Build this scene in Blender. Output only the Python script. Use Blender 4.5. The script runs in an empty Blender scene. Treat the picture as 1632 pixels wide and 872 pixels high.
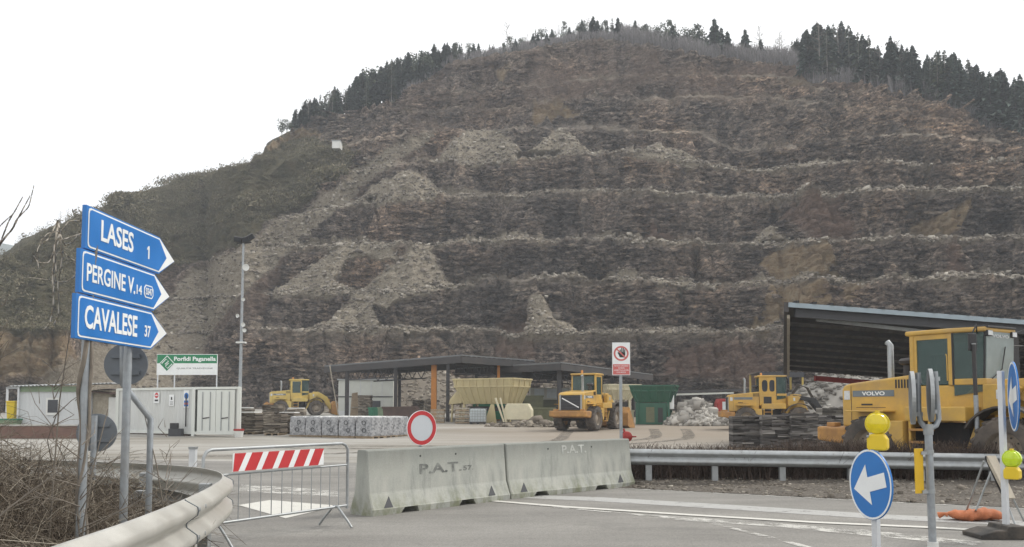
import bpy, bmesh, math, random
import numpy as np
from mathutils import Vector, Matrix

random.seed(7)
rng = np.random.default_rng(7)
S = bpy.context.scene
COL = S.collection
R = math.radians

# ------------------------------------------------------------------ camera
FPX, CPX, CPY, HORIZ, CAMH = 1400.0, 816.0, 560.0, 652.0, 1.5
TH = math.atan((HORIZ - CPY) / FPX)
cam_d = bpy.data.cameras.new('camera')
cam = bpy.data.objects.new('camera', cam_d); COL.objects.link(cam)
cam.location = (0, 0, CAMH)
cam.rotation_euler = (math.pi / 2 + TH, 0, 0)
cam_d.sensor_width = 36.0
cam_d.lens = 36.0 * FPX / 1632.0
cam_d.shift_y = (CPY - 436.0) / 1632.0
cam_d.clip_end = 6000
S.camera = cam

# ------------------------------------------------------------------ sky, sun, exposure
SUN_EL, SUN_AZ = 44.0, 62.0          # azimuth measured from +Y towards +X
w = bpy.data.worlds.new("World"); S.world = w; w.use_nodes = True
nt = w.node_tree; nt.nodes.clear()
sky = nt.nodes.new('ShaderNodeTexSky'); sky.sky_type = 'NISHITA'; sky.sun_disc = False
sky.sun_elevation = R(SUN_EL); sky.sun_rotation = R(SUN_AZ); sky.air_density = 1.0; sky.dust_density = 3.0
hs = nt.nodes.new('ShaderNodeHueSaturation'); hs.inputs['Saturation'].default_value = 0.3
mx = nt.nodes.new('ShaderNodeMix'); mx.data_type = 'RGBA'; mx.inputs[0].default_value = 0.86
mx.inputs[7].default_value = (12.6, 12.5, 12.4, 1)       # white overcast
bg = nt.nodes.new('ShaderNodeBackground'); bg.inputs[1].default_value = 0.1
ow = nt.nodes.new('ShaderNodeOutputWorld')
nt.links.new(sky.outputs[0], hs.inputs['Color']); nt.links.new(hs.outputs[0], mx.inputs[6])
nt.links.new(mx.outputs[2], bg.inputs[0]); nt.links.new(bg.outputs[0], ow.inputs[0])
sd = bpy.data.lights.new('sun', 'SUN'); sd.energy = 2.1; sd.angle = R(10); sd.color = (1, .95, .87)
so = bpy.data.objects.new('sun', sd); COL.objects.link(so)
sdir = Vector((math.sin(R(SUN_AZ)) * math.cos(R(SUN_EL)), math.cos(R(SUN_AZ)) * math.cos(R(SUN_EL)), math.sin(R(SUN_EL))))
so.rotation_euler = sdir.to_track_quat('Z', 'Y').to_euler()
so.location = (0, 0, 60)
S.view_settings.view_transform = 'Standard'; S.view_settings.look = 'None'
S.view_settings.exposure = 0.22; S.view_settings.gamma = 1.0
try: S.view_settings.use_curve_mapping = False
except Exception: pass
S.render.engine = 'CYCLES'
S.cycles.max_bounces = 6; S.cycles.volume_bounces = 1; S.cycles.transparent_max_bounces = 12

# ------------------------------------------------------------------ pixel <-> world
ct, st = math.cos(TH), math.sin(TH)
def ray(px, py):
    xc = (px - CPX) / FPX; yc = (CPY - py) / FPX
    k = ct - st * yc
    return xc / k, (st + ct * yc) / k          # X per Y, (Z-CAMH) per Y
def P(px, py, Y):
    t, e = ray(px, py); return Vector((t * Y, Y, CAMH + e * Y))
def G(px, py, z=0.0):
    t, e = ray(px, py); Y = (z - CAMH) / e; return Vector((t * Y, Y, z))
def yard_z(Y): return 0.0 if Y < 45 else 0.021 * (min(Y, 170) - 45)
def GX(px, Y):                                   # a spot on the yard at depth Y, below picture column px
    return Vector(((px - CPX) / FPX * Y * 1.002, Y, yard_z(Y)))

# ------------------------------------------------------------------ numpy noise
def _h(ix, iy, iz, s):
    n = (ix.astype(np.uint32) * np.uint32(374761393) + iy.astype(np.uint32) * np.uint32(668265263)
         + iz.astype(np.uint32) * np.uint32(2246822519) + np.uint32(s * 3266489917 & 0xffffffff))
    n = (n ^ (n >> np.uint32(13))) * np.uint32(1274126177)
    n = n ^ (n >> np.uint32(16))
    return (n & np.uint32(0xffffff)).astype(np.float64) / 0xffffff
def vnoise(x, y, z, s=0):
    xi = np.floor(x).astype(np.int64); yi = np.floor(y).astype(np.int64); zi = np.floor(z).astype(np.int64)
    u = x - xi; v = y - yi; q = z - zi
    u = u * u * (3 - 2 * u); v = v * v * (3 - 2 * v); q = q * q * (3 - 2 * q)
    def c(a, b, d): return _h(xi + a, yi + b, zi + d, s)
    return ((c(0,0,0)*(1-u)+c(1,0,0)*u)*(1-v)+(c(0,1,0)*(1-u)+c(1,1,0)*u)*v)*(1-q) + \
           ((c(0,0,1)*(1-u)+c(1,0,1)*u)*(1-v)+(c(0,1,1)*(1-u)+c(1,1,1)*u)*v)*q
def fbm(x, y, z, oct=4, s=0, g=.5):
    a = 1.0; t = 0; n = 0
    for k in range(oct):
        t = t + a * (vnoise(x, y, z, s + k) - .5); n += a; a *= g; x = x*2.03; y = y*2.03; z = z*2.03
    return t / n * 2

# ------------------------------------------------------------------ materials
MATS = {}
def nodes_of(name):
    m = bpy.data.materials.new(name); m.use_nodes = True
    n = m.node_tree.nodes; b = n['Principled BSDF']
    return m, m.node_tree, b
def ramp(nt, src, stops):
    r = nt.nodes.new('ShaderNodeValToRGB'); e = r.color_ramp.elements
    while len(e) > 1: e.remove(e[0])
    e[0].position = stops[0][0]; e[0].color = (*stops[0][1], 1)
    for p, c in stops[1:]:
        k = e.new(p); k.color = (*c, 1)
    nt.links.new(src, r.inputs[0]); return r.outputs[0]
def noise(nt, vec, scale, detail=4, rough=.55, dist=0):
    n = nt.nodes.new('ShaderNodeTexNoise'); n.inputs['Scale'].default_value = scale
    n.inputs['Detail'].default_value = detail; n.inputs['Roughness'].default_value = rough
    n.inputs['Distortion'].default_value = dist
    if vec is not None: nt.links.new(vec, n.inputs['Vector'])
    return n.outputs['Fac']
def vor(nt, vec, scale, out='Color', feature='F1'):
    n = nt.nodes.new('ShaderNodeTexVoronoi'); n.inputs['Scale'].default_value = scale; n.feature = feature
    if vec is not None: nt.links.new(vec, n.inputs['Vector'])
    return n.outputs[out]
def mapping(nt, vec, sc, rot=(0,0,0)):
    m = nt.nodes.new('ShaderNodeMapping'); m.inputs['Scale'].default_value = sc; m.inputs['Rotation'].default_value = rot
    nt.links.new(vec, m.inputs['Vector']); return m.outputs[0]
def mixc(nt, fac, a, b, mode='MIX'):
    m = nt.nodes.new('ShaderNodeMix'); m.data_type = 'RGBA'; m.blend_type = mode
    for k, v in ((0, fac), (6, a), (7, b)):
        if isinstance(v, (int, float)): m.inputs[k].default_value = v
        elif isinstance(v, tuple): m.inputs[k].default_value = (*v, 1)
        else: nt.links.new(v, m.inputs[k])
    return m.outputs[2]
def math_(nt, op, a, b=None, clamp=False):
    m = nt.nodes.new('ShaderNodeMath'); m.operation = op; m.use_clamp = clamp
    for k, v in ((0, a), (1, b)):
        if v is None: continue
        if isinstance(v, (int, float)): m.inputs[k].default_value = v
        else: nt.links.new(v, m.inputs[k])
    return m.outputs[0]
def bump(nt, b, h, strength, dist):
    k = nt.nodes.new('ShaderNodeBump'); k.inputs['Strength'].default_value = strength; k.inputs['Distance'].default_value = dist
    nt.links.new(h, k.inputs['Height']); nt.links.new(k.outputs[0], b.inputs['Normal'])
def coord(nt, which='Object'):
    t = nt.nodes.new('ShaderNodeTexCoord'); return t.outputs[which]
def wpos(nt):
    return nt.nodes.new('ShaderNodeNewGeometry').outputs['Position']
def mat(name, col, rough=.6, metal=0, var=.18, scale=6, dirt=None, dirt_amt=.45, bmp=0, bscale=30, streak=False, spec=None):
    """paint / metal / cloth with blotchy variation, and dirt patches of a second colour"""
    m, nt, b = nodes_of(name)
    c = coord(nt); v = mapping(nt, c, (1, 1, .25)) if streak else c
    n = noise(nt, v, scale, 6, .6)
    lo = tuple(x * (1 - var) for x in col); hi = tuple(min(1, x * (1 + var)) for x in col)
    k = ramp(nt, n, [(.3, lo), (.7, hi)])
    if dirt:
        d = noise(nt, v, scale * .45, 8, .68)
        f = ramp(nt, d, [(.5 - .12, (0,0,0)), (.5 + .22, (dirt_amt,)*3)])
        k = mixc(nt, f, k, dirt)
    nt.links.new(k, b.inputs['Base Color'])
    r = ramp(nt, n, [(.3, (max(0, rough-.1),)*3), (.7, (min(1, rough+.1),)*3)])
    nt.links.new(r, b.inputs['Roughness'])
    b.inputs['Metallic'].default_value = metal
    if spec is not None: b.inputs['Specular IOR Level'].default_value = spec
    if bmp: bump(nt, b, noise(nt, c, bscale, 4, .6), bmp, .01)
    MATS[name] = m; return m
M = MATS
mat('yellow_paint', (.57,.35,.06), .5, 0, .14, 2.2, (.30,.21,.12), .65)
mat('pale_yellow_paint', (.60, .45, .12), .5, 0, .12, 2.5, (.32, .24, .12), .5)
mat('rusty_yellow', (.42, .22, .06), .65, 0, .25, 4, (.20, .10, .05), .7)
mat('black_rubber', (.035, .033, .031), .85, 0, .25, 8, (.16, .13, .10), .6, .4, 40)
mat('tyre_rubber', (.06, .055, .05), .9, 0, .25, 5, (.19, .155, .125), .75, .4, 40)
mat('dusty_rim', (.30, .255, .20), .8, 0, .2, 6, (.19, .155, .125), .6)
mat('dark_steel', (.035, .036, .04), .6, .2, .25, 5, (.12, .09, .07), .35)
mat('black_paint', (.02, .02, .022), .5, 0, .2, 6)
mat('charcoal', (.05, .052, .058), .6, 0, .2, 6)
mat('grey_blue_stripe', (.14, .17, .19), .5, 0, .15, 5)
mat('galvanised', (.36, .38, .39), .48, .55, .16, 9, (.25, .25, .23), .4)
mat('galv_pole', (.33, .36, .385), .5, .4, .18, 12, (.22, .2, .17), .45)
mat('rail_inner', (.42, .43, .42), .5, .35, .14, 5, (.30, .27, .22), .45)
mat('rail_cream', (.55,.545,.51), .42, .35, .12, 2, (.30,.275,.23), .65, streak=True)
mat('sign_blue', (.02,.17,.50), .4, 0, .09, 3)
mat('sign_white', (.78, .80, .80), .45, 0, .05, 5)
mat('sign_grey_face', (.55, .58, .61), .4, 0, .04, 3)
mat('sign_red', (.50, .03, .035), .45, 0, .1, 5)
mat('faded_red', (.55, .14, .13), .5, 0, .1, 5)
mat('sign_back', (.17, .19, .21), .5, .3, .15, 4, (.1, .1, .1), .4)
mat('ink', (.03, .03, .03), .7, 0, .1, 5)
mat('stencil_ink', (.10,.105,.10), .9, 0, .5, 14, (.33,.34,.315), .95)
mat('stencil_white', (.50,.51,.48), .9, 0, .3, 14, (.30,.31,.29), .95)
mat('reflector_yellow', (.70, .43, .015), .4, 0, .08, 5)
mat('lamp_box_yellow', (.70, .50, .02), .4, 0, .06, 5)
mat('white_post', (.58, .60, .62), .5, .1, .06, 6)
mat('white_paint', (.66, .67, .65), .5, 0, .06, 3, (.45, .43, .38), .3)
mat('container_white', (.60, .62, .61), .5, 0, .06, 1.2, (.42, .41, .36), .4, streak=True)
mat('container_end_lit', (.68, .71, .68), .5, 0, .06, 1.2, (.50, .50, .42), .4, streak=True)  # lit copy of the container white: brightness of the sunward end put into the paint
mat('cabin_grey', (.56,.58,.59), .55, 0, .06, 1.5, (.42,.43,.42), .4, streak=True)
mat('roof_metal', (.32, .34, .35), .5, .3, .15, 2, (.2, .18, .15), .4)
mat('shed_roof_dark', (.045, .045, .047), .7, .1, .25, 1.5, (.10, .08, .07), .4)
mat('roof_edge_light', (.28,.34,.38), .5, .2, .12, 2); mat('roof_edge_dull', (.15,.155,.16), .6, .1, .2, 2)
mat('corrugated_dark', (.10,.096,.09), .7, .1, .25, 1.5, (.18,.16,.15), .4)
mat('orange_paint', (.58, .22, .03), .55, 0, .12, 2, (.3, .15, .06), .5)
mat('panel_white', (.52, .54, .50), .55, 0, .06, 1.5, (.38, .38, .33), .4)
mat('hopper_beige', (.50, .43, .24), .6, 0, .12, 2, (.34, .27, .16), .55, streak=True)
mat('cream_paint', (.62, .58, .42), .6, 0, .1, 2, (.4, .34, .24), .4)
mat('hopper_green', (.012,.095,.055), .5, 0, .2, 2, (.05,.09,.065), .55, streak=True)
mat('bin_green', (.03, .18, .10), .5, 0, .15, 3)
mat('pale_green', (.20, .27, .17), .6, 0, .15, 3, (.12, .14, .1), .4)
mat('olive_box', (.14, .15, .085), .7, 0, .2, 3, (.08, .08, .05), .5)
mat('rust_brown', (.075, .05, .042), .8, 0, .25, 3, (.13, .08, .06), .4)
mat('wood', (.36, .28, .19), .8, 0, .2, 8, (.22, .17, .12), .5)
mat('grey_wood', (.40, .36, .29), .8, 0, .2, 8, (.22, .18, .13), .5)
mat('ibc_plastic', (.56, .62, .64), .35, 0, .08, 4)
mat('red_paint', (.30, .025, .02), .5, 0, .2, 5)
mat('sandbag', (.47, .16, .07), .9, 0, .2, 8, (.30, .12, .07), .5, .8, 60)
mat('logo_green', (.015, .20, .085), .45, 0, .05, 4)
mat('bark_grey', (.20, .175, .145), .9, 0, .3, 10, (.11, .09, .07), .5, .5, 30)
mat('vine_pale', (.42, .38, .32), .9, 0, .2, 8)
mat('trunk_pale', (.24, .22, .20), .9, 0, .25, 1)
mat('trunk_dark', (.08, .07, .06), .9, 0, .25, 1)
mat('brown_wall', (.16, .09, .07), .8, 0, .2, 2, (.22, .17, .14), .4)
mat('kerb_stone', (.42, .41, .38), .85, 0, .15, 5, (.25, .24, .2), .45, .5, 40)

def glass(name, tint, rough=.04):
    m, nt, b = nodes_of(name)
    n = noise(nt, coord(nt), 3, 5)
    nt.links.new(ramp(nt, n, [(.3, tuple(x*.8 for x in tint)), (.7, tint)]), b.inputs['Base Color'])
    b.inputs['Roughness'].default_value = rough; b.inputs['IOR'].default_value = 1.5
    tr = nt.nodes.new('ShaderNodeBsdfTransparent'); tr.inputs[0].default_value = (.55, .66, .64, 1)
    ms = nt.nodes.new('ShaderNodeMixShader'); ms.inputs[0].default_value = .55
    nt.links.new(b.outputs[0], ms.inputs[2]); nt.links.new(tr.outputs[0], ms.inputs[1])
    nt.links.new(ms.outputs[0], nt.nodes['Material Output'].inputs[0]); MATS[name] = m
glass('cab_glass', (.09,.145,.135), .08)
glass('windscreen_sky_glass', (.50,.57,.57), .2)  # pale base colour stands in for the sky reflected in the windscreen
mat('dark_window', (.03, .033, .04), .12, 0, .2, 3)
def lens(name, col):
    m, nt, b = nodes_of(name)
    n = noise(nt, coord(nt), 20, 3)
    nt.links.new(ramp(nt, n, [(.3, tuple(x*.85 for x in col)), (.7, col)]), b.inputs['Base Color'])
    b.inputs['Roughness'].default_value = .15; b.inputs['Subsurface Weight'].default_value = .25
    b.inputs['Subsurface Radius'].default_value = (.03, .03, .01); b.inputs['Coat Weight'].default_value = .4
    MATS[name] = m
lens('amber_lens', (.75, .60, .01)); lens('lime_lens', (.55, .72, .02)); lens('lamp_clear', (.62, .64, .64)); lens('beacon_orange', (.6, .25, .03))
# ------------------------------------------------------------------ mesh builder
class MB:
    def __init__(s): s.v = []; s.f = []
    def add(s, vs, fs):
        o = len(s.v); s.v += [tuple(p) for p in vs]; s.f += [tuple(i + o for i in f) for f in fs]; return s
    def hexa(s, p):                       # 4 bottom (ccw from above) + 4 top
        return s.add(p, [(3,2,1,0),(4,5,6,7),(0,1,5,4),(1,2,6,5),(2,3,7,6),(3,0,4,7)])
    def box(s, x0, x1, y0, y1, z0, z1):
        return s.hexa([(x0,y0,z0),(x1,y0,z0),(x1,y1,z0),(x0,y1,z0),(x0,y0,z1),(x1,y0,z1),(x1,y1,z1),(x0,y1,z1)])
    def obox(s, c, sx, sy, sz, M3=None):
        c = Vector(c); p = []
        for z in (-1, 1):
            for x, y in ((-1,-1),(1,-1),(1,1),(-1,1)):
                q = Vector((x*sx/2, y*sy/2, z*sz/2)); p.append(c + (M3 @ q if M3 else q))
        return s.hexa(p)
    def prism(s, poly, fn, a, b):         # poly 2-D (ccw), fn(u,v,w) -> xyz, from w=a to w=b
        n = len(poly)
        vs = [fn(u, v, a) for u, v in poly] + [fn(u, v, b) for u, v in poly]
        fs = [tuple(range(n-1, -1, -1)), tuple(range(n, 2*n))] + [(i, (i+1) % n, n + (i+1) % n, n + i) for i in range(n)]
        return s.add(vs, fs)
    def prism_xz(s, poly, y0, y1): return s.prism(poly, lambda u, v, w: (u, w, v), y1, y0)
    def prism_xy(s, poly, z0, z1): return s.prism(poly, lambda u, v, w: (u, v, w), z0, z1)
    def tube(s, pts, r, n=8, caps=True):
        pts = [Vector(p) for p in pts]; m = len(pts)
        rr = list(r) if isinstance(r, (list, tuple)) else [r] * m
        up = None; vs = []; fs = []
        for i, p in enumerate(pts):
            d = (pts[min(i+1, m-1)] - pts[max(i-1, 0)]).normalized()
            if up is None:
                up = Vector((0,0,1)) if abs(d.z) < .9 else Vector((1,0,0))
            a = (up - d * up.dot(d)).normalized(); b = d.cross(a); up = a
            for k in range(n):
                t = 2*math.pi*k/n; vs.append(p + (a*math.cos(t) + b*math.sin(t)) * rr[i])
        for i in range(m-1):
            for k in range(n):
                fs.append((i*n+k, i*n+(k+1) % n, (i+1)*n+(k+1) % n, (i+1)*n+k))
        if caps: fs += [tuple(range(n-1, -1, -1)), tuple((m-1)*n + k for k in range(n))]
        return s.add(vs, fs)
    def lathe(s, prof, c, ax, n=24):      # prof [(radius, along axis)]
        c = Vector(c); ax = Vector(ax).normalized()
        u = Vector((0,0,1)) if abs(ax.z) < .9 else Vector((1,0,0))
        a = (u - ax*u.dot(ax)).normalized(); b = ax.cross(a); vs = []; fs = []
        for r, h in prof:
            for k in range(n):
                t = 2*math.pi*k/n; vs.append(c + ax*h + (a*math.cos(t) + b*math.sin(t)) * max(r, 1e-4))
        for i in range(len(prof)-1):
            for k in range(n): fs.append((i*n+k, i*n+(k+1) % n, (i+1)*n+(k+1) % n, (i+1)*n+k))
        return s.add(vs, fs)
    def build(s, name, m, parent=None, smooth=0, bevel=0, solid=0):
        me = bpy.data.meshes.new(name); me.from_pydata(s.v, [], s.f); me.update()
        bm = bmesh.new(); bm.from_mesh(me); bmesh.ops.recalc_face_normals(bm, faces=bm.faces); bm.to_mesh(me); bm.free()
        return link(name, me, m, parent, smooth, bevel, solid)
def link(name, me, m, parent=None, smooth=0, bevel=0, solid=0):
    o = bpy.data.objects.new(name, me); COL.objects.link(o)
    if m is not None: me.materials.append(M[m] if isinstance(m, str) else m)
    if parent is not None: o.parent = parent
    if smooth:
        me.shade_smooth(); me.set_sharp_from_angle(angle=R(smooth))
    if solid:
        k = o.modifiers.new('solid', 'SOLIDIFY'); k.thickness = solid; k.offset = 0
    if bevel:
        k = o.modifiers.new('bevel', 'BEVEL'); k.width = bevel; k.segments = 2; k.limit_method = 'ANGLE'; k.angle_limit = R(35)
    return o
def raw(name, v, f, m, parent=None, smooth=0):   # numpy verts, faces all same length
    me = bpy.data.meshes.new(name); v = np.asarray(v, np.float32); f = np.asarray(f, np.int32); k = f.shape[1]
    me.vertices.add(len(v)); me.vertices.foreach_set('co', v.ravel())
    me.loops.add(f.size); me.loops.foreach_set('vertex_index', f.ravel())
    me.polygons.add(len(f)); me.polygons.foreach_set('loop_start', np.arange(0, f.size, k, dtype=np.int32))
    me.polygons.foreach_set('loop_total', np.full(len(f), k, np.int32))
    me.update(calc_edges=True); me.validate()
    o = bpy.data.objects.new(name, me); COL.objects.link(o)
    if m is not None: me.materials.append(M[m] if isinstance(m, str) else m)
    if parent is not None: o.parent = parent
    if smooth: me.shade_smooth()
    return o
def thing(name, label, cat, loc=(0,0,0), rotz=0, group=None):
    o = bpy.data.objects.new(name, None); COL.objects.link(o); o.empty_display_size = .2
    o.location = loc; o.rotation_euler = (0, 0, rotz); return tag(o, label, cat, group)
def tag(o, label, cat, group=None, kind=None):
    o['label'] = label; o['category'] = cat
    if group: o['group'] = group
    if kind: o['kind'] = kind
    return o
def struct(o, label, cat):
    o['kind'] = 'structure'; return tag(o, label, cat)
def dup(root, loc, rotz, label, group=None, scale=1):
    r = root.copy(); COL.objects.link(r); r.location = loc; r.rotation_euler = (0, 0, rotz); r['label'] = label
    r.scale = (scale,)*3 if isinstance(scale, (int, float)) else scale
    if group: r['group'] = group
    for ch in root.children:
        c = ch.copy(); COL.objects.link(c); c.parent = r
        for g in ch.children:
            d = g.copy(); COL.objects.link(d); d.parent = c
    return r
def text(name, s, o, r, u, w, h, m, parent, bold=.0, depth=.003, spacing=1.0):
    """lettering fitted in a w x h box whose lower left corner is o, along r (right) and u (up)"""
    cu = bpy.data.curves.new('lettering', 'FONT'); cu.body = s; cu.size = 1; cu.offset = bold; cu.extrude = .5; cu.space_character = spacing
    cu.resolution_u = 3
    t = bpy.data.objects.new('lettering', cu)
    me = bpy.data.meshes.new_from_object(t); bpy.data.objects.remove(t); bpy.data.curves.remove(cu)
    n = len(me.vertices); co = np.empty(n*3, np.float32); me.vertices.foreach_get('co', co); co = co.reshape(-1, 3)
    mn = co.min(0); mx_ = co.max(0); co = (co - mn) / (mx_ - mn)
    o = np.array(o); r = np.array(Vector(r).normalized()); u = np.array(Vector(u).normalized()); nn = np.cross(r, u)
    out = o + co[:, :1]*w*r + co[:, 1:2]*h*u + (co[:, 2:3])*depth*nn
    me.vertices.foreach_set('co', out.astype(np.float32).ravel()); me.update(); me.name = name
    me.materials.clear()
    return link(name, me, m, parent)
def plate(poly, o, r, u, n, t0, t1):       # flat polygon in the plane (o,r,u), from t0 to t1 along n
    mb = MB(); o = Vector(o); r = Vector(r); u = Vector(u); n = Vector(n)
    return mb.prism(poly, lambda a, b, w: o + r*a + u*b + n*w, t0, t1)
def circ(r, n=36, cx=0, cy=0, sx=1): return [(cx + sx*r*math.cos(2*math.pi*k/n), cy + r*math.sin(2*math.pi*k/n)) for k in range(n)]
def ring(r0, r1, o, r, u, n, t0, t1, seg=40):
    mb = MB(); o = Vector(o); r = Vector(r); u = Vector(u); n = Vector(n); vs = []; fs = []
    for k in range(seg):
        a = 2*math.pi*k/seg; d = r*math.cos(a) + u*math.sin(a)
        vs += [o+d*r0+n*t0, o+d*r1+n*t0, o+d*r1+n*t1, o+d*r0+n*t1]
    for k in range(seg):
        a = k*4; b = ((k+1) % seg)*4
        for i in range(4): fs.append((a+i, a+(i+1) % 4, b+(i+1) % 4, b+i))
    return mb.add(vs, fs)
def stems(lines, n=3):
    """many thin tapering stems at once: lines = [(points, r0, r1)]"""
    vs = []; fs = []; o = 0
    for pts, r0, r1 in lines:
        m = len(pts); pts = np.asarray(pts, float)
        d = np.gradient(pts, axis=0); d /= np.linalg.norm(d, axis=1)[:, None] + 1e-9
        up = np.where(np.abs(d[:, 2:3]) < .85, [[0,0,1.]], [[1.,0,0]])
        a = np.cross(d, up); a /= np.linalg.norm(a, axis=1)[:, None] + 1e-9; b = np.cross(d, a)
        rr = np.linspace(r0, r1, m)[:, None]
        for k in range(n):
            t = 2*math.pi*k/n; vs.append(pts + (a*math.cos(t) + b*math.sin(t))*rr)
        i = np.arange(m-1)
        for k in range(n):
            k2 = (k+1) % n
            fs.append(np.stack([o+k*m+i, o+k2*m+i, o+k2*m+i+1, o+k*m+i+1], 1))
        o += n*m
    return np.concatenate(vs), np.concatenate(fs)
def inpoly(x, y, poly):
    x = np.asarray(x); y = np.asarray(y); r = np.zeros(x.shape, bool); n = len(poly); j = n-1
    for i in range(n):
        xi, yi = poly[i]; xj, yj = poly[j]
        c = ((yi > y) != (yj > y)) & (x < (xj-xi)*(y-yi)/((yj-yi) if yj != yi else 1e-9)+xi)
        r ^= c; j = i
    return r
# ================================================================== THE QUARRY HILL
LINES = [  # bench crests from the foot upward
 [(-330,520),(0,522),(60,523),(105,528),(200,540),(300,531),(410,525),(500,527),(600,523),(680,524),(800,528),(900,527),(1000,530),(1100,528),(1250,524),(1632,520),(1960,520)],
 [(-330,490),(0,490),(100,487),(200,478),(300,476),(410,471),(432,468),(517,465),(559,472),(655,465),(707,456),(786,446),(841,448),(929,440),(998,448),(1084,455),(1170,455),(1238,451),(1289,446),(1375,449),(1490,445),(1632,442),(1960,440)],
 [(-330,470),(0,462),(100,450),(200,425),(300,410),(400,402),(466,393),(600,391),(700,393),(741,388),(817,383),(974,383),(1032,384),(1101,388),(1153,390),(1238,388),(1325,384),(1393,379),(1447,378),(1476,381),(1632,379),(1960,375)],
 [(-330,450),(0,440),(100,420),(200,385),(300,365),(400,355),(500,340),(552,327),(593,324),(628,317),(690,319),(724,314),(827,309),(896,307),(998,305),(1101,309),(1170,314),(1273,307),(1375,306),(1461,304),(1632,302),(1960,300)],
 [(-330,430),(0,425),(100,395),(200,350),(300,330),(400,310),(500,285),(600,270),(674,257),(743,263),(824,253),(898,248),(1020,244),(1054,252),(1116,260),(1174,274),(1271,266),(1368,262),(1480,266),(1620,256),(1960,262)],
 [(-330,420),(0,415),(100,378),(200,333),(300,305),(400,283),(500,245),(600,222),(677,209),(788,211),(935,207),(1000,206),(1116,214),(1174,241),(1271,241),(1330,226),(1426,214),(1577,222),(1632,240),(1960,262)],
 [(-330,414),(0,409),(100,371),(200,328),(300,297),(400,272),(480,230),(560,205),(648,175),(780,172),(898,160),(1031,159),(1093,157),(1213,154),(1271,159),(1349,167),(1418,175),(1503,190),(1573,216),(1632,228),(1960,256)],
 [(-330,408),(0,404),(100,366),(200,323),(300,293),(400,267),(440,238),(520,202),(600,178),(677,147),(810,141),(876,136),(1000,125),(1100,122),(1194,121),(1263,124),(1310,144),(1387,148),(1465,160),(1573,213),(1632,224),(1960,252)],
 [(-330,402),(0,399),(30,395),(80,367),(132,350),(200,318),(261,306),(281,290),(341,278),(401,262),(417,253),(425,232),(453,216),(473,206),(521,194),(600,172),(626,165),(655,141),(714,101),(751,93),(861,77),(935,62),(990,62),(1010,70),(1128,94),(1263,103),(1287,128),(1387,139),(1465,154),(1573,208),(1632,219),(1960,246)],
]
NL = len(LINES)
px = np.arange(-330, 1960.1, 1.6); C = len(px)
def interp(tab, x): a = np.array(tab, float); return np.interp(x, a[:, 0], a[:, 1])
Ly = [interp(L, px) for L in LINES]
rg = np.clip((px - 250) / 250, 0, 1)                        # ragged only in the quarry
for i in range(NL):
    amp = 3.2 if i < NL-1 else 1.3
    Ly[i] = Ly[i] + rg * (amp*2*fbm(px/46., px*0, px*0, 4, 40+i, .6) + 1.2*(vnoise(px/7., px*0, px*0, 60+i)-.5)*2)
    fac = np.interp(px, [-160, 34], [.25, 1]); Ly[i] = Ly[0] - (Ly[0]-Ly[i])*fac if i else Ly[i]
    if i: Ly[i] = np.minimum(Ly[i], Ly[i-1] - 3.0)
def el(pxa, pya):
    xc = (pxa - CPX)/FPX; yc = (CPY - pya)/FPX; k = ct - st*yc
    return xc/k, (st + ct*yc)/k
NF, NB = 40, 6
Y0 = interp([(-330,92),(100,96),(260,112),(420,118),(700,113),(1000,110),(1300,98),(1640,84),(1960,80)], px)
Y0 = Y0 + 3*fbm(px/80., px*0, px*0, 3, 5)
Z0 = np.array([yard_z(v) - .3 for v in Y0])
rows_x, rows_y, rows_z, kind, frac, lev = [], [], [], [], [], []
t0, _ = el(px, np.full(C, 640.))
toeX, toeY, toeZ = t0*Y0, Y0.copy(), Z0.copy()
wprev = np.zeros(C)
for i in range(NL):
    t, e = el(px, Ly[i])
    left = interp([(-330,0),(330,0),(470,1),(1960,1)], px)
    if i == 0: left = interp([(-330,1),(95,1),(140,0),(330,0),(450,1),(1960,1)], px)
    if i >= 6: left = left * interp([(-330,0),(640,0),(760,.7),(1200,.8),(1380,.4),(1960,.2)], px)
    tanq = interp([(0,2.8),(400,2.8),(1200,2.9),(1960,2.6)], px) * (1 + .3*fbm(px/60., px*0+i, px*0, 3, 80+i))
    if i >= 5: tanq = tanq * .7
    tans = .70 + .06*fbm(px/90., px*0, px*0, 2, 9)
    if i == NL-1: tans = tans + interp([(405,0),(418,1.6),(432,1.6),(450,0)], px)
    ta = tans*(1-left) + tanq*left
    ta = np.maximum(ta, e + .16)
    Y = (toeZ - ta*toeY - CAMH)/(e - ta)
    Y = np.maximum(Y, toeY + .25)
    X = t*Y; Z = CAMH + e*Y
    for k in range(NF):
        f = k/NF
        fx = f; 
        rows_x.append(toeX + (X-toeX)*fx); rows_y.append(toeY + (Y-toeY)*fx); rows_z.append(toeZ + (Z-toeZ)*f)
        kind.append(0); frac.append(f); lev.append(i)
    wd = left * (5.6 + 2.0*fbm(px/70., px*0, px*0, 3, 120+i)) * (1 if i < 6 else .6)
    if i == NL-1: wd = wd*0
    vis = np.clip(2.6 + 9*fbm(px/45., px*0, px*0, 4, 140+i, .6), 1.3, 9.5) * (1 if i < 4 else .8 if i < 6 else .5) * left / FPX * Y
    if i == NL-1: vis = vis*0
    rise = e*wd + vis                       # rubble banked up on the bench
    for k in range(NB):
        g = k/NB
        rows_x.append(X + t*wd*g); rows_y.append(Y + wd*g); rows_z.append(Z + rise*g); kind.append(1); frac.append(g); lev.append(i)
    toeX, toeY, toeZ = X + t*wd, Y + wd, Z + rise
    if i == 0: W = [wd]
    else: W.append(wd)
RIM_Y, RIM_X, RIM_Z = toeY.copy(), toeX.copy(), toeZ.copy()
RIM_E = (RIM_Z - CAMH)/RIM_Y
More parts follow.
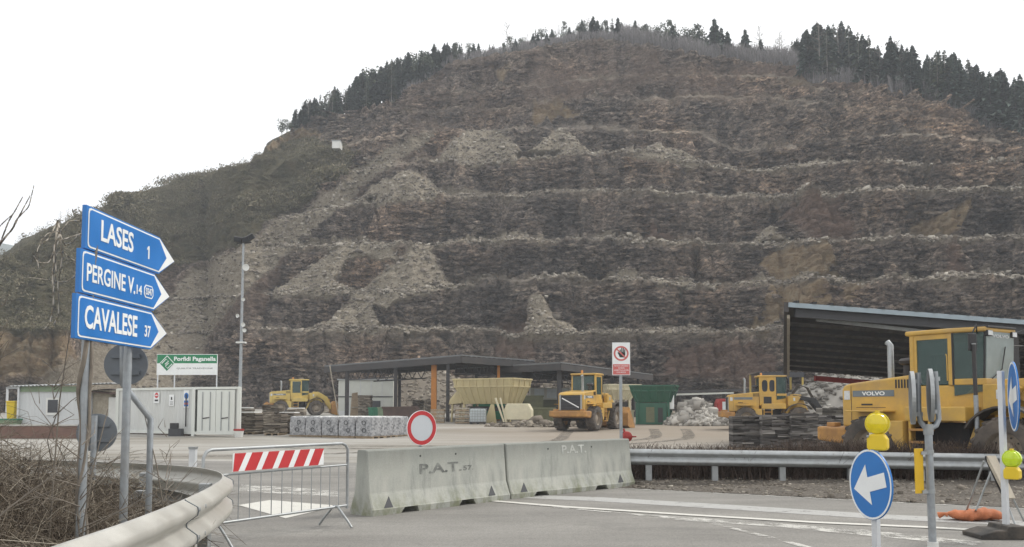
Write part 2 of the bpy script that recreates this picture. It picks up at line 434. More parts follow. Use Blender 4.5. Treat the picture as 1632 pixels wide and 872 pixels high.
def back(pxv, b):
    """ground b metres behind the rim above picture column pxv"""
    y = np.interp(pxv, px, RIM_Y); z = np.interp(pxv, px, RIM_Z); x = np.interp(pxv, px, RIM_X); e = np.interp(pxv, px, RIM_E)
    g = e + .015
    zz = z + g*min(b, 45) - .25*max(0, b-45)
    return Vector((x*(y+b)/y, y+b, zz))
for b in (4, 9, 15, 22, 30, 38, 45, 70, 120, 220, 400):
    y = RIM_Y + b; g = RIM_E + .015
    rows_x.append(RIM_X*y/RIM_Y); rows_y.append(y); rows_z.append(RIM_Z + g*min(b, 45) - .35*max(0, b-45)); kind.append(2); frac.append(b/45.); lev.append(NL)
VX, VY, VZ = np.array(rows_x), np.array(rows_y), np.array(rows_z)   # (rows, cols)
kind = np.array(kind); frac = np.array(frac); lev = np.array(lev)
NR = len(kind)
def to_px(X, Y, Z):
    d = Z - CAMH; dz = -Y*st + d*ct; dy = Y*ct + d*st
    return CPX + FPX*X/dy, CPY - FPX*dz/dy
QX, QY = to_px(VX, VY, VZ)
jx = QX + 15*fbm(VX/6, VY/6, VZ/6, 4, 200); jy = QY + 11*fbm(VX/6, VY/6, VZ/6, 4, 210)
def mask(polys, soft=2):
    m = np.zeros(QX.shape)
    for p in polys: m[inpoly(jx, jy, p)] = 1
    for _ in range(soft):
        m[:, 1:-1] = (m[:, :-2] + 2*m[:, 1:-1] + m[:, 2:])/4
        m[1:-1] = (m[:-2] + 2*m[1:-1] + m[2:])/4
    return m
TALUS = [
 [(696,255),(725,220),(751,209),(791,209),(810,226),(832,244),(817,257),(773,261),(740,265)],
 [(835,248),(872,220),(890,207),(913,207),(935,237),(946,250)],
 [(567,329),(611,292),(655,274),(674,285),(699,314),(690,321),(640,320)],
 [(430,473),(494,427),(542,392),(586,389),(621,395),(635,417),(586,415),(545,424),(535,451),(573,462),(559,474),(483,469)],
 [(635,417),(660,392),(682,392),(715,452),(655,468),(621,489),(596,493),(612,529),(505,528),(552,486),(576,462)],
 [(841,470),(860,470),(880,496),(925,533),(845,533)],
 [(1206,391),(1218,370),(1232,360),(1256,391)],
 [(1010,252),(1040,230),(1075,244),(1110,262),(1060,262)],
]
CHUTE = [[(690,203),(650,220),(600,250),(540,290),(480,328),(430,360),(340,420),(245,478),(225,560),(245,600),(310,570),(365,495),(425,435),(490,378),(548,328),(610,274),(662,238),(700,216)],
         [(50,625),(110,572),(190,545),(245,530),(330,540),(300,630)]]
SOIL = [[(655,150),(714,106),(860,82),(940,66),(1000,72),(1128,97),(1263,106),(1290,130),(1390,142),(1470,160),(1580,214),(1500,195),(1390,160),(1260,128),(1100,116),(960,104),(860,110),(740,130),(660,172)],
        [(800,500),(838,470),(858,530),(850,580),(780,580),(760,560)],
        [(400,440),(470,382),(560,315),(650,240),(700,214),(690,245),(600,300),(540,345),(470,398),(430,470),(390,560),(370,600),(330,600),(340,520)],
        [(690,100),(800,90),(960,80),(1150,105),(1150,160),(900,165),(760,190),(650,215),(640,170)],
        [(1130,120),(1290,150),(1300,205),(1180,200)],
        [(740,425),(775,395),(800,425),(770,445)], [(250,440),(330,400),(390,410),(300,455),(250,500)]]
OCHRE = [[(1205,424),(1266,393),(1328,388),(1342,440),(1236,448)], [(1232,458),(1303,453),(1345,490),(1250,500),(1225,540),(1195,530)],
         [(1332,456),(1373,452),(1368,482),(1347,484)], [(1450,356),(1504,345),(1548,325),(1535,365),(1507,378),(1450,378)],
         [(-60,530),(105,532),(118,560),(95,600),(-60,615)], [(1480,110),(1210,128),(1262,125),(1255,140),(1195,138)],
         [(420,250),(432,222),(480,208),(520,214),(470,232)], [(850,160),(900,165),(930,190),(850,200)], [(784,110),(812,110),(800,135)]]
RED = [[(1238,345),(1290,316),(1345,312),(1365,375),(1300,382),(1262,352)], [(1500,400),(1520,385),(1540,440),(1500,442)], [(1060,560),(1170,545),(1240,560),(1240,610),(1060,610)],
       [(1030,384),(1032,340),(1070,360),(1090,388)], [(800,505),(850,500),(860,560),(790,570)]]
SCRUB = [[(-400,530),(-400,300),(417,232),(433,240),(470,225),(520,225),(575,250),(560,268),(520,295),(430,355),(340,415),(250,445),(240,500),(190,535),(105,533)]]
m_tal = mask(TALUS, 3); m_chute = mask(CHUTE, 4); m_soil = mask(SOIL, 5); m_och = mask(OCHRE, 3); m_red = mask(RED, 5)
m_scr = mask(SCRUB, 3)
m_soil = m_soil * np.clip(.62 + 1.5*fbm(VX/11, VY/11, VZ/11, 4, 420, .6), .08, 1) * (1-m_chute)
m_tal = m_tal * (1-m_scr)
# scree cones cover the bench below them: their foot runs out to the edge of the bench
Wl = np.zeros((NR, C))
for r in range(NR):
    i = lev[r]
    if kind[r] == 0 and i > 0 and i < NL: Wl[r] = (1-frac[r]) * W[i-1]
    elif kind[r] == 1 and i < NL: Wl[r] = frac[r] * W[i]
sh = m_tal * Wl * .72
VX = VX - VX/VY*sh; VY = VY - sh
# rock relief
sm = (1 - .75*np.clip(m_tal + m_chute, 0, 1)) * (1 - .35*m_soil) * (1 - .5*m_scr)
sm = np.where((kind == 2)[:, None], .15, sm)
edge = np.ones(NR)
edge[:3] = .2
rightness = np.clip((QX - 1000)/500, 0, 1) * np.clip((330 - QY)/120, 0, 1)
a = R(38)
dip = VX*math.sin(a)*rightness + VZ*(1 - rightness*(1-math.cos(a))) + 1.2*fbm(VX/14, VY/14, VZ/14, 2, 320)
bed = fbm(VX*.16, VY*.16, dip*1.5, 4, 300, .65)
bed = np.sign(bed) * np.abs(bed)**.75
saw = np.mod(dip*.62 + 1.1*fbm(VX*.12, VY*.12, VZ*.12, 3, 305), 1) - .5
saw = -saw*np.clip(.5 + 1.6*fbm(VX/10, VY/10, VZ/10, 2, 306), 0, 1)
saw2 = np.mod(VX*.33 + VZ*.14 + 1.6*fbm(VX*.1, VY*.1, VZ*.1, 3, 308), 1) - .5
vert = fbm(VX*.45, VY*.45, VZ*.06, 3, 330, .6)              # vertical gullies / buttresses
big = fbm(VX/13, VY/13, VZ/13, 3, 340, .55)
blk = fbm(VX/2.2, VY/2.2, VZ/2.2, 3, 350, .6)
fine = fbm(VX/.8, VY/.8, VZ/.8, 2, 360, .6)
disp = (1.5*big + 1.5*vert + .8*bed + 1.2*blk + .9*saw + .9*saw2)*sm + .35*fine
disp = disp * edge[:, None] * np.where(kind == 1, .35, 1.)[:, None]
disp += m_scr * (1.5*fbm(VX/9, VY/9, VZ/9, 3, 370))
disp -= m_red*.3
# two deep clefts in the middle benches
for cx_, y0_, y1_, wd_ in ((1112, 388, 452, 5), (1088, 455, 524, 7), (1238, 322, 360, 6), (950, 425, 445, 14), (1478, 268, 302, 7)):
    disp -= 4.2*np.exp(-((QX - cx_)/wd_)**2) * ((QY > y0_) & (QY < y1_))
nrm = np.stack([-.25*VX/VY, np.full_like(VX, -.82), np.full_like(VX, .45)])
RX, RY, RZ = VX + disp*nrm[0], VY + disp*nrm[1], VZ + disp*nrm[2]
# broken rubble along every crest
crest = np.zeros(NR)
for r in range(NR):
    if kind[r] == 1: crest[r] = 1
    elif kind[r] == 0 and frac[r] < .1 and lev[r] > 0: crest[r] = .8 - frac[r]*6
    elif kind[r] == 0 and frac[r] > .8: crest[r] = (frac[r]-.8)/.2*.55
rub_edge = crest[:, None] * np.clip(.80 + 1.9*fbm(VX/9, VY/9, VZ/9, 4, 380, .7), .25, 1) * (1-m_scr) * np.clip((QX-380)/80, 0, 1) * np.clip(1.0 - (lev[:, None] >= 5)*.6 - (lev[:, None] == 4)*.25, 0, 1)
RZ = RZ + rub_edge*(.55*np.clip(fbm(VX/1.3, VY/1.3, VZ/1.3, 3, 390), -.2, 1))
co = np.stack([RX, RY, RZ], -1).reshape(-1, 3)
ii = np.arange(NR-1)[:, None]*C + np.arange(C-1)[None, :]
fc = np.stack([ii, ii+1, ii+1+C, ii+C], -1).reshape(-1, 4)

# rock material: one geology, painted by gully shade and by what each patch is made of (rock, rubble, soil, stained rock, scrub soil)
m, nt, b = nodes_of('quarry_rock')
pw = wpos(nt)
at = nt.nodes.new('ShaderNodeAttribute'); at.attribute_name = 'geology'
sep = nt.nodes.new('ShaderNodeSeparateColor'); nt.links.new(at.outputs['Color'], sep.inputs[0])
at2 = nt.nodes.new('ShaderNodeAttribute'); at2.attribute_name = 'stain'
sep2 = nt.nodes.new('ShaderNodeSeparateColor'); nt.links.new(at2.outputs['Color'], sep2.inputs[0])
big_ = noise(nt, pw, .06, 5, .6); mid_ = noise(nt, pw, .45, 6, .7); fin_ = noise(nt, pw, 2.2, 5, .7)
bedv = mapping(nt, pw, (.35, .35, 2.6)); bed_ = noise(nt, bedv, 1.0, 6, .72, .6)
rock = ramp(nt, big_, [(.3, (.175,.157,.147)), (.5, (.25,.212,.187)), (.68, (.36,.275,.222))])
streak_shade_ = noise(nt, mapping(nt, pw, (.35,.35,.07)), 1.0, 5, .65, .4)  # vertical streaks: rock tone that also stands in for shade of gullies and buttresses
rock = mixc(nt, .9, rock, ramp(nt, streak_shade_, [(.33, (.50,.50,.52)), (.5, (.97,.97,.97)), (.66, (1.45,1.42,1.36))]), 'MULTIPLY')
streak_ = ramp(nt, bed_, [(.32, (.42,.42,.43)), (.5, (.95,.95,.95)), (.66, (1.75,1.72,1.66))])
rock = mixc(nt, .85, rock, streak_, 'MULTIPLY')
blk_ = vor(nt, mapping(nt, pw, (1,1,1.9)), 1.1); blk_v = ramp(nt, blk_, [(0, (.62,.62,.63)), (1, (1.45,1.43,1.38))])
rock = mixc(nt, .6, rock, blk_v, 'MULTIPLY')
wq = nt.nodes.new('ShaderNodeVectorMath'); wq.operation = 'ADD'; nz = nt.nodes.new('ShaderNodeTexNoise'); nz.inputs['Scale'].default_value = .35; nz.inputs['Detail'].default_value = 3
nt.links.new(pw, nz.inputs['Vector']); sc3 = nt.nodes.new('ShaderNodeVectorMath'); sc3.operation = 'SCALE'; sc3.inputs['Scale'].default_value = 2.4; nt.links.new(nz.outputs['Color'], sc3.inputs[0]); nt.links.new(pw, wq.inputs[0]); nt.links.new(sc3.outputs[0], wq.inputs[1])
ck = vor(nt, mapping(nt, wq.outputs[0], (.55,.55,1.15)), .75, 'Distance', 'DISTANCE_TO_EDGE'); rock = mixc(nt, .75, rock, ramp(nt, ck, [(0, (.28,.27,.27)), (.035, (.72,.72,.72)), (.09, (1.06,1.05,1.04))]), 'MULTIPLY')
ck2 = vor(nt, mapping(nt, wq.outputs[0], (1.,1.,1.9)), 1.5); rock = mixc(nt, .75, rock, ramp(nt, ck2, [(0, (.55,.55,.56)), (.7, (1.05,1.04,1.02)), (1, (1.7,1.66,1.58))]), 'MULTIPLY')
dip_ = noise(nt, mapping(nt, pw, (.35,.35,1.9), (0, .72, 0)), .9, 6, .75, .5)
rock = mixc(nt, sep2.outputs[2], rock, mixc(nt, .95, rock, ramp(nt, dip_, [(.35, (.45,.44,.43)), (.5, (1.1,1.06,1.0)), (.62, (2.1,1.95,1.75))]), 'MULTIPLY'))
grit_ = noise(nt, mapping(nt, pw, (.8, .8, 1.7)), 1.5, 8, .8)
rock = mixc(nt, .9, rock, ramp(nt, grit_, [(.36, (.3,.3,.31)), (.5, (.95,.95,.95)), (.62, (2.0,1.97,1.9))]), 'MULTIPLY')
och = ramp(nt, noise(nt, mapping(nt, pw, (1,1,.35), (0,.7,0)), .9, 7, .75), [(.3, (.24,.165,.10)), (.5, (.42,.31,.19)), (.7, (.48,.41,.29))])
rock = mixc(nt, math_(nt, 'MULTIPLY', sep2.outputs[0], math_(nt, 'ADD', .35, mid_)), rock, och)
red = ramp(nt, mid_, [(.3, (.17,.115,.09)), (.7, (.29,.19,.145))])
rock = mixc(nt, math_(nt, 'MULTIPLY', sep2.outputs[1], .75), rock, red)
soil = ramp(nt, fin_, [(.3, (.135,.098,.077)), (.55, (.21,.15,.115)), (.72, (.31,.235,.185))])
rock = mixc(nt, math_(nt, 'MULTIPLY', sep.outputs[1], math_(nt, 'ADD', .25, math_(nt, 'MULTIPLY', mid_, 1.0))), rock, soil)
st_ = vor(nt, pw, 3.6); rub = ramp(nt, st_, [(0, (.30,.258,.20)), (.5, (.39,.338,.265)), (1, (.50,.445,.36))])
rub = mixc(nt, .7, rub, ramp(nt, mid_, [(.3, (.75,.74,.72)), (.7, (1.15,1.15,1.15))]), 'MULTIPLY')
rock = mixc(nt, sep.outputs[0], rock, rub)
scr = ramp(nt, mid_, [(.3, (.068,.066,.040)), (.5, (.115,.105,.062)), (.7, (.17,.14,.09))])
rock = mixc(nt, sep.outputs[2], rock, scr)
nt.links.new(rock, b.inputs['Base Color']); b.inputs['Roughness'].default_value = .95; b.inputs['Specular IOR Level'].default_value = .15
hh = math_(nt, 'ADD', math_(nt, 'MULTIPLY', bed_, 1.2), math_(nt, 'MULTIPLY', grit_, 1.3))
bump(nt, b, hh, 1.0, .8)
MATS['quarry_rock'] = m

hill = raw('quarry_hillside', co, fc, 'quarry_rock')
def attr(me, name, r, g, bl):
    ca = me.color_attributes.new(name, 'FLOAT_COLOR', 'POINT')
    d = np.ones((len(me.vertices), 4), np.float32); d[:, 0] = r.ravel(); d[:, 1] = g.ravel(); d[:, 2] = bl.ravel()
    ca.data.foreach_set('color', d.ravel())
rub_m = np.clip(m_tal + m_chute*np.clip(1.15 + .6*fbm(VX/8, VY/8, VZ/16, 3, 400), 0, 1) + 1.25*rub_edge, 0, 1)
backm = np.where((kind == 2)[:, None], 1., 0.)
attr(hill.data, 'geology', rub_m*(1-.6*m_scr), np.clip(m_soil, 0, 1), np.clip(m_scr + backm, 0, 1))
attr(hill.data, 'stain', m_och, m_red, rightness)
struct(hill, 'huge terraced quarry face of grey brown rock filling the background', 'quarry hill')

# distant blue hill at the far left
mb = MB(); prof = [(-700,470),(-330,430),(-120,398),(0,387),(25,392),(60,415),(120,440),(240,470)]
top = [P(x, y, 900) for x, y in prof]
for k in range(len(top)-1):
    a_, c_ = top[k], top[k+1]
    a2 = Vector((a_.x*.8, 690, 0)); c2 = Vector((c_.x*.8, 690, 0)); a3 = Vector((a_.x*1.3, 1100, 0)); c3 = Vector((c_.x*1.3, 1100, 0))
    mb.add([a2, c2, c_, a_], [(0,1,2,3)]); mb.add([a_, c_, c3, a3], [(0,1,2,3)])
m, nt, b = nodes_of('far_forest')
nt.links.new(ramp(nt, noise(nt, wpos(nt), .03, 8, .7), [(.3, (.03,.045,.035)), (.7, (.08,.10,.075))]), b.inputs['Base Color']); b.inputs['Roughness'].default_value = 1
MATS['far_forest'] = m
struct(mb.build('distant_hill', 'far_forest'), 'hazy blue wooded hill far behind at the left', 'hill')

# ================================================================== GROUND
m, nt, b = nodes_of('yard_dust'); pw = wpos(nt)
n1 = noise(nt, mapping(nt, pw, (.5,1,1)), .16, 6, .6); n2 = noise(nt, pw, 7, 4, .7); n3 = noise(nt, mapping(nt, pw, (.12,.9,1)), .8, 5, .6, .8)
k = ramp(nt, n1, [(.32, (.235,.22,.19)), (.5, (.31,.30,.275)), (.7, (.37,.36,.335))])
k = mixc(nt, .45, k, ramp(nt, n3, [(.35, (.58,.54,.48)), (.6, (1.1,1.1,1.1))]), 'MULTIPLY')
k = mixc(nt, .35, k, ramp(nt, n2, [(.3, (.75,.75,.75)), (.7, (1.2,1.2,1.2))]), 'MULTIPLY')
sx = nt.nodes.new('ShaderNodeSeparateXYZ'); nt.links.new(pw, sx.inputs[0])
br = math_(nt, 'MULTIPLY', ramp(nt, math_(nt, 'ADD', math_(nt, 'DIVIDE', sx.outputs[1], 100), math_(nt, 'MULTIPLY', n1, .25)), [(.42, (0,0,0)), (.6, (1,1,1))]),
          ramp(nt, math_(nt, 'ADD', math_(nt, 'DIVIDE', sx.outputs[0], 60), .5), [(.38, (0,0,0)), (.55, (1,1,1))]))
k = mixc(nt, math_(nt, 'MULTIPLY', br, .8), k, (.25,.208,.162))
nt.links.new(k, b.inputs['Base Color']); b.inputs['Roughness'].default_value = .95; b.inputs['Specular IOR Level'].default_value = .2
bump(nt, b, n2, .4, .02); MATS['yard_dust'] = m

ys = [-60, 0, 12, 20, 30, 40, 45, 50, 60, 80, 100, 130, 170, 300, 900, 2500]; xs = [-2500, -600, -200, -100, -60, -40, -20, 0, 20, 40, 60, 100, 200, 600, 2500]
v = [(x, y, yard_z(y)) for y in ys for x in xs]; nx = len(xs)
f = [(j*nx+i, j*nx+i+1, (j+1)*nx+i+1, (j+1)*nx+i) for j in range(len(ys)-1) for i in range(nx-1)]
struct(raw('ground', v, f, 'yard_dust'), 'dusty pale works yard stretching to the quarry foot', 'ground')

m, nt, b = nodes_of('asphalt'); pw = wpos(nt)
n1 = noise(nt, pw, .35, 6, .6); n2 = noise(nt, pw, 45, 3, .7); n3 = noise(nt, mapping(nt, pw, (.25,1.2,1), (0,0,.15)), .9, 6, .65, .5)
k = ramp(nt, n1, [(.3, (.19,.185,.175)), (.7, (.255,.25,.237))])
k = mixc(nt, .6, k, ramp(nt, n3, [(.35, (.72,.71,.70)), (.65, (1.12,1.11,1.09))]), 'MULTIPLY')
k = mixc(nt, .6, k, ramp(nt, vor(nt, pw, 70), [(0, (.6,.6,.6)), (1, (1.4,1.38,1.33))]), 'MULTIPLY')
pa = ramp(nt, noise(nt, pw, .5, 8, .75), [(.56, (0,0,0)), (.62, (.55,.55,.55))]); k = mixc(nt, pa, k, (.155,.15,.142))
cr = ramp(nt, vor(nt, mapping(nt, pw, (1,1,.2)), .45, 'Distance', 'DISTANCE_TO_EDGE'), [(0, (.25,.25,.25)), (.006, (0,0,0))])
k = mixc(nt, cr, k, (.12,.115,.11))
nt.links.new(k, b.inputs['Base Color']); b.inputs['Roughness'].default_value = .88; b.inputs['Specular IOR Level'].default_value = .3
bump(nt, b, n2, .5, .006); MATS['asphalt'] = m
EDGE_A, EDGE_B = G(985, 779), G(1632, 812)           # white edge line of the road on the right
ed = (EDGE_B - EDGE_A).normalized(); en = Vector((-ed.y, ed.x, 0))
def onedge(s, o, z=.004): p = EDGE_A + ed*s + en*o; return (p.x, p.y, z)
far = onedge(45, .25)
poly = [(-60, -20, .004), (60, -20, .004), (60, 2, .004), far, onedge(-.6, .25), (2.6, 20, .004), (1.0, 23, .004), (-4, 24.5, .004), (-11, 26, .004), (-24, 28, .004), (-60, 30, .004)]
struct(MB().add(poly, [tuple(range(len(poly)))]).build('road', 'asphalt'), 'grey worn asphalt road in the foreground', 'road')

def paint_mat(name, col, wear):
    m, nt, b = nodes_of(name); pw = wpos(nt)
    n1 = noise(nt, pw, 3.2, 9, .75); n2 = noise(nt, pw, 55, 3, .7)
    k = ramp(nt, n2, [(.3, tuple(x*.8 for x in col)), (.7, col)])
    nt.links.new(k, b.inputs['Base Color']); b.inputs['Roughness'].default_value = .8
    al = ramp(nt, math_(nt, 'ADD', math_(nt, 'MULTIPLY', n1, .75), math_(nt, 'MULTIPLY', n2, .25)), [(wear, (0,0,0)), (wear+.09, (.92,.92,.92))])
    nt.links.new(al, b.inputs['Alpha']); MATS[name] = m
paint_mat('line_paint', (.66,.65,.60), .33); paint_mat('line_paint_worn', (.60,.59,.55), .46); paint_mat('new_patch', (.44,.44,.425), .36)
def strip(name, pts, wd, z, m, label):
    mb = MB(); n = len(pts); L = []; Rr = []
    ws = wd if isinstance(wd, list) else [wd]*n
    for i in range(n):
        d = (Vector(pts[min(i+1, n-1)]) - Vector(pts[max(i-1, 0)])); d.z = 0; d.normalize(); q = Vector((-d.y, d.x, 0))*ws[i]/2
        p = Vector(pts[i]); L.append((p.x+q.x, p.y+q.y, z)); Rr.append((p.x-q.x, p.y-q.y, z))
    for i in range(n-1): mb.add([L[i], L[i+1], Rr[i+1], Rr[i]], [(0,1,2,3)])
    struct(mb.build(name, m), label, 'road marking')
strip('edge_line', [onedge(s, 0) for s in (-.2, 2, 5, 9, 14, 30)], .12, .012, 'line_paint_worn', 'thin worn white edge line along the gravel verge')
strip('solid_line', [G(780,799), G(900,809), G(1100,822), G(1300,834), G(1480,842), G(1632,850), G(1900,866)], .17, .014, 'line_paint', 'solid white line running from the concrete blocks to the right')
strip('old_line', [G(790,800), G(950,815), G(1120,831), G(1180,846), G(1260,866), G(1400,905)], .11, .010, 'line_paint_worn', 'half worn white line curving towards the camera')
strip('old_line', [G(1020,822), G(1120,830), G(1240,838), G(1380,850), G(1560,868)], [.15,.4,.35,.5,.35], .009, 'line_paint_worn', 'smeared remains of an erased white line')
strip('asphalt_patch', [G(790,790), G(950,796), G(1150,808), G(1400,824), G(1632,835), G(1900,850)], [.5,.62,.62,.6,.55,.5], .007, 'new_patch', 'paler strip of asphalt where an old line was ground off')
for q, lab in (([(380,805),(430,797),(540,806),(455,826)], 'broad white bar on the road under the steel barrier'), ([(385,772),(540,782),(540,792),(380,783)], 'second white bar on the side road behind the steel barrier')):
    z = .01; p = [G(x, y, z) for x, y in q]
    struct(MB().add(p, [(0,1,2,3)]).build('white_bar', 'line_paint' if 'under' in lab else 'line_paint_worn'), lab, 'road marking')

paint_mat('tyre_dust', (.13,.115,.095), .47)
for pts, lab in (([(-9,34),(-3,33),(4,36),(9,44),(11,56)], 'dark tyre track curving across the yard to the middle loader'), ([(-10,36.2),(-3.5,35.4),(3.2,38),(7.5,45),(9,56)], 'second dark tyre track beside the first one in the yard'),
                 ([(-14,27),(-6,29),(2,40),(3.5,54)], 'dark tyre track from the road entrance towards the hoppers'), ([(-1,30),(8,33),(16,42),(19,52)], 'dark tyre track leading to the fork loader')):
    q_ = [Vector((np.interp(u_, range(len(pts)), [p[0] for p in pts]), np.interp(u_, range(len(pts)), [p[1] for p in pts]), 0)) for u_ in np.linspace(0, len(pts)-1, 22)]
    for _ in range(3): q_ = [q_[0]] + [(q_[i-1] + q_[i]*2 + q_[i+1])/4 for i in range(1, len(q_)-1)] + [q_[-1]]
    mb = MB()
    for i in range(len(q_)-1):
        d0 = (q_[i+1]-q_[max(i-1,0)]).normalized(); d1 = (q_[min(i+2,len(q_)-1)]-q_[i]).normalized(); n0 = Vector((-d0.y, d0.x, 0))*.32; n1v = Vector((-d1.y, d1.x, 0))*.32; z_ = lambda p: Vector((0, 0, yard_z(p.y) + .012))
        mb.add([q_[i]-n0+z_(q_[i]), q_[i+1]-n1v+z_(q_[i+1]), q_[i+1]+n1v+z_(q_[i+1]), q_[i]+n0+z_(q_[i])], [(0,1,2,3)])
    struct(mb.build('tyre_track', 'tyre_dust'), lab, 'tyre track')
# gravel verge on the right between the road and the rail, with hedge soil behind
m, nt, b = nodes_of('verge_gravel'); pw = wpos(nt)
v1 = vor(nt, pw, 34); n1 = noise(nt, pw, 1.1, 6, .65)
k = ramp(nt, v1, [(0, (.05,.043,.036)), (.6, (.10,.088,.075)), (1, (.21,.195,.175))])
k = mixc(nt, .8, k, ramp(nt, n1, [(.3, (.6,.57,.52)), (.7, (1.25,1.22,1.15))]), 'MULTIPLY')
nt.links.new(k, b.inputs['Base Color']); b.inputs['Roughness'].default_value = .95
bump(nt, b, vor(nt, pw, 34, 'Distance'), .7, .015); MATS['verge_gravel'] = m
RAIL = [P(980, 716, 17.6), P(1300, 722.5, 17.1), P(1632, 728, 16.6), P(1960, 734, 16.2)]
RAIL = [Vector((p.x, p.y, .70)) for p in RAIL]
nA, nB = 70, 16
def verge_pt(i, j):
    s = i/(nA-1)*24 - .5; o = j/(nB-1)
    p = EDGE_A + ed*s + en*.12; q = Vector((p.x*1.02 + .1, np.interp(p.x, [r.x for r in RAIL], [r.y for r in RAIL]) + 2.6, 0))
    c = p.lerp(q, o); h = .012 + .13*min(1, o*1.7)**1.2*min(1, i/3) - .25*max(0, o-.75)*4
    h += .035*(fbm(np.array([c.x*2.]), np.array([c.y*2.]), np.array([0.]), 3, 500)[0]) * (1 if 0 < j else 0)
    return (c.x, c.y, max(h, .006))
v = [verge_pt(i, j) for i in range(nA) for j in range(nB)]
f = [(i*nB+j, (i+1)*nB+j, (i+1)*nB+j+1, i*nB+j+1) for i in range(nA-1) for j in range(nB-1)]
struct(raw('gravel_verge', v, f, 'verge_gravel', smooth=1), 'dark gravel verge between the road edge and the guardrail', 'verge')
# grassy island on the left
m, nt, b = nodes_of('dry_earth'); pw = wpos(nt)
n1 = noise(nt, pw, 1.4, 7, .7); n2 = noise(nt, pw, 22, 4, .7)
k = ramp(nt, n1, [(.3, (.085,.07,.05)), (.5, (.15,.125,.085)), (.7, (.24,.20,.135))])
k = mixc(nt, .7, k, ramp(nt, n2, [(.3, (.55,.55,.55)), (.7, (1.35,1.33,1.3))]), 'MULTIPLY')
nt.links.new(k, b.inputs['Base Color']); b.inputs['Roughness'].default_value = .95; bump(nt, b, n2, .8, .05); MATS['dry_earth'] = m
VERGE = [(-1.95,-2),(-1.9,3.5),(-2.0,5.5),(-2.35,7.2),(-2.75,8.4),(-3.5,9.3),(-4.6,10.2),(-7,11.6),(-13,13.5),(-30,16),(-30,-2)]
cpt = Vector((-9, 5, 0))
v = [(-9, 5, .42)]; f = []
rings = [(.0,.006),(.02,.13),(.12,.20),(.35,.30),(.7,.38)]
n = 90; per = []
for k in range(n):
    t = k/n*len(VERGE); i = int(t); a_ = Vector(VERGE[i]); c_ = Vector(VERGE[(i+1) % len(VERGE)]); per.append(a_.lerp(c_, t-i))
for q, h in rings:
    for p in per:
        x = p.x + (cpt.x-p.x)*q; y = p.y + (cpt.y-p.y)*q; v.append((x, y, h + (.05*random.uniform(-1,1) if q > .05 else 0)))
for r in range(len(rings)-1):
    for k in range(n): f.append((1+r*n+k, 1+r*n+(k+1) % n, 1+(r+1)*n+(k+1) % n, 1+(r+1)*n+k))
mb = MB().add(v, f); mb.add(v[-n:] + [v[0]], [(k, (k+1) % n, n) for k in range(n)])
struct(mb.build('grass_verge', 'dry_earth', smooth=60), 'dry earth bank under the brambles at the left', 'verge')
kp = [Vector((-2.0,3.0,0)),Vector((-2.02,5.2,0)),Vector((-2.2,6.6,0)),Vector((-2.55,7.9,0)),Vector((-2.95,8.7,0)),Vector((-3.8,9.55,0)),Vector((-5,10.5,0))]
mb = MB()
for i in range(len(kp)-1):
    d = (kp[i+1]-kp[i]).normalized(); q = Vector((d.y, -d.x, 0))
    def kpn(j):
        d0 = (kp[min(j+1, len(kp)-1)] - kp[max(j-1, 0)]).normalized(); return Vector((d0.y, -d0.x, 0))
    a_, b_ = kp[i], kp[i+1]; qa, qb = kpn(i)*.09, kpn(i+1)*.09
    mb.hexa([a_-qa, a_+qa, b_+qb, b_-qb] + [p + Vector((0,0,.14)) for p in (a_-qa, a_+qa*.85, b_+qb*.85, b_-qb)])
struct(mb.build('kerb', 'kerb_stone'), 'pale stone kerb rounding the end of the left verge', 'kerb')
# ================================================================== TREES, BRUSH AND SCRUB
def leaf_mat(name, stops, scale=.5):
    m, nt, b = nodes_of(name)
    g = nt.nodes.new('ShaderNodeNewGeometry'); oi = nt.nodes.new('ShaderNodeObjectInfo')
    k = ramp(nt, g.outputs['Random Per Island'], stops)
    h = nt.nodes.new('ShaderNodeHueSaturation'); nt.links.new(k, h.inputs['Color'])
    nt.links.new(math_(nt, 'ADD', .75, math_(nt, 'MULTIPLY', oi.outputs['Random'], .5)), h.inputs['Value'])
    nt.links.new(h.outputs[0], b.inputs['Base Color']); b.inputs['Roughness'].default_value = .9; b.inputs['Specular IOR Level'].default_value = .2
    MATS[name] = m
leaf_mat('spruce_needles', [(0, (.045,.070,.062)), (.5, (.078,.112,.094)), (1, (.125,.155,.125))])
leaf_mat('pine_needles', [(0, (.05,.068,.055)), (.5, (.085,.105,.078)), (1, (.135,.15,.105))])
leaf_mat('bare_twigs', [(0, (.10,.085,.075)), (.5, (.16,.14,.125)), (1, (.25,.225,.205))])
leaf_mat('brush_grey', [(0, (.17,.158,.155)), (.5, (.26,.245,.245)), (1, (.36,.345,.345))])
leaf_mat('scrub_leaf', [(0, (.08,.078,.048)), (.35, (.118,.112,.068)), (.7, (.16,.142,.095)), (1, (.225,.195,.14))])
leaf_mat('bramble', [(0, (.075,.06,.048)), (.5, (.16,.13,.10)), (.85, (.28,.24,.185)), (1, (.42,.38,.31))])
leaf_mat('dry_grass', [(0, (.18,.14,.075)), (.5, (.30,.24,.14)), (1, (.42,.35,.22))])
leaf_mat('hedge_twig', [(0, (.045,.032,.026)), (.5, (.085,.062,.05)), (1, (.17,.13,.105))])

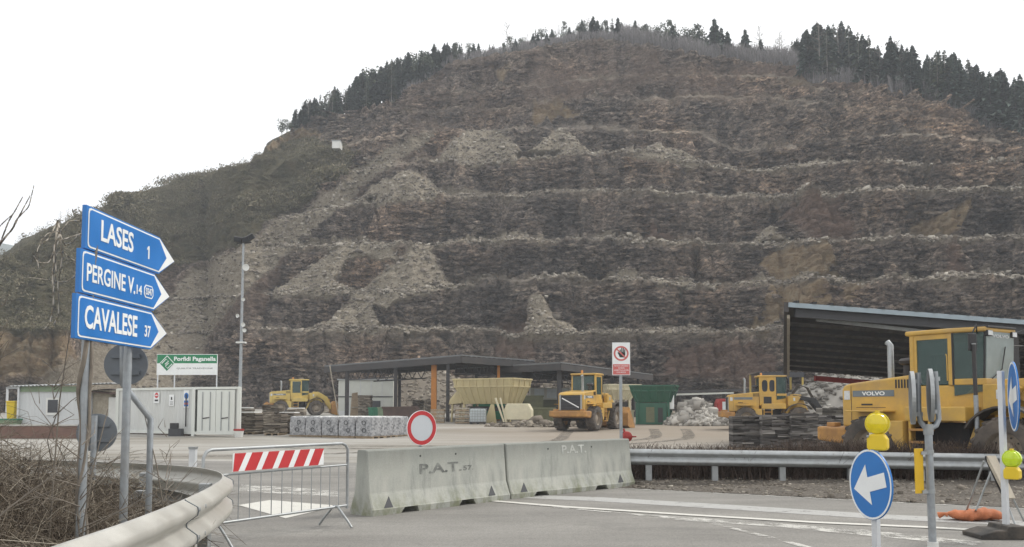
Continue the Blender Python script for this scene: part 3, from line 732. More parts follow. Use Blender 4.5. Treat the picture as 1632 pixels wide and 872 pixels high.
def crown_spruce(h, base, rad, r, whorls=30, per=9, droop=.35, thin=.0):
    v = []; f = []
    for k in range(whorls):
        t = (k + r.random()*.8)/whorls; z = base + (h-base)*t
        rr = rad*(1-t)**.72 * r.uniform(.65, 1.2) + .12
        for j in range(per):
            if r.random() < thin + .12: continue
            a = r.uniform(0, 2*math.pi); L = rr*r.uniform(.6, 1.15); w_ = .16 + .26*L*r.uniform(.7, 1.3); d = droop*L*r.uniform(.5, 1.5)
            c, s_ = math.cos(a), math.sin(a); o = len(v); lift = .12*L
            v += [(0, 0, z), (c*L*.55 - s_*w_, s_*L*.55 + c*w_, z + lift - d*.4 - r.uniform(0, .2)), (c*L, s_*L, z-d), (c*L*.55 + s_*w_, s_*L*.55 - c*w_, z + lift - d*.4 - r.uniform(0, .2))]
            f.append((o, o+1, o+2, o+3))
            o = len(v); hx, hz = L*r.uniform(.4, .9), r.uniform(.25, .6)
            v += [(c*hx*.4, s_*hx*.4, z-d*.2), (c*hx*1.1, s_*hx*1.1, z-d*.6), (c*hx + .1*s_, s_*hx - .1*c, z - d*.7 - hz), (c*hx*.5, s_*hx*.5, z-d*.3-hz*.7)]
            f.append((o, o+1, o+2, o+3))
    o = len(v); v += [(-.12, 0, h-.5), (.12, 0, h-.5), (0, .05, h+.35), (0, -.12, h-.4)]; f.append((o, o+1, o+2, o+3))
    return v, f
def crown_pine(h, base, rad, r, n=420):
    v = []; f = []
    cl = [(r.uniform(-.55, .55)*rad, r.uniform(-.55, .55)*rad, r.uniform(base, h*.95), rad*r.uniform(.35, .6)) for _ in range(11)]
    for k in range(n):
        cx_, cy_, cz, cr_ = r.choice(cl); d = Vector((r.gauss(0,1), r.gauss(0,1), r.gauss(0,.75))).normalized()*cr_*r.random()**.4
        p = Vector((cx_, cy_, cz)) + d; s_ = r.uniform(.12, .32)
        a = Vector((r.gauss(0,1), r.gauss(0,1), r.gauss(0,1))).normalized(); b_ = a.cross(Vector((r.gauss(0,1), r.gauss(0,1), r.gauss(0,1)))).normalized()
        o = len(v); v += [p-a*s_, p+b_*s_*.7, p+a*s_, p-b_*s_*.7]; f.append((o, o+1, o+2, o+3))
    return v, f
def bare_lines(h, r, spread=.28, n=26, z0=.35, r0=.09):
    L = []
    for k in range(n):
        z = h*(z0 + (1-z0)*k/n*.97); a = r.uniform(0, 6.28); l = h*spread*(1.15 - z/h)*r.uniform(.6, 1.3) + .3
        p0 = np.array([0, 0, z]); d = np.array([math.cos(a), math.sin(a), r.uniform(.15, .8)]); d /= np.linalg.norm(d)
        pts = [p0 + d*l*q + np.array([r.uniform(-.06,.06)*l, r.uniform(-.06,.06)*l, .12*l*q*q]) for q in (0, .33, .66, 1)]; pts[0] = p0
        L.append((pts, r0*.45, r0*.12))
        for m_ in range(3):
            q = r.choice((1, 2)); a2 = a + r.uniform(-1.2, 1.2); l2 = l*r.uniform(.3, .55); d2 = np.array([math.cos(a2), math.sin(a2), r.uniform(.1, .9)])
            L.append(([pts[q], pts[q] + d2*l2*.5, pts[q] + d2*l2 + np.array([0, 0, .1*l2])], r0*.25, r0*.1))
    return L
KINDS = {}
def make_kind(kind, k):
    r = random.Random(hash((kind, k)) % 1000 if False else k*37 + len(kind))
    if kind == 'forest_spruce': h, base, rad, tr, lm, tm = 15., 3.6, 3.7, .17, 'spruce_needles', 'trunk_pale'; cr_ = crown_spruce(h, base, rad, r, 38, 13, .4, .1)
    elif kind == 'young_spruce': h, base, rad, tr, lm, tm = 8., .7, 2.6, .12, 'spruce_needles', 'trunk_dark'; cr_ = crown_spruce(h, base, rad, r, 24, 9, .3, .05)
    elif kind == 'sparse_spruce': h, base, rad, tr, lm, tm = 13., 3.0, 2.6, .13, 'pine_needles', 'trunk_pale'; cr_ = crown_spruce(h, base, rad, r, 24, 6, .45, .3)
    elif kind == 'pine_tree': h, base, rad, tr, lm, tm = 8., 2.8, 2.3, .13, 'pine_needles', 'trunk_dark'; cr_ = crown_pine(h, base, rad, r)
    else: h, tr, lm, tm = 9., .10, 'bare_twigs', 'trunk_pale'; cr_ = None
    t = thing(kind, 'x', 'tree')
    lean = (r.uniform(-.15, .15), r.uniform(-.15, .15))
    MB().tube([(0,0,-1.2), (0,0,0), (lean[0]*.5, lean[1]*.5, h*.5), (0, 0, h*.97)], [tr*1.25, tr*1.15, tr*.7, .03], 6).build('trunk', tm, t)
    if cr_: raw('crown', cr_[0], cr_[1], lm, t)
    else:
        v, f = stems(bare_lines(h, r)); raw('crown', v, f, lm, t)
    KINDS[(kind, k)] = [t, h, False]
def plant(kind, pos, height, label, group):
    k = random.randrange(3)
    if (kind, k) not in KINDS: make_kind(kind, k)
    e = KINDS[(kind, k)]; s = height/e[1]; rz = random.uniform(0, 6.28)
    sc = (s*random.uniform(.85, 1.15), s*random.uniform(.85, 1.15), s)
    if not e[2]:
        e[2] = True; t = e[0]; t.location = pos; t.rotation_euler = (0, 0, rz); t.scale = sc; t['label'] = label; t['group'] = group; return t
    return dup(e[0], pos, rz, label, group, sc)
def tree_at(pxv, b, top_px, kind, label, group):
    p = back(pxv, b); d = p.y
    _, e = ray(pxv, top_px); h = max(1.5, (CAMH + e*d) - p.z)
    plant(kind, p - Vector((0, 0, .5)), h*1.02 + .5, label, group)
gl = 'dark conifers along the left ridge above the quarry'
LT = [(440,186),(455,184),(470,172),(490,162),(510,152),(535,143),(560,131),(590,112),(620,100),(650,88),(680,78),(715,70),(740,72)]
LAB_L = {'forest_spruce': 'tall dark spruce in the dense row on the left ridge', 'sparse_spruce': 'thin see-through spruce among the dense trees of the left ridge', 'pine_tree': 'round crowned pine on the steep left ridge', 'bare_tree': 'leafless grey tree between the conifers of the left ridge'}
n = 84
for k in range(n):
    x = 468 + (738-468)*(k + random.random()*.7)/n; b = random.choice((1.0, 3, 6, 10, 14)); top = np.interp(x, *zip(*LT)) + random.uniform(-6, 12)
    kd = random.choices(['forest_spruce', 'sparse_spruce', 'pine_tree', 'bare_tree'], [5, 2, 2, 1.2])[0]
    tree_at(x, b, top, kd, LAB_L[kd], gl)
for x, t in ((449, 190), (457, 185), (463, 192)): tree_at(x, 1.5, t, 'pine_tree', 'pine in the small clump standing apart at the lower end of the left ridge', gl)
gt = 'small trees along the top of the quarry'
TOP = [(745,72),(790,64),(830,52),(870,48),(905,36),(940,28),(965,26),(1000,33),(1040,32),(1075,35),(1110,38),(1180,52),(1230,66),(1280,56)]
LAB_T = {'young_spruce': 'small bushy spruce on the hilltop above the quarry', 'sparse_spruce': 'thin straggly spruce on the hilltop above the quarry', 'pine_tree': 'small round pine on the hilltop above the quarry', 'bare_tree': 'leafless slender tree on the hilltop above the quarry'}
for k in range(74):
    x = 742 + (1128-742)*(k + random.random())/74; top = np.interp(x, *zip(*TOP)) + random.uniform(-4, 18)
    kd = random.choices(['young_spruce', 'sparse_spruce', 'pine_tree', 'bare_tree'], [3.4, 2, 3.2, 1.6])[0]
    tree_at(x, random.uniform(2, 14), top, kd, LAB_T[kd], gt)
tree_at(808, 3, 36, 'bare_tree', 'bare pole thin dead tree standing highest on the left part of the hilltop', gt)
for x, t, lab in ((1139, 30, 'tallest dark spruce on the right part of the hilltop, before the forest'), (1150, 44, 'dark spruce touching the tallest one on the right part of the hilltop'), (1160, 50, 'smaller dark spruce at the right foot of the tallest hilltop spruce'), (1188, 47, 'lone bushy spruce standing free in the hilltop brush'), (1213, 62, 'small lone spruce with a bare trunk beside it in the hilltop brush')):
    tree_at(x, 4, t, 'young_spruce', lab, gt)
for x, t in ((1211, 42), (1243, 50), (1246, 58), (1237, 62)): tree_at(x, 5, t, 'bare_tree', 'bare slender tree rising from the hilltop brush left of the forest', gt)
gr = 'trees of the forest edge at the upper right'
RT = [(1255,66),(1280,52),(1315,36),(1345,38),(1375,54),(1400,68),(1425,62),(1450,72),(1480,92),(1500,80),(1520,86),(1550,102),(1580,112),(1610,116),(1640,126),(1900,190)]
LAB_R = {'forest_spruce': 'tall dark spruce with a bare pale lower trunk in the upper right forest', 'sparse_spruce': 'thin see-through spruce in the upper right forest', 'young_spruce': 'low bushy spruce at the edge of the upper right forest', 'bare_tree': 'leafless tree at the edge of the upper right forest'}
n = 112
for k in range(n):
    x = 1262 + (1665-1262)*(k + random.random())/n; b = random.choice((1.5, 4, 7, 11, 16, 22, 30)); top = np.interp(x, *zip(*RT)) + abs(random.gauss(0, 15)) - 5
    kd = random.choices(['forest_spruce', 'sparse_spruce', 'young_spruce', 'bare_tree'], [6, 2.4, .6, 1])[0]
    if kd in ('young_spruce',): top += 40
    tree_at(x, b, top, kd, LAB_R[kd], gr)
for x, t, h in ((190, 305, 0), (183, 318, 0)): tree_at(x, 2, t, 'pine_tree', 'dark pine on the skyline of the left slope behind the blue signs', 'skyline trees of the left slope')
for x in (75, 96, 108, 118, 128, 140, 30): tree_at(x, 2, np.interp(x, [0, 30, 75, 140], [385, 382, 346, 330]) + random.uniform(-6, 6), 'bare_tree', 'leafless skyline tree of the left slope near the blue signs', 'skyline trees of the left slope')

# brush of bare young stems along the rim: nobody could count it
L = []
for k in range(9500):
    x = random.choices([random.uniform(640, 830), random.uniform(830, 1290), random.uniform(1290, 1680)], [1.0, 6, 1.4])[0]
    b = random.uniform(-.2, 9); p = back(x, b); h = random.uniform(1.3, 3.9) * (1 if x > 990 else .55)
    q = np.array([p.x, p.y, p.z-.3]); l = np.array([random.gauss(0, .14), random.gauss(0, .14), 1])
    L.append(([q, q + l*h*.5, q + l*h + np.array([random.gauss(0, .15), 0, 0])], .045, .02))
    for _ in range(2):
        a = random.uniform(0, 6.28); z = random.uniform(.35, .8)*h; d = np.array([math.cos(a)*.5, math.sin(a)*.5, 1])
        L.append(([q + l*z, q + l*z + d*h*.28], .025, .015))
v, f = stems(L); tag(raw('brushwood', v, f, 'brush_grey'), 'pale haze of bare young stems along the quarry rim', 'brushwood', kind='stuff')
# bushes covering the left slope
ms = m_scr.reshape(-1); cand = np.where((ms > .85) & (m_chute.reshape(-1) < .2) & (QX.reshape(-1) > -60))[0]
def clumps(idx, mat_, name, label, cat, size, hgt, per, col):
    N = len(idx); base = col[idx]
    s = size * rng.uniform(.45, 1.2, N) * (1 + .9*np.clip(fbm(base[:, 0]/9, base[:, 1]/9, base[:, 2]/9, 3, 610, .6)*2, -.5, 1.2))
    v = np.zeros((N, per, 4, 3), np.float32)
    for k in range(per):
        d = rng.normal(size=(N, 3)); d /= np.linalg.norm(d, axis=1)[:, None]; d[:, 2] = np.abs(d[:, 2])
        p = base + d * (s[:, None]*np.array([1, 1, hgt])) * rng.uniform(.5, 1., N)[:, None]
        a = rng.normal(size=(N, 3)); a /= np.linalg.norm(a, axis=1)[:, None]; b_ = np.cross(a, rng.normal(size=(N, 3))); b_ /= np.linalg.norm(b_, axis=1)[:, None]
        q = (s*rng.uniform(.07, .24, N))[:, None]
        v[:, k, 0] = p - a*q; v[:, k, 1] = p + b_*q*.30; v[:, k, 2] = p + a*q; v[:, k, 3] = p - b_*q*.30
    f = np.arange(N*per*4).reshape(-1, 4)
    o = raw(name, v.reshape(-1, 3), f, mat_); tag(o, label, cat, kind='stuff'); return o
den = fbm(co[cand, 0]/14, co[cand, 1]/14, co[cand, 2]/14, 3, 600, .6); wg = np.clip(.45 + 2.2*den, .02, 1)*(1 - m_och.reshape(-1)[cand]); idx = rng.choice(cand, 9000, replace=False, p=wg/wg.sum())
clumps(idx, 'scrub_leaf', 'scrub', 'grey green leafless scrub covering the left slope', 'scrub', 1.15, .85, 36, co)
cand2 = np.where((m_soil.reshape(-1) > .5) & (QY.reshape(-1) < 300) & (QX.reshape(-1) < 800))[0]
idx = rng.choice(cand2, 500, replace=False)
clumps(idx, 'scrub_leaf', 'low_shrubs', 'sparse low shrubs on the brown soil of the upper quarry', 'scrub', .5, .8, 9, co)
# loose boulders and slabs lying on the scree and along the benches
rm = rub_m.reshape(-1); cand = np.where((rm > .55) & (QX.reshape(-1) > 200) & (QY.reshape(-1) > 180))[0]
wgt = np.where(np.repeat(kind == 1, C)[cand], 1., .20); idx = rng.choice(cand, 22000, replace=True, p=wgt/wgt.sum()); N = len(idx); c0 = co[idx] + rng.normal(size=(len(idx), 3))*np.array([.3, .05, .08])
s = np.minimum(rng.gamma(1.5, .05, N) + .05, .45)
cube = np.array([(-1,-1,-1),(1,-1,-1),(1,1,-1),(-1,1,-1),(-1,-1,1),(1,-1,1),(1,1,1),(-1,1,1)], float)
sc = rng.uniform(.4, 1.3, (N, 1, 3)) * np.array([1.2, 1.0, .55]); vv = cube[None]*sc*s[:, None, None]
vv += rng.normal(size=vv.shape)*.16*s[:, None, None]
an = rng.uniform(0, 6.28, N); tl = rng.normal(0, .5, N); ca, sa, cb, sb = np.cos(an), np.sin(an), np.cos(tl), np.sin(tl)
y_ = vv[:, :, 1]*cb[:, None] - vv[:, :, 2]*sb[:, None]; z_ = vv[:, :, 1]*sb[:, None] + vv[:, :, 2]*cb[:, None]; x_ = vv[:, :, 0]
vv = np.stack([x_*ca[:, None] - y_*sa[:, None], x_*sa[:, None] + y_*ca[:, None], z_], -1) + c0[:, None]
fq = np.array([(3,2,1,0),(4,5,6,7),(0,1,5,4),(1,2,6,5),(2,3,7,6),(3,0,4,7)])
leaf_mat('loose_stone', [(0, (.14,.125,.105)), (.5, (.25,.22,.185)), (.85, (.35,.315,.265)), (1, (.52,.48,.41))])
tag(raw('loose_stones', vv.reshape(-1, 3), (np.arange(N)[:, None, None]*8 + fq[None]).reshape(-1, 4), 'loose_stone'), 'broken porphyry slabs strewn over the quarry benches and scree', 'stones', kind='stuff')

# broken ledges standing out of the quarry walls
fm = (((kind == 0) & (frac > .10) & (frac < .82))[:, None] & (m_och < .3) & (m_red < .4) & (m_tal < .3) & (m_chute < .1) & (m_scr < .2) & (m_soil < .6)).reshape(-1) & (QX.reshape(-1) > 330) & (QX.reshape(-1) < 1700)
cand = np.where(fm)[0]; hard = np.clip(.15 + 2.4*fbm(co[cand, 0]/7, co[cand, 1]/7, co[cand, 2]/5, 3, 620, .6), .02, 1); idx = rng.choice(cand, 13000, replace=False, p=hard/hard.sum()); N = len(idx)
c0 = co[idx] + np.array([0, .18, 0]); L3 = np.stack([rng.gamma(2.2, .26, N) + .2, rng.uniform(.18, .55, N), rng.gamma(2., .055, N) + .06], 1)
up_right = rightness.reshape(-1)[idx]; L3[:, 0] *= 1 - .3*up_right
vv = cube[None]*L3[:, None, :] + rng.normal(size=(N, 8, 3))*L3[:, None, :]*.16
an = rng.normal(0, .35, N); tl = rng.normal(0, .10, N) - .66*up_right*rng.uniform(.5, 1.2, N)
ca, sa, cb, sb = np.cos(an)[:, None], np.sin(an)[:, None], np.cos(tl)[:, None], np.sin(tl)[:, None]
x_ = vv[:, :, 0]*cb + vv[:, :, 2]*sb; z_ = -vv[:, :, 0]*sb + vv[:, :, 2]*cb; y_ = vv[:, :, 1]
vv = np.stack([x_*ca - y_*sa, x_*sa + y_*ca, z_], -1) + c0[:, None]
lg = raw('rock_ledges', vv.reshape(-1, 3), (np.arange(N)[:, None, None]*8 + fq[None]).reshape(-1, 4), 'quarry_rock')
stn = np.repeat(np.stack([m_och.reshape(-1)[idx], m_red.reshape(-1)[idx], up_right], 1), 8, 0)
attr(lg.data, 'stain', stn[:, 0], stn[:, 1], stn[:, 2]); attr(lg.data, 'geology', stn[:, 0]*0, np.repeat(m_soil.reshape(-1)[idx], 8), stn[:, 0]*0)
tag(lg, 'broken slabs jutting out of the dark quarry walls', 'rock ledges', kind='stuff')
# the air: everything far away fades a little
hz = MB().box(-1000, 1000, -70, 1150, -1.6, 230).build('haze', None)
m = bpy.data.materials.new('haze_air'); m.use_nodes = True; m.node_tree.nodes.remove(m.node_tree.nodes['Principled BSDF'])
pv = m.node_tree.nodes.new('ShaderNodeVolumePrincipled'); pv.inputs['Density'].default_value = .00062; pv.inputs['Color'].default_value = (.86, .92, 1, 1)
m.node_tree.links.new(pv.outputs[0], m.node_tree.nodes['Material Output'].inputs['Volume']); hz.data.materials.append(m)
tag(hz, 'thin pale haze in the air over the whole quarry', 'haze', kind='stuff')
# ================================================================== ROADSIDE THINGS, NEAR THE CAMERA
# ---- three blue arrow signs on two posts
sgn = thing('direction_sign', 'stack of three blue arrow signs on grey posts rising from the brambles', 'road sign', (-2.86, 5.77, .25))
def L_(v): return Vector(v) - sgn.location
PAN = [('LASES 1', 5.83, 2.872, .295, 1.42), ('PERGINE', 5.77, 2.567, .295, 1.40), ('CAVALESE', 5.735, 2.262, .298, 1.40)]
uu = Vector((0, 0, 1)); rr = Vector((.035, 1, 0)).normalized(); nn = rr.cross(uu)
def pent(a0, a1, a2, z0, z1, c=.0):
    zm = (z0+z1)/2
    if c: return [(a0+c, z0), (a1, z0), (a2, zm), (a1, z1), (a0+c, z1), (a0+.25*c, z1-.25*c), (a0, z1-c), (a0, z0+c), (a0+.25*c, z0+.25*c)]
    return [(a0, z0), (a1, z0), (a2, zm), (a1, z1), (a0, z1)]
for nm, y0, ztop, h, Lt in PAN:
    o = L_((-2.86 + (y0-5.83)*.02, y0, ztop-h)); sh_ = Lt - .29
    pn = plate(pent(0, sh_, Lt, 0, h), o, rr, uu, nn, -.03, 0).build('sign_panel', 'sign_blue', sgn, bevel=.002)
    pn['label'] = {'LASES 1': 'top arrow reading LASES 1', 'PERGINE': 'middle arrow reading PERGINE V. 14 SS47', 'CAVALESE': 'bottom arrow reading CAVALESE 37'}[nm]
    plate(pent(.024, sh_-.004, Lt-.012, .012, h-.012, .03), o, rr, uu, nn, .001, .003).build('white_border', 'sign_white', pn)
    plate(pent(.036, sh_-.012, Lt-.165, .023, h-.023, .03), o, rr, uu, nn, .0035, .005).build('blue_field', 'sign_blue', pn)
    def T(s, a, b, w_, hh_, bold=.012): text('lettering', s, o + rr*a + uu*b + nn*.0055, rr, uu, w_, hh_, 'sign_white', pn, bold)
    if nm == 'LASES 1': T('LASES', .19, .085, .48, .15, .02); plate([(.918,.085),(.938,.085),(.938,.185),(.922,.185),(.900,.165),(.900,.150),(.918,.160)], o, rr, uu, nn, .0055, .008).build('lettering', 'sign_white', pn)
    elif nm == 'PERGINE':
        T('PERGINE V.', .075, .085, .70, .125, .014); T('14', .80, .095, .085, .07, .014)
        q = [(.955+.0*k, 0) for k in range(0)]
        def rrect(x0, x1, z0, z1, c): return [(x0+c,z0),(x1-c,z0),(x1,z0+c),(x1,z1-c),(x1-c,z1),(x0+c,z1),(x0,z1-c),(x0,z0+c)]
        plate(rrect(.925, 1.085, .085, .185, .025), o, rr, uu, nn, .0055, .007).build('route_badge', 'sign_white', pn)
        plate(rrect(.938, 1.072, .094, .176, .02), o, rr, uu, nn, .0075, .0085).build('badge_field', 'sign_blue', pn)
        text('lettering', 'SS47', o + rr*.946 + uu*.108 + nn*.009, rr, uu, .118, .054, 'sign_white', pn, .014)
    else: T('CAVALESE', .10, .075, .76, .16, .02); T('37', .985, .09, .10, .09, .02)
for y in (5.97, 6.62):
    p = Vector((-2.90, y, 0)); MB().tube([L_((p.x, y, .2)), L_((p.x, y, 2.80))], .030, 12).build('post', 'galv_pole', sgn, 40)
for z in (2.72, 2.42, 2.12):
    mb = MB()
    for y in (5.97, 6.62): mb.box(*(lambda c: (c.x-.042, c.x+.035, c.y-.04, c.y+.04, c.z-.018, c.z+.018))(L_((-2.90, y, z))))
    mb.build('clamp', 'galvanised', sgn)

# ---- round signs seen from behind
def back_sign(c, n, rad, label, pole_pts, r=.03):
    t = thing('round_sign', label, 'road sign', (pole_pts[-1][0], pole_pts[-1][1], 0)); l = lambda v: Vector(v) - t.location
    n = Vector(n).normalized(); r_ = n.cross(Vector((0,0,1))).normalized(); u_ = r_.cross(n)
    plate(circ(rad), l(c), r_, u_, n, -.012, .012).build('sign_disc', 'sign_back', t, 40)
    mb = MB()
    for q in (-rad*.4, rad*.4): mb.obox(l(c) - n*.025 + u_*q, rad*1.3, .02, .035, Matrix((r_, n, u_)).transposed())
    mb.build('back_rail', 'sign_back', t)
    MB().tube([l(p) for p in pole_pts], r, 12).build('post', 'galv_pole', t, 40); return t
c = P(194, 580, 6.9)
back_sign(c + Vector((0, .08, 0)), (-.15, 1, 0), .165, 'grey back of a round sign behind the arrow signs on a cranked pole', [P(196, 552, 6.78), P(196, 612, 6.78), P(240, 668, 6.9), P(238, 760, 6.9), (P(238, 760, 6.9).x, 6.9, .2)], .024)
c = P(150, 690, 9.2)
back_sign(c + Vector((0, .06, 0)), (-.2, 1, 0), .20, 'dark back of a low round sign half hidden by brambles', [c + Vector((0, 0, .18)), (c.x, c.y, .2)])

# ---- ivy stem on the left sign post and hanging dead vine
t = thing('dead_vine', 'pale dead creeper hanging in loops at the left of the arrow signs', 'vine', (-2.95, 5.95, .2)); l = lambda v: np.array(Vector(v) - t.location)
L = []; r_ = random.Random(3)
def curve(pts, Y, k=14):
    a_ = np.array(pts, float); s_ = np.linspace(0, len(pts)-1, k*len(pts)//2); x = np.interp(s_, range(len(pts)), a_[:, 0]); y = np.interp(s_, range(len(pts)), a_[:, 1])
    for _ in range(3): x[1:-1] = (x[:-2]+x[1:-1]*2+x[2:])/4; y[1:-1] = (y[:-2]+y[1:-1]*2+y[2:])/4
    return [l(P(x[i], y[i], Y + .05*math.sin(i*.9))) for i in range(len(x))]
for pts, w_ in (([(92,352),(88,400),(84,440),(86,480),(80,515),(70,525)], .008), ([(92,352),(78,380),(66,390),(64,383),(72,378)], .005), ([(92,352),(100,410),(92,450),(94,500),(84,520)], .007),
            ([(132,372),(112,378),(92,385),(78,420),(60,418),(54,408)], .006), ([(132,400),(120,440),(104,450),(86,448),(76,446)], .006), ([(92,352),(96,372),(86,392),(90,430),(84,470)], .007),
            ([(128,352),(110,352),(98,368),(74,372),(58,400),(62,430)], .005), ([(76,446),(60,444),(44,442)], .004), ([(94,370),(104,392),(118,384),(131,362)], .006), ([(131,420),(112,412),(100,400),(90,404),(82,436)], .005)):
    L.append((curve(pts, 6.0 + r_.uniform(-.1, .2)), w_, w_*.5))
v, f = stems(L, 5); raw('hanging_stem', v, f, 'vine_pale', t, 1)
mb = MB()
for k in range(4):
    pts = []
    for q in range(40):
        z = .1 + q*.066; a_ = q*.21*(1 if k % 2 else -.6) + k*1.7 + .5*math.sin(q*.4+k); rad = .034 + .006*math.sin(q*.9+k*2)
        pts.append(l((-2.90 + rad*math.cos(a_), 5.97 + rad*math.sin(a_), z)))
    mb.tube(pts, .006 + .0035*k, 6)
mb.build('climbing_stem', 'bark_grey', t, 60)

# ---- bare sapling twigs at the left picture edge
t = thing('bare_sapling', 'thin bare sapling reaching into the sky at the far left edge', 'sapling', (-4.5, 6.6, .3)); l = lambda v: np.array(Vector(v) - t.location)
L = []
for pts in ([(-60, 520), (-30, 450), (0, 388), (20, 365), (34, 338), (48, 312)], [(0, 388), (14, 352), (24, 336), (34, 318), (36, 314)], [(-10, 372), (4, 356), (22, 340)], [(20, 365), (26, 350), (46, 330), (54, 296)], [(-60, 700), (-60, 520)]):
    L.append((curve(pts, 6.6), .012 if pts[0][0] < -20 else .006, .003))
v, f = stems(L, 5); raw('branches', v, f, 'bark_grey', t, 1)

# ---- guard rails
WPROF = [(0, .310), (.012, .300), (.078, .262), (.083, .240), (.078, .215), (.018, .170), (.014, .155), (.018, .140), (.078, .095), (.083, .070), (.078, .048), (.012, .010), (0, 0)]
def rail_sweep(path, out, ztop, scale=1.0, step=.15):
    pts = [Vector(p) for p in path]; q = []
    # resample with Catmull-Rom
    for i in range(len(pts)-1):
        p0 = pts[max(i-1, 0)]; p1 = pts[i]; p2 = pts[i+1]; p3 = pts[min(i+2, len(pts)-1)]; k = max(2, int((p2-p1).length/step))
        for j in range(k):
            s_ = j/k; q.append(.5*((2*p1) + (p2-p0)*s_ + (2*p0-5*p1+4*p2-p3)*s_*s_ + (3*p1-p0-3*p2+p3)*s_**3))
    q.append(pts[-1]); vs = []; fs = []; n = len(WPROF)
    for i, p in enumerate(q):
        d = q[min(i+1, len(q)-1)] - q[max(i-1, 0)]; d.z = 0; d.normalize(); o = Vector((d.y, -d.x, 0))*out
        zt = ztop if not callable(ztop) else ztop(i/(len(q)-1))
        for a_, z in WPROF: vs.append(p + o*a_*scale + Vector((0, 0, zt - p.z + (z-.31)*scale)))
    for i in range(len(q)-1):
        for k in range(n-1): fs.append((i*n+k, i*n+k+1, (i+1)*n+k+1, (i+1)*n+k))
    return q, vs, fs
# left: comes from beside the camera, rounds the end of the verge and runs away to the left
LP = [(-1.93, 1.2), (-1.98, 2.8), (-2.06, 4.0), (-2.12, 5.0), (-2.26, 6.2), (-2.43, 7.2), (-2.62, 8.0), (-2.92, 8.75), (-3.35, 9.35), (-3.95, 9.85), (-5.2, 10.5), (-7.5, 11.5), (-12, 13.3)]
gr_ = thing('guardrail', 'cream white curved guardrail bending round the bramble verge at lower left', 'guardrail', (-2.6, 8, 0))
l = lambda v: Vector(v) - gr_.location
q, vs, fs = rail_sweep([l((x, y, 0)) for x, y in LP], 1, .885, 1.13)
bm_ = MB().add(vs, fs).build('rail_beam', 'rail_cream', gr_, 50, solid=.005)
for x, y in ((-2.12, 4.55), (-2.34, 6.55), (-2.8, 8.35), (-3.95, 9.75), (-6.2, 10.85), (-9.2, 12.1)):
    c = l((x-.09, y, 0)); MB().box(c.x-.05, c.x+.05, c.y-.05, c.y+.05, 0, .80).build('rail_post', 'galvanised', gr_, bevel=.006)
for i in (18, 32, 46):
    if i < len(q)-1:
        d = (q[i+1]-q[i]).normalized(); o = Vector((d.y, -d.x, 0))
        for z in (-.075, -.265):
            for s_ in (-.10, .10):
                MB().lathe([(.0001, .014), (.014, .011), (.016, 0)], q[i] + d*s_ + o*.088 + Vector((0, 0, .885+z)), o, 10).build('splice_bolt', 'galvanised', gr_)
        sp = [(a_*1.13+.006, (zz-.31)*1.13) for a_, zz in WPROF]; vs_ = [q[i] + d*s_ + o*a_ + Vector((0, 0, .885+zz)) for s_ in (-.17, -.155) for a_, zz in sp]; n_ = len(sp)
        MB().add(vs_, [(k, k+1, n_+k+1, n_+k) for k in range(n_-1)]).build('splice_edge', 'sign_back', gr_, solid=.006)
# the overlapping end of a second beam inside the bend
q2, vs2, fs2 = rail_sweep([l(p) for p in ((-2.62, 6.9, 0), (-2.78, 7.7, 0), (-3.1, 8.4, 0), (-3.7, 9.05, 0), (-4.6, 9.6, 0), (-6.2, 10.3, 0))], 1, .70, 1.0)
g2 = thing('guardrail', 'grey inner guardrail seen from behind inside the bend of the cream rail', 'guardrail', gr_.location)
MB().add(vs2, fs2).build('rail_beam', 'rail_inner', g2, 50, solid=.005)
for p in ((-2.86, 7.6, 0), (-3.75, 8.95, 0), (-5.6, 9.95, 0)):
    c = l(p); MB().box(c.x-.05, c.x+.05, c.y-.05, c.y+.05, 0, .68).build('rail_post', 'galvanised', g2, bevel=.006)
# right: straight rail in front of the hedge
g3 = thing('guardrail', 'long straight grey guardrail in front of the hedge on the right', 'guardrail', (8, 17, 0)); l = lambda v: Vector(v) - g3.location
q, vs, fs = rail_sweep([l(p) for p in RAIL], 1, lambda s_: .715 - .11*s_*.85, 1.0)
MB().add(vs, fs).build('rail_beam', 'galvanised', g3, 50, solid=.005)
for k in range(9):
    s_ = .06 + k*.115; x = RAIL[0].x + (RAIL[-1].x-RAIL[0].x)*s_; y = np.interp(x, [p.x for p in RAIL], [p.y for p in RAIL]) + .09; c = l((x, y, 0))
    MB().box(c.x-.06, c.x+.06, c.y-.05, c.y+.05, 0, .62).build('rail_post', 'galvanised', g3, bevel=.006)

# ---- crowd control barrier with its striped board
A = Vector((-3.30, 9.45, 0)); B = Vector((-2.13, 11.45, 0)); d = (B-A).normalized(); Lb = (B-A).length; nb_ = Vector((d.y, -d.x, 0))
cb = thing('crowd_barrier', 'tubular steel crowd barrier carrying a red and white striped board', 'barrier', A)
def b_(s, z, o=0): return d*s + Vector((0, 0, z)) + nb_*o
mb = MB(); mb.tube([b_(0, .22), b_(0, .98), b_(.04, 1.04), b_(.1, 1.06), b_(Lb-.12, 1.06), b_(Lb-.05, 1.04), b_(Lb, .98), b_(Lb, .22)], .019, 10); mb.tube([b_(0, .26), b_(Lb, .26)], .016, 8); mb.tube([b_(0, .78), b_(Lb, .78)], .012, 8)
mb.build('frame', 'galvanised', cb, 50)
for k in range(1, 14):
    s_ = Lb*k/14; MB().tube([b_(s_, .26), b_(s_, .78)], .006, 6).build('bar', 'galvanised', cb)
for s_ in (.18, Lb-.22):
    MB().tube([b_(s_, .02, .27), b_(s_, .1, .2), b_(s_, .27, .03), b_(s_, .27, -.03), b_(s_, .1, -.2), b_(s_, .02, -.27)], .015, 8).build('foot', 'galvanised', cb, 50)
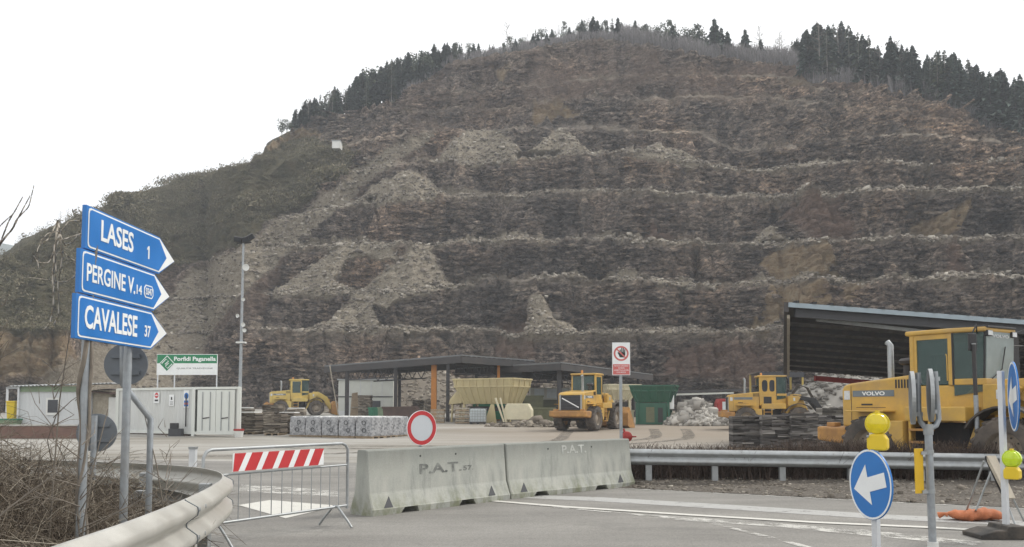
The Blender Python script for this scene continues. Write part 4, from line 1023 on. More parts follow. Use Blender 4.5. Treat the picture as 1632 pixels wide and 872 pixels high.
bo = plate([(0, 0), (1.45, 0), (1.45, .2), (0, .2)], b_(.38, .81, .022), d, Vector((0,0,1)), nb_, 0, .012).build('striped_board', 'sign_white', cb)
for k in range(6):
    s_ = .0 + k*.255; w_ = .135
    po = [(max(0, s_-.09), 0), (min(1.45, s_+w_-.06), 0), (min(1.45, s_+w_+.05), .2), (min(1.45, s_+.02), .2)]
    plate(po, b_(.38, .81, .022), d, Vector((0,0,1)), nb_, .0125, .0145).build('red_stripe', 'sign_red', bo)
# white post stub at its left end
p = G(318, 745, .0); p = Vector((-3.52, 9.75, 0))
t = thing('marker_post', 'short pale square post at the left end of the steel barrier', 'post', p)
MB().box(-.035, .035, -.035, .035, 0, 1.06).build('post_body', 'white_post', t, bevel=.004); MB().box(-.04, .04, -.04, .04, 1.06, 1.085).build('cap', 'galvanised', t)

# ---- two concrete road blocks
m, nt, b = nodes_of('old_concrete'); ob = coord(nt)
n1 = noise(nt, mapping(nt, ob, (1, 1, .16)), 4.5, 8, .68); n2 = noise(nt, ob, 1.3, 6, .6); n3 = noise(nt, ob, 60, 3, .7)
k = ramp(nt, n1, [(.30, (.24,.25,.235)), (.48, (.36,.37,.345)), (.7, (.45,.45,.415))])
k = mixc(nt, .55, k, ramp(nt, n2, [(.3, (.75,.78,.75)), (.7, (1.15,1.13,1.08))]), 'MULTIPLY')
sx = nt.nodes.new('ShaderNodeSeparateXYZ'); nt.links.new(ob, sx.inputs[0])
al = math_(nt, 'MULTIPLY', ramp(nt, math_(nt, 'ADD', sx.outputs[2], math_(nt, 'MULTIPLY', math_(nt, 'SUBTRACT', n2, .5), .55)), [(.06, (1,1,1)), (.33, (0,0,0))]), ramp(nt, noise(nt, mapping(nt, ob, (1,1,.5)), 5, 6, .7), [(.42, (0,0,0)), (.6, (.85,.85,.85))]))
k = mixc(nt, al, k, (.19,.20,.12))
tp = math_(nt, 'MULTIPLY', ramp(nt, math_(nt, 'ADD', sx.outputs[2], math_(nt, 'MULTIPLY', math_(nt, 'SUBTRACT', n1, .5), .9)), [(.62, (0,0,0)), (.95, (1,1,1))]), .6)
k = mixc(nt, tp, k, (.13,.14,.128))
k = mixc(nt, .3, k, ramp(nt, n3, [(.3, (.7,.7,.7)), (.7, (1.25,1.25,1.25))]), 'MULTIPLY')
nt.links.new(k, b.inputs['Base Color']); b.inputs['Roughness'].default_value = .92; bump(nt, b, n3, .35, .006); MATS['old_concrete'] = m
def jersey(p0, p1, label, seed):
    p0 = Vector(p0); p1 = Vector(p1); d = (p1-p0); Lj = d.length; ang = math.atan2(d.y, d.x)
    t = thing('concrete_barrier', label, 'road block', p0, ang)
    side = [(.235, 0), (.245, .09), (.235, .10), (.16, .30), (.155, .32), (.105, .90), (.09, .92)]
    cuts = [(.55, .95), (Lj-1.25, Lj-.85)]; st_ = sorted({0, .02, Lj-.02, Lj} | {c for a_ in cuts for c in (a_[0], a_[0]+.07, a_[1]-.07, a_[1])} | set(np.linspace(.2, Lj-.2, 12)))
    n = len(side)*2; vs = []; fs = []
    for s_ in st_:
        e_ = .0 if .01 < s_ < Lj-.01 else -.012
        lift = 0
        for a_ in cuts:
            if a_[0]+.06 < s_ < a_[1]-.06: lift = .085
        ring_ = [(w_+e_, max(z, lift)) for w_, z in side]
        for w_, z in ring_: vs.append((s_, -w_, z))
        for w_, z in reversed(ring_): vs.append((s_, w_, z))
    m_ = len(st_)
    for i in range(m_-1):
        for k in range(n): fs.append((i*n+k, i*n+(k+1) % n, (i+1)*n+(k+1) % n, (i+1)*n+k))
    fs += [tuple(range(n-1, -1, -1)), tuple((m_-1)*n + k for k in range(n))]
    MB().add(vs, fs).build('block', 'old_concrete', t, bevel=.008)
    # dark plates stand in for shade in the pockets and recesses on the sloping foot
    for s_ in (.22, Lj-.55):
        mb = MB(); mb.add([(s_, -.296, .105), (s_+.16, -.296, .105), (s_+.13, -.205, .245), (s_+.16, -.205, .245), (s_, -.20, .11), (s_+.16, -.20, .11)], [(0,1,5,4), (0,4,2), (1,3,5), (2,4,5,3)])
        MB().prism([(s_, .0), (s_+.17, .0), (s_+.135, .15)], lambda u, v, w: (u, -.236 + v*.375 + w, .105 + v), -.004, .02).build('recess_shade', 'charcoal', t)
    for s_ in (1.05, Lj-1.2): MB().lathe([(.0001, .004), (.016, .003), (.018, -.02)], (s_, -.114, .80), (0, -1, .1), 10).build('lifting_hole', 'ink', t)
    MB().box(Lj, Lj+.018, -.05, .05, .12, .8).build('end_key', 'old_concrete', t)
    return t, Lj
J0 = G(556, 826); J1 = G(786, 797.5); J2 = G(990, 776)
off = Vector((.12, .28, 0))
t, Lj = jersey(J0 + off, J1 + off*.98 - (J1-J0).normalized()*.03, 'left concrete road block stencilled P.A.T. in black', 1)
sl = (Vector((0, .05, .58))).normalized()
zb = .53; yb = -(.155 - (zb-.32)/.58*.05) - .003
text('stencil_lettering', 'P.A.T.', (1.02, yb, zb), (1, 0, 0), sl, .92, .15, 'stencil_ink', t, .02, .002)
text('stencil_lettering', '57.', (1.98, yb+.001, zb+.005), (1, 0, 0), sl, .24, .075, 'stencil_ink', t, .02, .002)
t, Lj = jersey(J1 + off + (J2-J1).normalized()*.02, J2 + off, 'right concrete road block with green algae along its foot', 2)
zb = .70; yb = -(.155 - (zb-.32)/.58*.05) - .003
text('stencil_lettering', 'P.A.T.', (1.42, yb, zb), (1, 0, 0), sl, .68, .15, 'stencil_white', t, .02, .002)

# ---- no-vehicles sign standing behind the blocks
c = P(672, 682, 14.9); n_ = Vector((.62, -.78, 0)).normalized()
t = thing('no_entry_sign', 'round white sign with a red ring standing behind the left concrete block', 'road sign', (c.x, c.y+.07, 0)); l = lambda v: Vector(v) - t.location
r_ = Vector((0,0,1)).cross(n_).normalized()*1; r_ = Vector((-n_.y, n_.x, 0)); u_ = Vector((0,0,1))
di = plate(circ(.295, 48), l(c), r_, u_, n_, -.006, .006).build('sign_disc', 'sign_grey_face', t, 40)
ring(.218, .287, l(c), r_, u_, n_, .007, .009).build('red_ring', 'sign_red', di); ring(.287, .2955, l(c), r_, u_, n_, .0065, .008).build('white_rim', 'sign_white', di)
MB().tube([l(c) - n_*.04 + Vector((0,0,.2)), Vector((l(c).x - n_.x*.04, l(c).y - n_.y*.04, 0))], .028, 10).build('post', 'galv_pole', t, 40)
MB().box(-.25, .25, -.2, .2, 0, .06).build('base', 'black_rubber', t, bevel=.01)

# ---- no-access sign with the hand
c0 = P(976, 598, 17.9); c1 = P(1004, 546, 17.9); W_ = c1.x-c0.x; H_ = c1.z-c0.z
t = thing('prohibition_sign', 'white and red notice with a crossed out black hand on a post', 'notice sign', (P(990, 700, 17.95).x, 17.95, 0)); l = lambda v: Vector(v) - t.location
x0, z0 = l(c0).x, l(c0).z
pn = MB().box(x0, x0+W_, -.05, -.04, z0, z0+H_).build('sign_panel', 'sign_white', t, bevel=.003)
MB().box(x0+.012, x0+W_-.012, -.0525, -.0505, z0+.012, z0+H_*.335).build('red_field', 'faded_red', pn)
o = Vector((x0+W_/2, -.0505, z0+H_*.665)); X_ = Vector((1,0,0)); Z_ = Vector((0,0,1)); Nf = Vector((0,-1,0))
ring(W_*.325, W_*.42, o, X_, Z_, Nf, .0005, .003).build('red_ring', 'faded_red', pn)
hand = [(-.10,-.16),(.08,-.17),(.13,-.06),(.13,.16),(.09,.17),(.085,.04),(.07,.04),(.07,.23),(.03,.235),(.025,.05),(.01,.05),(.005,.24),(-.035,.235),(-.035,.04),(-.05,.04),(-.06,.17),(-.10,.16),(-.10,.02),(-.15,.06),(-.19,.03),(-.14,-.06)]
plate([(a_*W_*1.35, z*W_*1.35) for a_, z in hand], o + X_*.02, X_, Z_, Nf, .0005, .0025).build('hand_symbol', 'ink', pn)
mb = MB(); mb.obox(o + Nf*.0045, W_*.80, .0018, W_*.075, Matrix.Rotation(R(45), 3, 'Y')); mb.build('red_bar', 'faded_red', pn)
for k, (s_, w_) in enumerate((("VIETATO L'ACCESSO", .8), ('AI NON', .36), ('ADDETTI AI LAVORI', .82), ('E AI MEZZI', .5))):
    zz = z0 + H_*(.265 - .066*k); text('lettering', s_, (x0+W_/2-W_*w_/2, -.0526, zz), X_, Z_, W_*w_, .026, 'sign_white', pn, .01, .001)
MB().tube([(0, 0, 0), (0, 0, z0+H_*.9)], .032, 12).build('post', 'galv_pole', t, 40)
for z in (z0+.1, z0+H_-.12): MB().box(-.05, .05, -.04, .036, z-.018, z+.018).build('clamp', 'galvanised', t)
# ---- red fitting behind that post
c = P(999, 696, 18.6); t = thing('warning_lamp', 'round red lamp with small knobs hanging beside the notice post', 'lamp', (c.x, c.y, 0))
MB().tube([(-.09, 0, 0), (-.09, 0, c.z+.1)], .02, 8).build('post', 'dark_steel', t, 40)
MB().lathe([(.001,-.075),(.06,-.075),(.105,-.05),(.115,0),(.105,.05),(.06,.075),(.001,.075)], (0, 0, c.z), (.25, -1, 0), 20).build('lamp_body', 'red_paint', t, 40)
mb = MB(); mb.lathe([(.001,.2),(.014,.2),(.018,.1)], (0,0,c.z), (1,-.1,0), 8); mb.lathe([(.001,.17),(.02,.17),(.024,.1)], (-.03,0,c.z), (-.2,0,1), 8); mb.lathe([(.001,.16),(.02,.16),(.022,.1)], (-.02,0,c.z), (-.1,0,-1), 8)
mb.box(-.1, 0, -.015, .015, c.z-.1, c.z-.06); mb.build('knobs', 'red_paint', t, 40)

# ---- keep-left sign with yellow flasher in the right foreground
def flasher(t, c, n, lens_m, name='flasher', up=1, s=1.0):
    """battery box with a round lens standing on it; c = bottom centre of the box"""
    n = Vector(n).normalized(); r_ = Vector((-n.y, n.x, 0)); c = Vector(c); up_ = Vector((0,0,1)); M3 = Matrix((r_, n, up_)).transposed()
    po = [(-.072,.0),(.072,.0),(.085,.025),(.085,.10),(.055,.145),(-.055,.145),(-.085,.10),(-.085,.025)]
    po = [(a_*s, z*s) for a_, z in po]
    bx = plate(po, c, r_, up_, n, -.055*s, .055*s).build(name, 'lamp_box_yellow', t, bevel=.012)
    pr = [(.001,-.062),(.05,-.060),(.084,-.048),(.094,-.03),(.096,0),(.094,.03),(.084,.048),(.05,.060),(.001,.062)]
    ln = MB().lathe([(a_*s, h*s) for a_, h in pr], c + up_*.235*s, n, 28).build('lens', lens_m, t, 35); ln.scale = (1, 1, 1.0)
    ring(.088*s, .104*s, c + up_*.235*s, r_, up_, n, -.022*s, .022*s).build('lens_rim', lens_m, t, 30)
    MB().obox(c + up_*.15*s, .05*s, .06*s, .03*s, M3).build('lens_neck', 'lamp_box_yellow', t); MB().obox(c + up_*.345*s, .03*s, .05*s, .02*s, M3).build('lens_knob', 'lamp_box_yellow', t)
def arrow_sign(c, n, rad, roll, t, pole_x=0):
    c = Vector(c); n = Vector(n).normalized(); r0 = Vector((-n.y, n.x, 0)); u0 = Vector((0,0,1)); r_ = r0*math.cos(roll) + u0*math.sin(roll); u_ = u0*math.cos(roll) - r0*math.sin(roll)
    di = plate(circ(rad, 48), c, r_, u_, n, -.012, .004).build('sign_disc', 'sign_blue', t, 40)
    ring(rad*.935, rad*.99, c, r_, u_, n, .0045, .006).build('white_rim', 'sign_white', di)
    k = rad/.3
    ar = [(-.215,-.02),(-.03,.165),(-.045,.065),(.215,.055),(.215,-.055),(-.05,-.055),(-.045,-.165)]
    ar = [(-.235,0),(-.015,.175),(-.015,.062),(.225,.062),(.225,-.062),(-.015,-.062),(-.015,-.175)]
    plate([(a_*k, z*k) for a_, z in ar], c, r_, u_, n, .0065, .008).build('white_arrow', 'sign_white', di)
c = P(1387, 772, 7.85); ga = R(52); view = Vector((-c.x, -c.y, 0)).normalized()
n_ = Matrix.Rotation(R(-56), 3, 'Z') @ view
t = thing('keep_left_sign', 'large blue disc with a white arrow, yellow flasher on top, right foreground', 'road sign', (c.x, c.y, 0)); l = lambda v: Vector(v) - t.location
arrow_sign(l(c), n_, .31, R(14), t)
po = l(c) - n_*.045
MB().obox((po.x, po.y, .55), .055, .055, 1.1, Matrix.Rotation(R(-56), 3, 'Z')).build('post', 'white_post', t, bevel=.004)
MB().obox((po.x, po.y, 1.2), .055, .055, .36, Matrix.Rotation(R(-56), 3, 'Z')).build('post', 'white_post', t, bevel=.004)
flasher(t, po + Vector((.03, -.02, c.z + .30 - po.z)), view + Vector((-.25, 0, 0)), 'amber_lens')
MB().lathe([(.001,.012),(.012,.012),(.012,0)], (po.x-.06, po.y-.03, 1.26), (-1,-.2,0), 8).build('bolt', 'galvanised', t)
MB().box(-.3, .3, -.25, .25, 0, .08).build('base', 'black_rubber', t, bevel=.02)

# ---- galvanised double pole with two edge-on discs and a yellow panel
c = P(1479, 700, 8.6); t = thing('sign_pole', 'galvanised forked pole with two edge-on signs and a yellow panel', 'sign pole', (P(1483, 800, 8.6).x, 8.6, 0)); l = lambda v: Vector(v) - t.location
MB().tube([(.01, 0, 0), (0, 0, l(P(1481, 684, 8.6)).z)], .036, 14).build('post', 'galv_pole', t, 40)
MB().tube([l(P(*p, 8.6)) for p in ((1463, 594), (1464, 655), (1467, 672), (1474, 681), (1484, 683), (1492, 678), (1496, 668), (1495, 655), (1490, 592))], .026, 12).build('fork', 'galv_pole', t, 40)
MB().tube([(0,0,l(P(1481, 690, 8.6)).z), (0,0,l(P(1481, 676, 8.6)).z)], .047, 14).build('collar', 'galvanised', t, 40)
for (px_, y0, y1, lab) in ((1454, 592, 676, 'left edge-on disc'), (1483, 588, 672, 'right edge-on disc')):
    ce = l(P(px_, (y0+y1)/2, 8.6)); rad = (P(0, y0, 8.6).z - P(0, y1, 8.6).z)/2
    vd = Vector((c.x, c.y, 0)).normalized(); nd = Matrix.Rotation(R(94.5), 3, 'Z') @ vd
    dsk = plate(circ(rad, 40), ce, Vector((-nd.y, nd.x, 0)), Vector((0,0,1)), nd, -.014, .014).build('sign_disc', 'sign_back', t, 40); dsk['label'] = lab
    ring(rad*.985, rad*1.01, ce, Vector((-nd.y, nd.x, 0)), Vector((0,0,1)), nd, -.018, .018).build('disc_edge', 'galvanised', dsk)
    mb = MB()
    for z in (-.16, .16): mb.box(ce.x, ce.x+.09, ce.y-.02, ce.y+.02, ce.z+z-.02, ce.z+z+.02)
    mb.build('bracket', 'galvanised', t)
p0, p1 = l(P(1459, 787, 8.55)), l(P(1475, 715, 8.55))
MB().obox(((p0.x+p1.x)/2, -.02, (p0.z+p1.z)/2), .11, .012, p1.z-p0.z, Matrix.Rotation(R(24), 3, 'Z')).build('yellow_panel', 'reflector_yellow', t, bevel=.003)
MB().box(p1.x-.03, .03, -.03, .03, p0.z-.0, p0.z+.03).build('bracket', 'galvanised', t); MB().box(p1.x-.03, .03, -.03, .03, p1.z-.06, p1.z-.03).build('bracket', 'galvanised', t)
for z in (p0.z, p1.z-.05, 1.25): MB().tube([(0,0,z), (0,0,z+.035)], .045, 14).build('clamp', 'galvanised', t, 40)
MB().tube([(.01,0,0),(.01,0,.22)], .05, 14).build('sleeve', 'white_paint', t, 40)

# ---- thin post with black tape behind the rail
c = P(1557, 640, 17.4); t = thing('thin_post', 'thin grey steel post with black tape round its upper half', 'post', (c.x, c.y, 0))
zt = P(1555, 549, 17.4).z; zm = P(1556, 630, 17.4).z
MB().tube([(0,0,0), (-.02,0,zm)], .045, 10).build('post_body', 'galv_pole', t, 40); MB().tube([(-.02,0,zm), (-.03,0,zt)], .04, 10).build('taped_part', 'dark_steel', t, 40); MB().tube([(-.03,0,zt),(-.03,0,zt+.02)], .044, 10).build('cap', 'galvanised', t)

# ---- second keep-left sign, almost edge-on, with lime flasher on a rubber foot
c = P(1607, 632, 10.4); t = thing('keep_left_sign', 'narrow edge-on blue arrow disc on a white post in a rubber foot', 'road sign', (P(1605, 840, 10.4).x, 10.4, 0)); l = lambda v: Vector(v) - t.location
view = Vector((-c.x, -c.y, 0)).normalized(); n_ = Matrix.Rotation(R(-82.5), 3, 'Z') @ view
arrow_sign(l(c) + Vector((.03, -.05, 0)), n_, .41, R(8), t)
MB().obox((-.01, .0, 1.0), .06, .06, 1.9, Matrix.Rotation(R(-60), 3, 'Z')).build('post', 'white_post', t, bevel=.004)
cf = l(P(1614, 764, 10.3)); flasher(t, cf, view + Vector((-.5, 0, 0)), 'lime_lens')
MB().box(-.02, .1, -.02, .02, cf.z+.02, cf.z+.06).build('bracket', 'white_post', t)
MB().prism([(-.42,0),(.42,0),(.42,.05),(.24,.10),(.12,.10),(.10,.15),(-.10,.15),(-.12,.10),(-.24,.10),(-.42,.05)], lambda u, v, w: (u, w, v+.005), -.22, .22).build('rubber_foot', 'black_rubber', t, bevel=.012)

# ---- folding A-frame sign seen from the side and its sandbag
t = thing('folding_sign', 'folding metal road sign seen from the side, leaning back on wire legs', 'road sign', G(1590, 838)); l = lambda v: Vector(v) - t.location
Y = t.location.y
pl = [l(P(1571, 727, Y)), l(P(1585, 727, Y+.15)), l(P(1617, 795, Y)), l(P(1605, 795, Y-.2))]
a_, b2, c2, d2 = pl; nrm_ = (b2-a_).cross(d2-a_).normalized()*.018
MB().hexa([a_-nrm_, b2-nrm_, c2-nrm_, d2-nrm_, a_+nrm_, b2+nrm_, c2+nrm_, d2+nrm_]).build('sign_panel', 'grey_wood', t, bevel=.004)
MB().tube([a_, l(P(1571, 731, Y)), l(P(1601, 797, Y)), l(G(1607, 830))], .012, 8).build('frame_edge', 'black_paint', t, 40)
for pts in ([(1568, 735, Y, 0), (1536, 828, Y, 1)], [(1580, 750, Y+.3, 0), (1556, 812, Y+.3, 0), (1550, 822, 0, 1)], [(1612, 790, Y, 0), (1632, 832, Y, 1)], [(1604, 800, Y+.2, 0), (1618, 838, Y, 1)]):
    MB().tube([l(G(p[0], p[1])) + Vector((0,0,.012)) if p[3] else l(P(*p[:3])) for p in pts], .013, 8).build('leg', 'galvanised', t, 40)
MB().tube([l(G(1536, 828)) + Vector((0,0,.012)), l(G(1618, 838)) + Vector((0,0,.012))], .010, 8).build('foot_bar', 'galvanised', t, 40)
c = G(1556, 830); t = thing('sandbag', 'faded orange sandbag lying across the foot of the folding sign', 'sandbag', c)
mb = MB(); n = 28; k_ = 18; vs = []; fs = []; r2 = random.Random(5)
for i in range(n+1):
    s_ = i/n*2-1; w_ = (1-abs(s_)**3.2)**.5 if abs(s_) < 1 else 0; w_ = max(w_, .22)
    for j in range(k_):
        q = 2*math.pi*j/k_; wob = 1 + .10*math.sin(q*3+i*.9) + .07*math.sin(i*1.7+q)
        vs.append((s_*.36, math.cos(q)*.17*w_*wob, .075 + math.sin(q)*.075*w_*wob*(1.1 if math.sin(q) > 0 else .95) + .015*math.sin(s_*4)))
for i in range(n):
    for j in range(k_): fs.append((i*k_+j, i*k_+(j+1) % k_, (i+1)*k_+(j+1) % k_, (i+1)*k_+j))
mb.add(vs, fs + [tuple(range(k_)), tuple(n*k_+j for j in range(k_))]).build('bag', 'sandbag', t, 60)
MB().tube([(-.36, 0, .075), (-.40, .01, .085), (-.46, .05, .06)], [.035, .02, .045], 8).build('tied_neck', 'sandbag', t, 60)
t.rotation_euler = (0, 0, R(-8))

# ---- brambles, dry grass, hedge
L = []; G_ = []; r2 = random.Random(11)
def verge_h(x, y): return .2
def arc(x, y, h, r2, reach=.8):
    a_ = r2.uniform(0, 6.28); l_ = r2.uniform(.25, 1)*reach; p = np.array([x, y, .15]); d = np.array([math.cos(a_), math.sin(a_), 0])
    w1 = np.array([r2.gauss(0,.06), r2.gauss(0,.06), 0]); w2 = np.array([r2.gauss(0,.08), r2.gauss(0,.08), 0])
    return [p, p + d*l_*.15 + [0,0,h*.5] + w1*.5, p + d*l_*.4 + [0,0,h*.88] + w1, p + d*l_*.75 + [0,0,h*r2.uniform(.75,1.05)] + w2, p + d*l_*1.1 + [0,0,h*r2.uniform(.3,.95)] + w2*1.5]
def inv(x, y):   # inside the left rail
    lx = np.interp(y, [p[1] for p in LP], [p[0] for p in LP]); return x < lx - .25
cnt = 0
while cnt < 4200:
    y = 2.6 + 8.2*r2.random()**.8; x = r2.uniform(-8.6, -2.1)
    if not inv(x, y) or x < -.66*y - 1.3: continue
    if np.interp(y, [p[1] for p in LP], [p[0] for p in LP]) - x < .5 and y > 6.5: continue
    if y > 9.2 and x > -3.6: continue
    cnt += 1; near = max(0, 1-abs(x + .0)/9)
    dist = np.interp(y, [p[1] for p in LP], [p[0] for p in LP]) - x
    h = (.25 + .75*min(1, dist/2.2)) * r2.uniform(.45, 1.15) * (1.0 if y < 9 else .85)
    if r2.random() < .05: h *= 1.35
    w_ = r2.uniform(.0026, .0060); pts = arc(x, y, h, r2); L.append((pts, w_, w_*.45))
    for _ in range(3):
        q = r2.choice((1, 2, 3)); a_ = r2.uniform(0, 6.28); l_ = r2.uniform(.12, .45); dd = np.array([math.cos(a_), math.sin(a_), r2.uniform(-.2, .9)])
        L.append(([pts[q], pts[q] + dd*l_*.5 + [0, 0, .03], pts[q] + dd*l_], w_*.55, w_*.25))
v, f = stems(L); tag(raw('brambles', v, f, 'bramble'), 'tangle of leafless brown brambles filling the left verge', 'brambles', kind='stuff')
L = []
cnt = 0
while cnt < 14000:
    if r2.random() < .6: x = r2.gauss(-2.9, .5); y = r2.gauss(5.0, 1.0)
    else: y = 2.6 + 8*r2.random(); x = r2.uniform(-8.5, -2.1)
    if not inv(x, y): continue
    cnt += 1; h = r2.uniform(.12, .42); a_ = r2.uniform(0, 6.28); d = np.array([math.cos(a_), math.sin(a_), 0])*h*r2.uniform(.2, .9)
    p = np.array([x, y, .12]); L.append(([p, p + d*.35 + [0,0,h*.75], p + d + [0,0,h*r2.uniform(.6, 1)]], .0035, .0012))
v, f = stems(L); tag(raw('dry_grass', v, f, 'dry_grass'), 'pale dry grass under the brambles near the curved rail', 'grass', kind='stuff')
# a few dead leaves clinging to the twigs by the crook of the rail
def sapl(x, y, h, label, n, seed):
    r3 = random.Random(seed); t = thing('bare_sapling', label, 'sapling', (x, y, .15)); L = [([np.array([0,0,0.]), np.array([.03,.0,h*.35]), np.array([r3.uniform(-.1,.1), 0, h*.7]), np.array([r3.uniform(-.2,.2), 0, h])], .009, .003)]
    for k in range(n):
        z = h*r3.uniform(.15, .9); a_ = r3.uniform(0, 6.28); l_ = r3.uniform(.2, .65)*(1.2-z/h); d = np.array([math.cos(a_), math.sin(a_), r3.uniform(.4, 1.2)]); p = np.array([.02, 0, z])
        L.append(([p, p + d*l_*.5 + [r3.gauss(0,.03), r3.gauss(0,.03), 0], p + d*l_], .0045, .0015))
        d2 = d + np.array([r3.gauss(0,.5), r3.gauss(0,.5), 0]); q = p + d*l_*.5; L.append(([q, q + d2*l_*.4], .003, .001))
    v, f = stems(L, 4); raw('twigs', v, f, 'bark_grey', t); return t
for a_ in ((-2.85, 4.6, 1.75, 'tall thin bare sapling leaning before the left sign post', 14, 1), (-2.75, 5.6, 1.35, 'bare forked sapling between the two arrow sign posts', 16, 2), (-3.9, 5.6, 1.5, 'bare sapling standing left of the arrow signs in the brambles', 14, 3), (-2.72, 6.9, 1.3, 'bare twiggy sapling just inside the bend of the rail', 16, 4), (-3.25, 5.3, 2.15, 'tallest bare sapling just left of the left sign post', 18, 5), (-3.3, 6.3, 2.0, 'tall bare sapling behind the arrow sign posts', 18, 6), (-3.6, 4.9, 1.9, 'bare sapling leaning at the far left of the arrow signs', 16, 7)): sapl(*a_)
# hedge behind the right rail: low bare shrubs
L = []; r2 = random.Random(21); hx = [p.x for p in RAIL]; hy = [p.y for p in RAIL]
for k in range(11000):
    x = r2.uniform(2.25, 13.5); y = np.interp(x, hx, hy) + r2.gauss(.75, .30)
    if y < np.interp(x, hx, hy) + .12: continue
    den = .5 + .5*math.sin(x*2.1)*math.sin(x*.9+1)
    if r2.random() > .45 + .55*den: continue
    h = r2.uniform(.35, .80)*(.85 if x < 5.5 else 1.0); p = np.array([x, y, .0]); h += .1; a_ = r2.uniform(0, 6.28); d = np.array([math.cos(a_), math.sin(a_), 0])*h*r2.uniform(.1, .5)
    L.append(([p, p + d*.3 + [0,0,h*.5], p + d + [0,0,h]], .007, .003))
    for _ in range(3):
        z = r2.uniform(.3, .8); a_ = r2.uniform(0, 6.28); q = p + d*z + [0,0,h*z]; L.append(([q, q + np.array([math.cos(a_), math.sin(a_), r2.uniform(.3,1.2)])*h*.3], .004, .002))
v, f = stems(L); tag(raw('hedge', v, f, 'hedge_twig'), 'row of low dark leafless shrubs behind the right guardrail', 'hedge', kind='stuff')
# pebbles on the gravel verge
N = 2600; X = rng.uniform(2.2, 13.5, N); o_ = rng.uniform(.0, 2.6, N)
P3 = []
for x, q in zip(X, o_):
    s_ = (x - EDGE_A.x)/ed.x; i = min(max((s_ + .5)/24*(nA-1), 0), nA-1); vp = verge_pt(i, q/2.6*.7*(nB-1)); P3.append(vp)
c0 = np.array(P3); s = rng.gamma(1.6, .007, N) + .006
vv = cube[None]*(rng.uniform(.5, 1.3, (N, 1, 3))*np.array([1.1, 1, .6]))*s[:, None, None]; vv += rng.normal(size=vv.shape)*.18*s[:, None, None]
an = rng.uniform(0, 6.28, N); ca, sa = np.cos(an)[:, None], np.sin(an)[:, None]
vv = np.stack([vv[:, :, 0]*ca - vv[:, :, 1]*sa, vv[:, :, 0]*sa + vv[:, :, 1]*ca, vv[:, :, 2]], -1) + c0[:, None]
tag(raw('pebbles', vv.reshape(-1, 3), (np.arange(N)[:, None, None]*8 + fq[None]).reshape(-1, 4), 'loose_stone'), 'small broken stones scattered on the dark gravel verge', 'pebbles', kind='stuff')
# ================================================================== WHEEL LOADERS
def wheel(t, x, y, r_, w_, rimm='dusty_rim'):
    sgn_ = 1 if y > 0 else -1; c = (x, y, r_)
    pr = [(r_*.56, -w_*.46), (r_*.66, -w_*.5), (r_*.90, -w_*.5), (r_*.965, -w_*.42), (r_*.975, 0), (r_*.965, w_*.42), (r_*.90, w_*.5), (r_*.66, w_*.5), (r_*.56, w_*.46)]
    root = MB().lathe(pr, c, (0, 1, 0), 32)
    for s_ in (-1, 1):
        for k in range(18):
            a_ = 2*math.pi*(k + (.5 if s_ > 0 else 0))/18
            ax = Vector((math.cos(a_), 0, math.sin(a_))); tn = Vector((-math.sin(a_), 0, math.cos(a_)))
            yy = Vector((0, s_, 0)); sk = (yy + tn*.45).normalized(); q = sk.cross(ax).normalized()
            M3 = Matrix((sk, q, ax)).transposed()
            root.obox(Vector(c) + ax*r_*.965 + yy*w_*.26, w_*.5, r_*.11, r_*.10, M3)
    wt = root.build('wheel', 'tyre_rubber', t, 40)
    MB().lathe([(r_*.58, w_*.44), (r_*.55, w_*.36), (r_*.50, w_*.16), (r_*.30, w_*.12), (r_*.27, w_*.30), (r_*.16, w_*.34), (.001, w_*.34)], c, (0, sgn_, 0), 28).build('rim', rimm, wt, 35)
    MB().lathe([(r_*.58, w_*.44), (r_*.5, w_*.1), (.001, w_*.1)], c, (0, -sgn_, 0), 20).build('inner_rim', 'rusty_yellow', wt, 35)
    mb = MB()
    for k in range(10):
        a_ = 2*math.pi*k/10; mb.lathe([(.001, w_*.18), (.02, w_*.17), (.02, w_*.1)], (x + math.cos(a_)*r_*.40, y, r_ + math.sin(a_)*r_*.40), (0, sgn_, 0), 6)
    mb.build('wheel_nuts', 'dark_steel', wt)
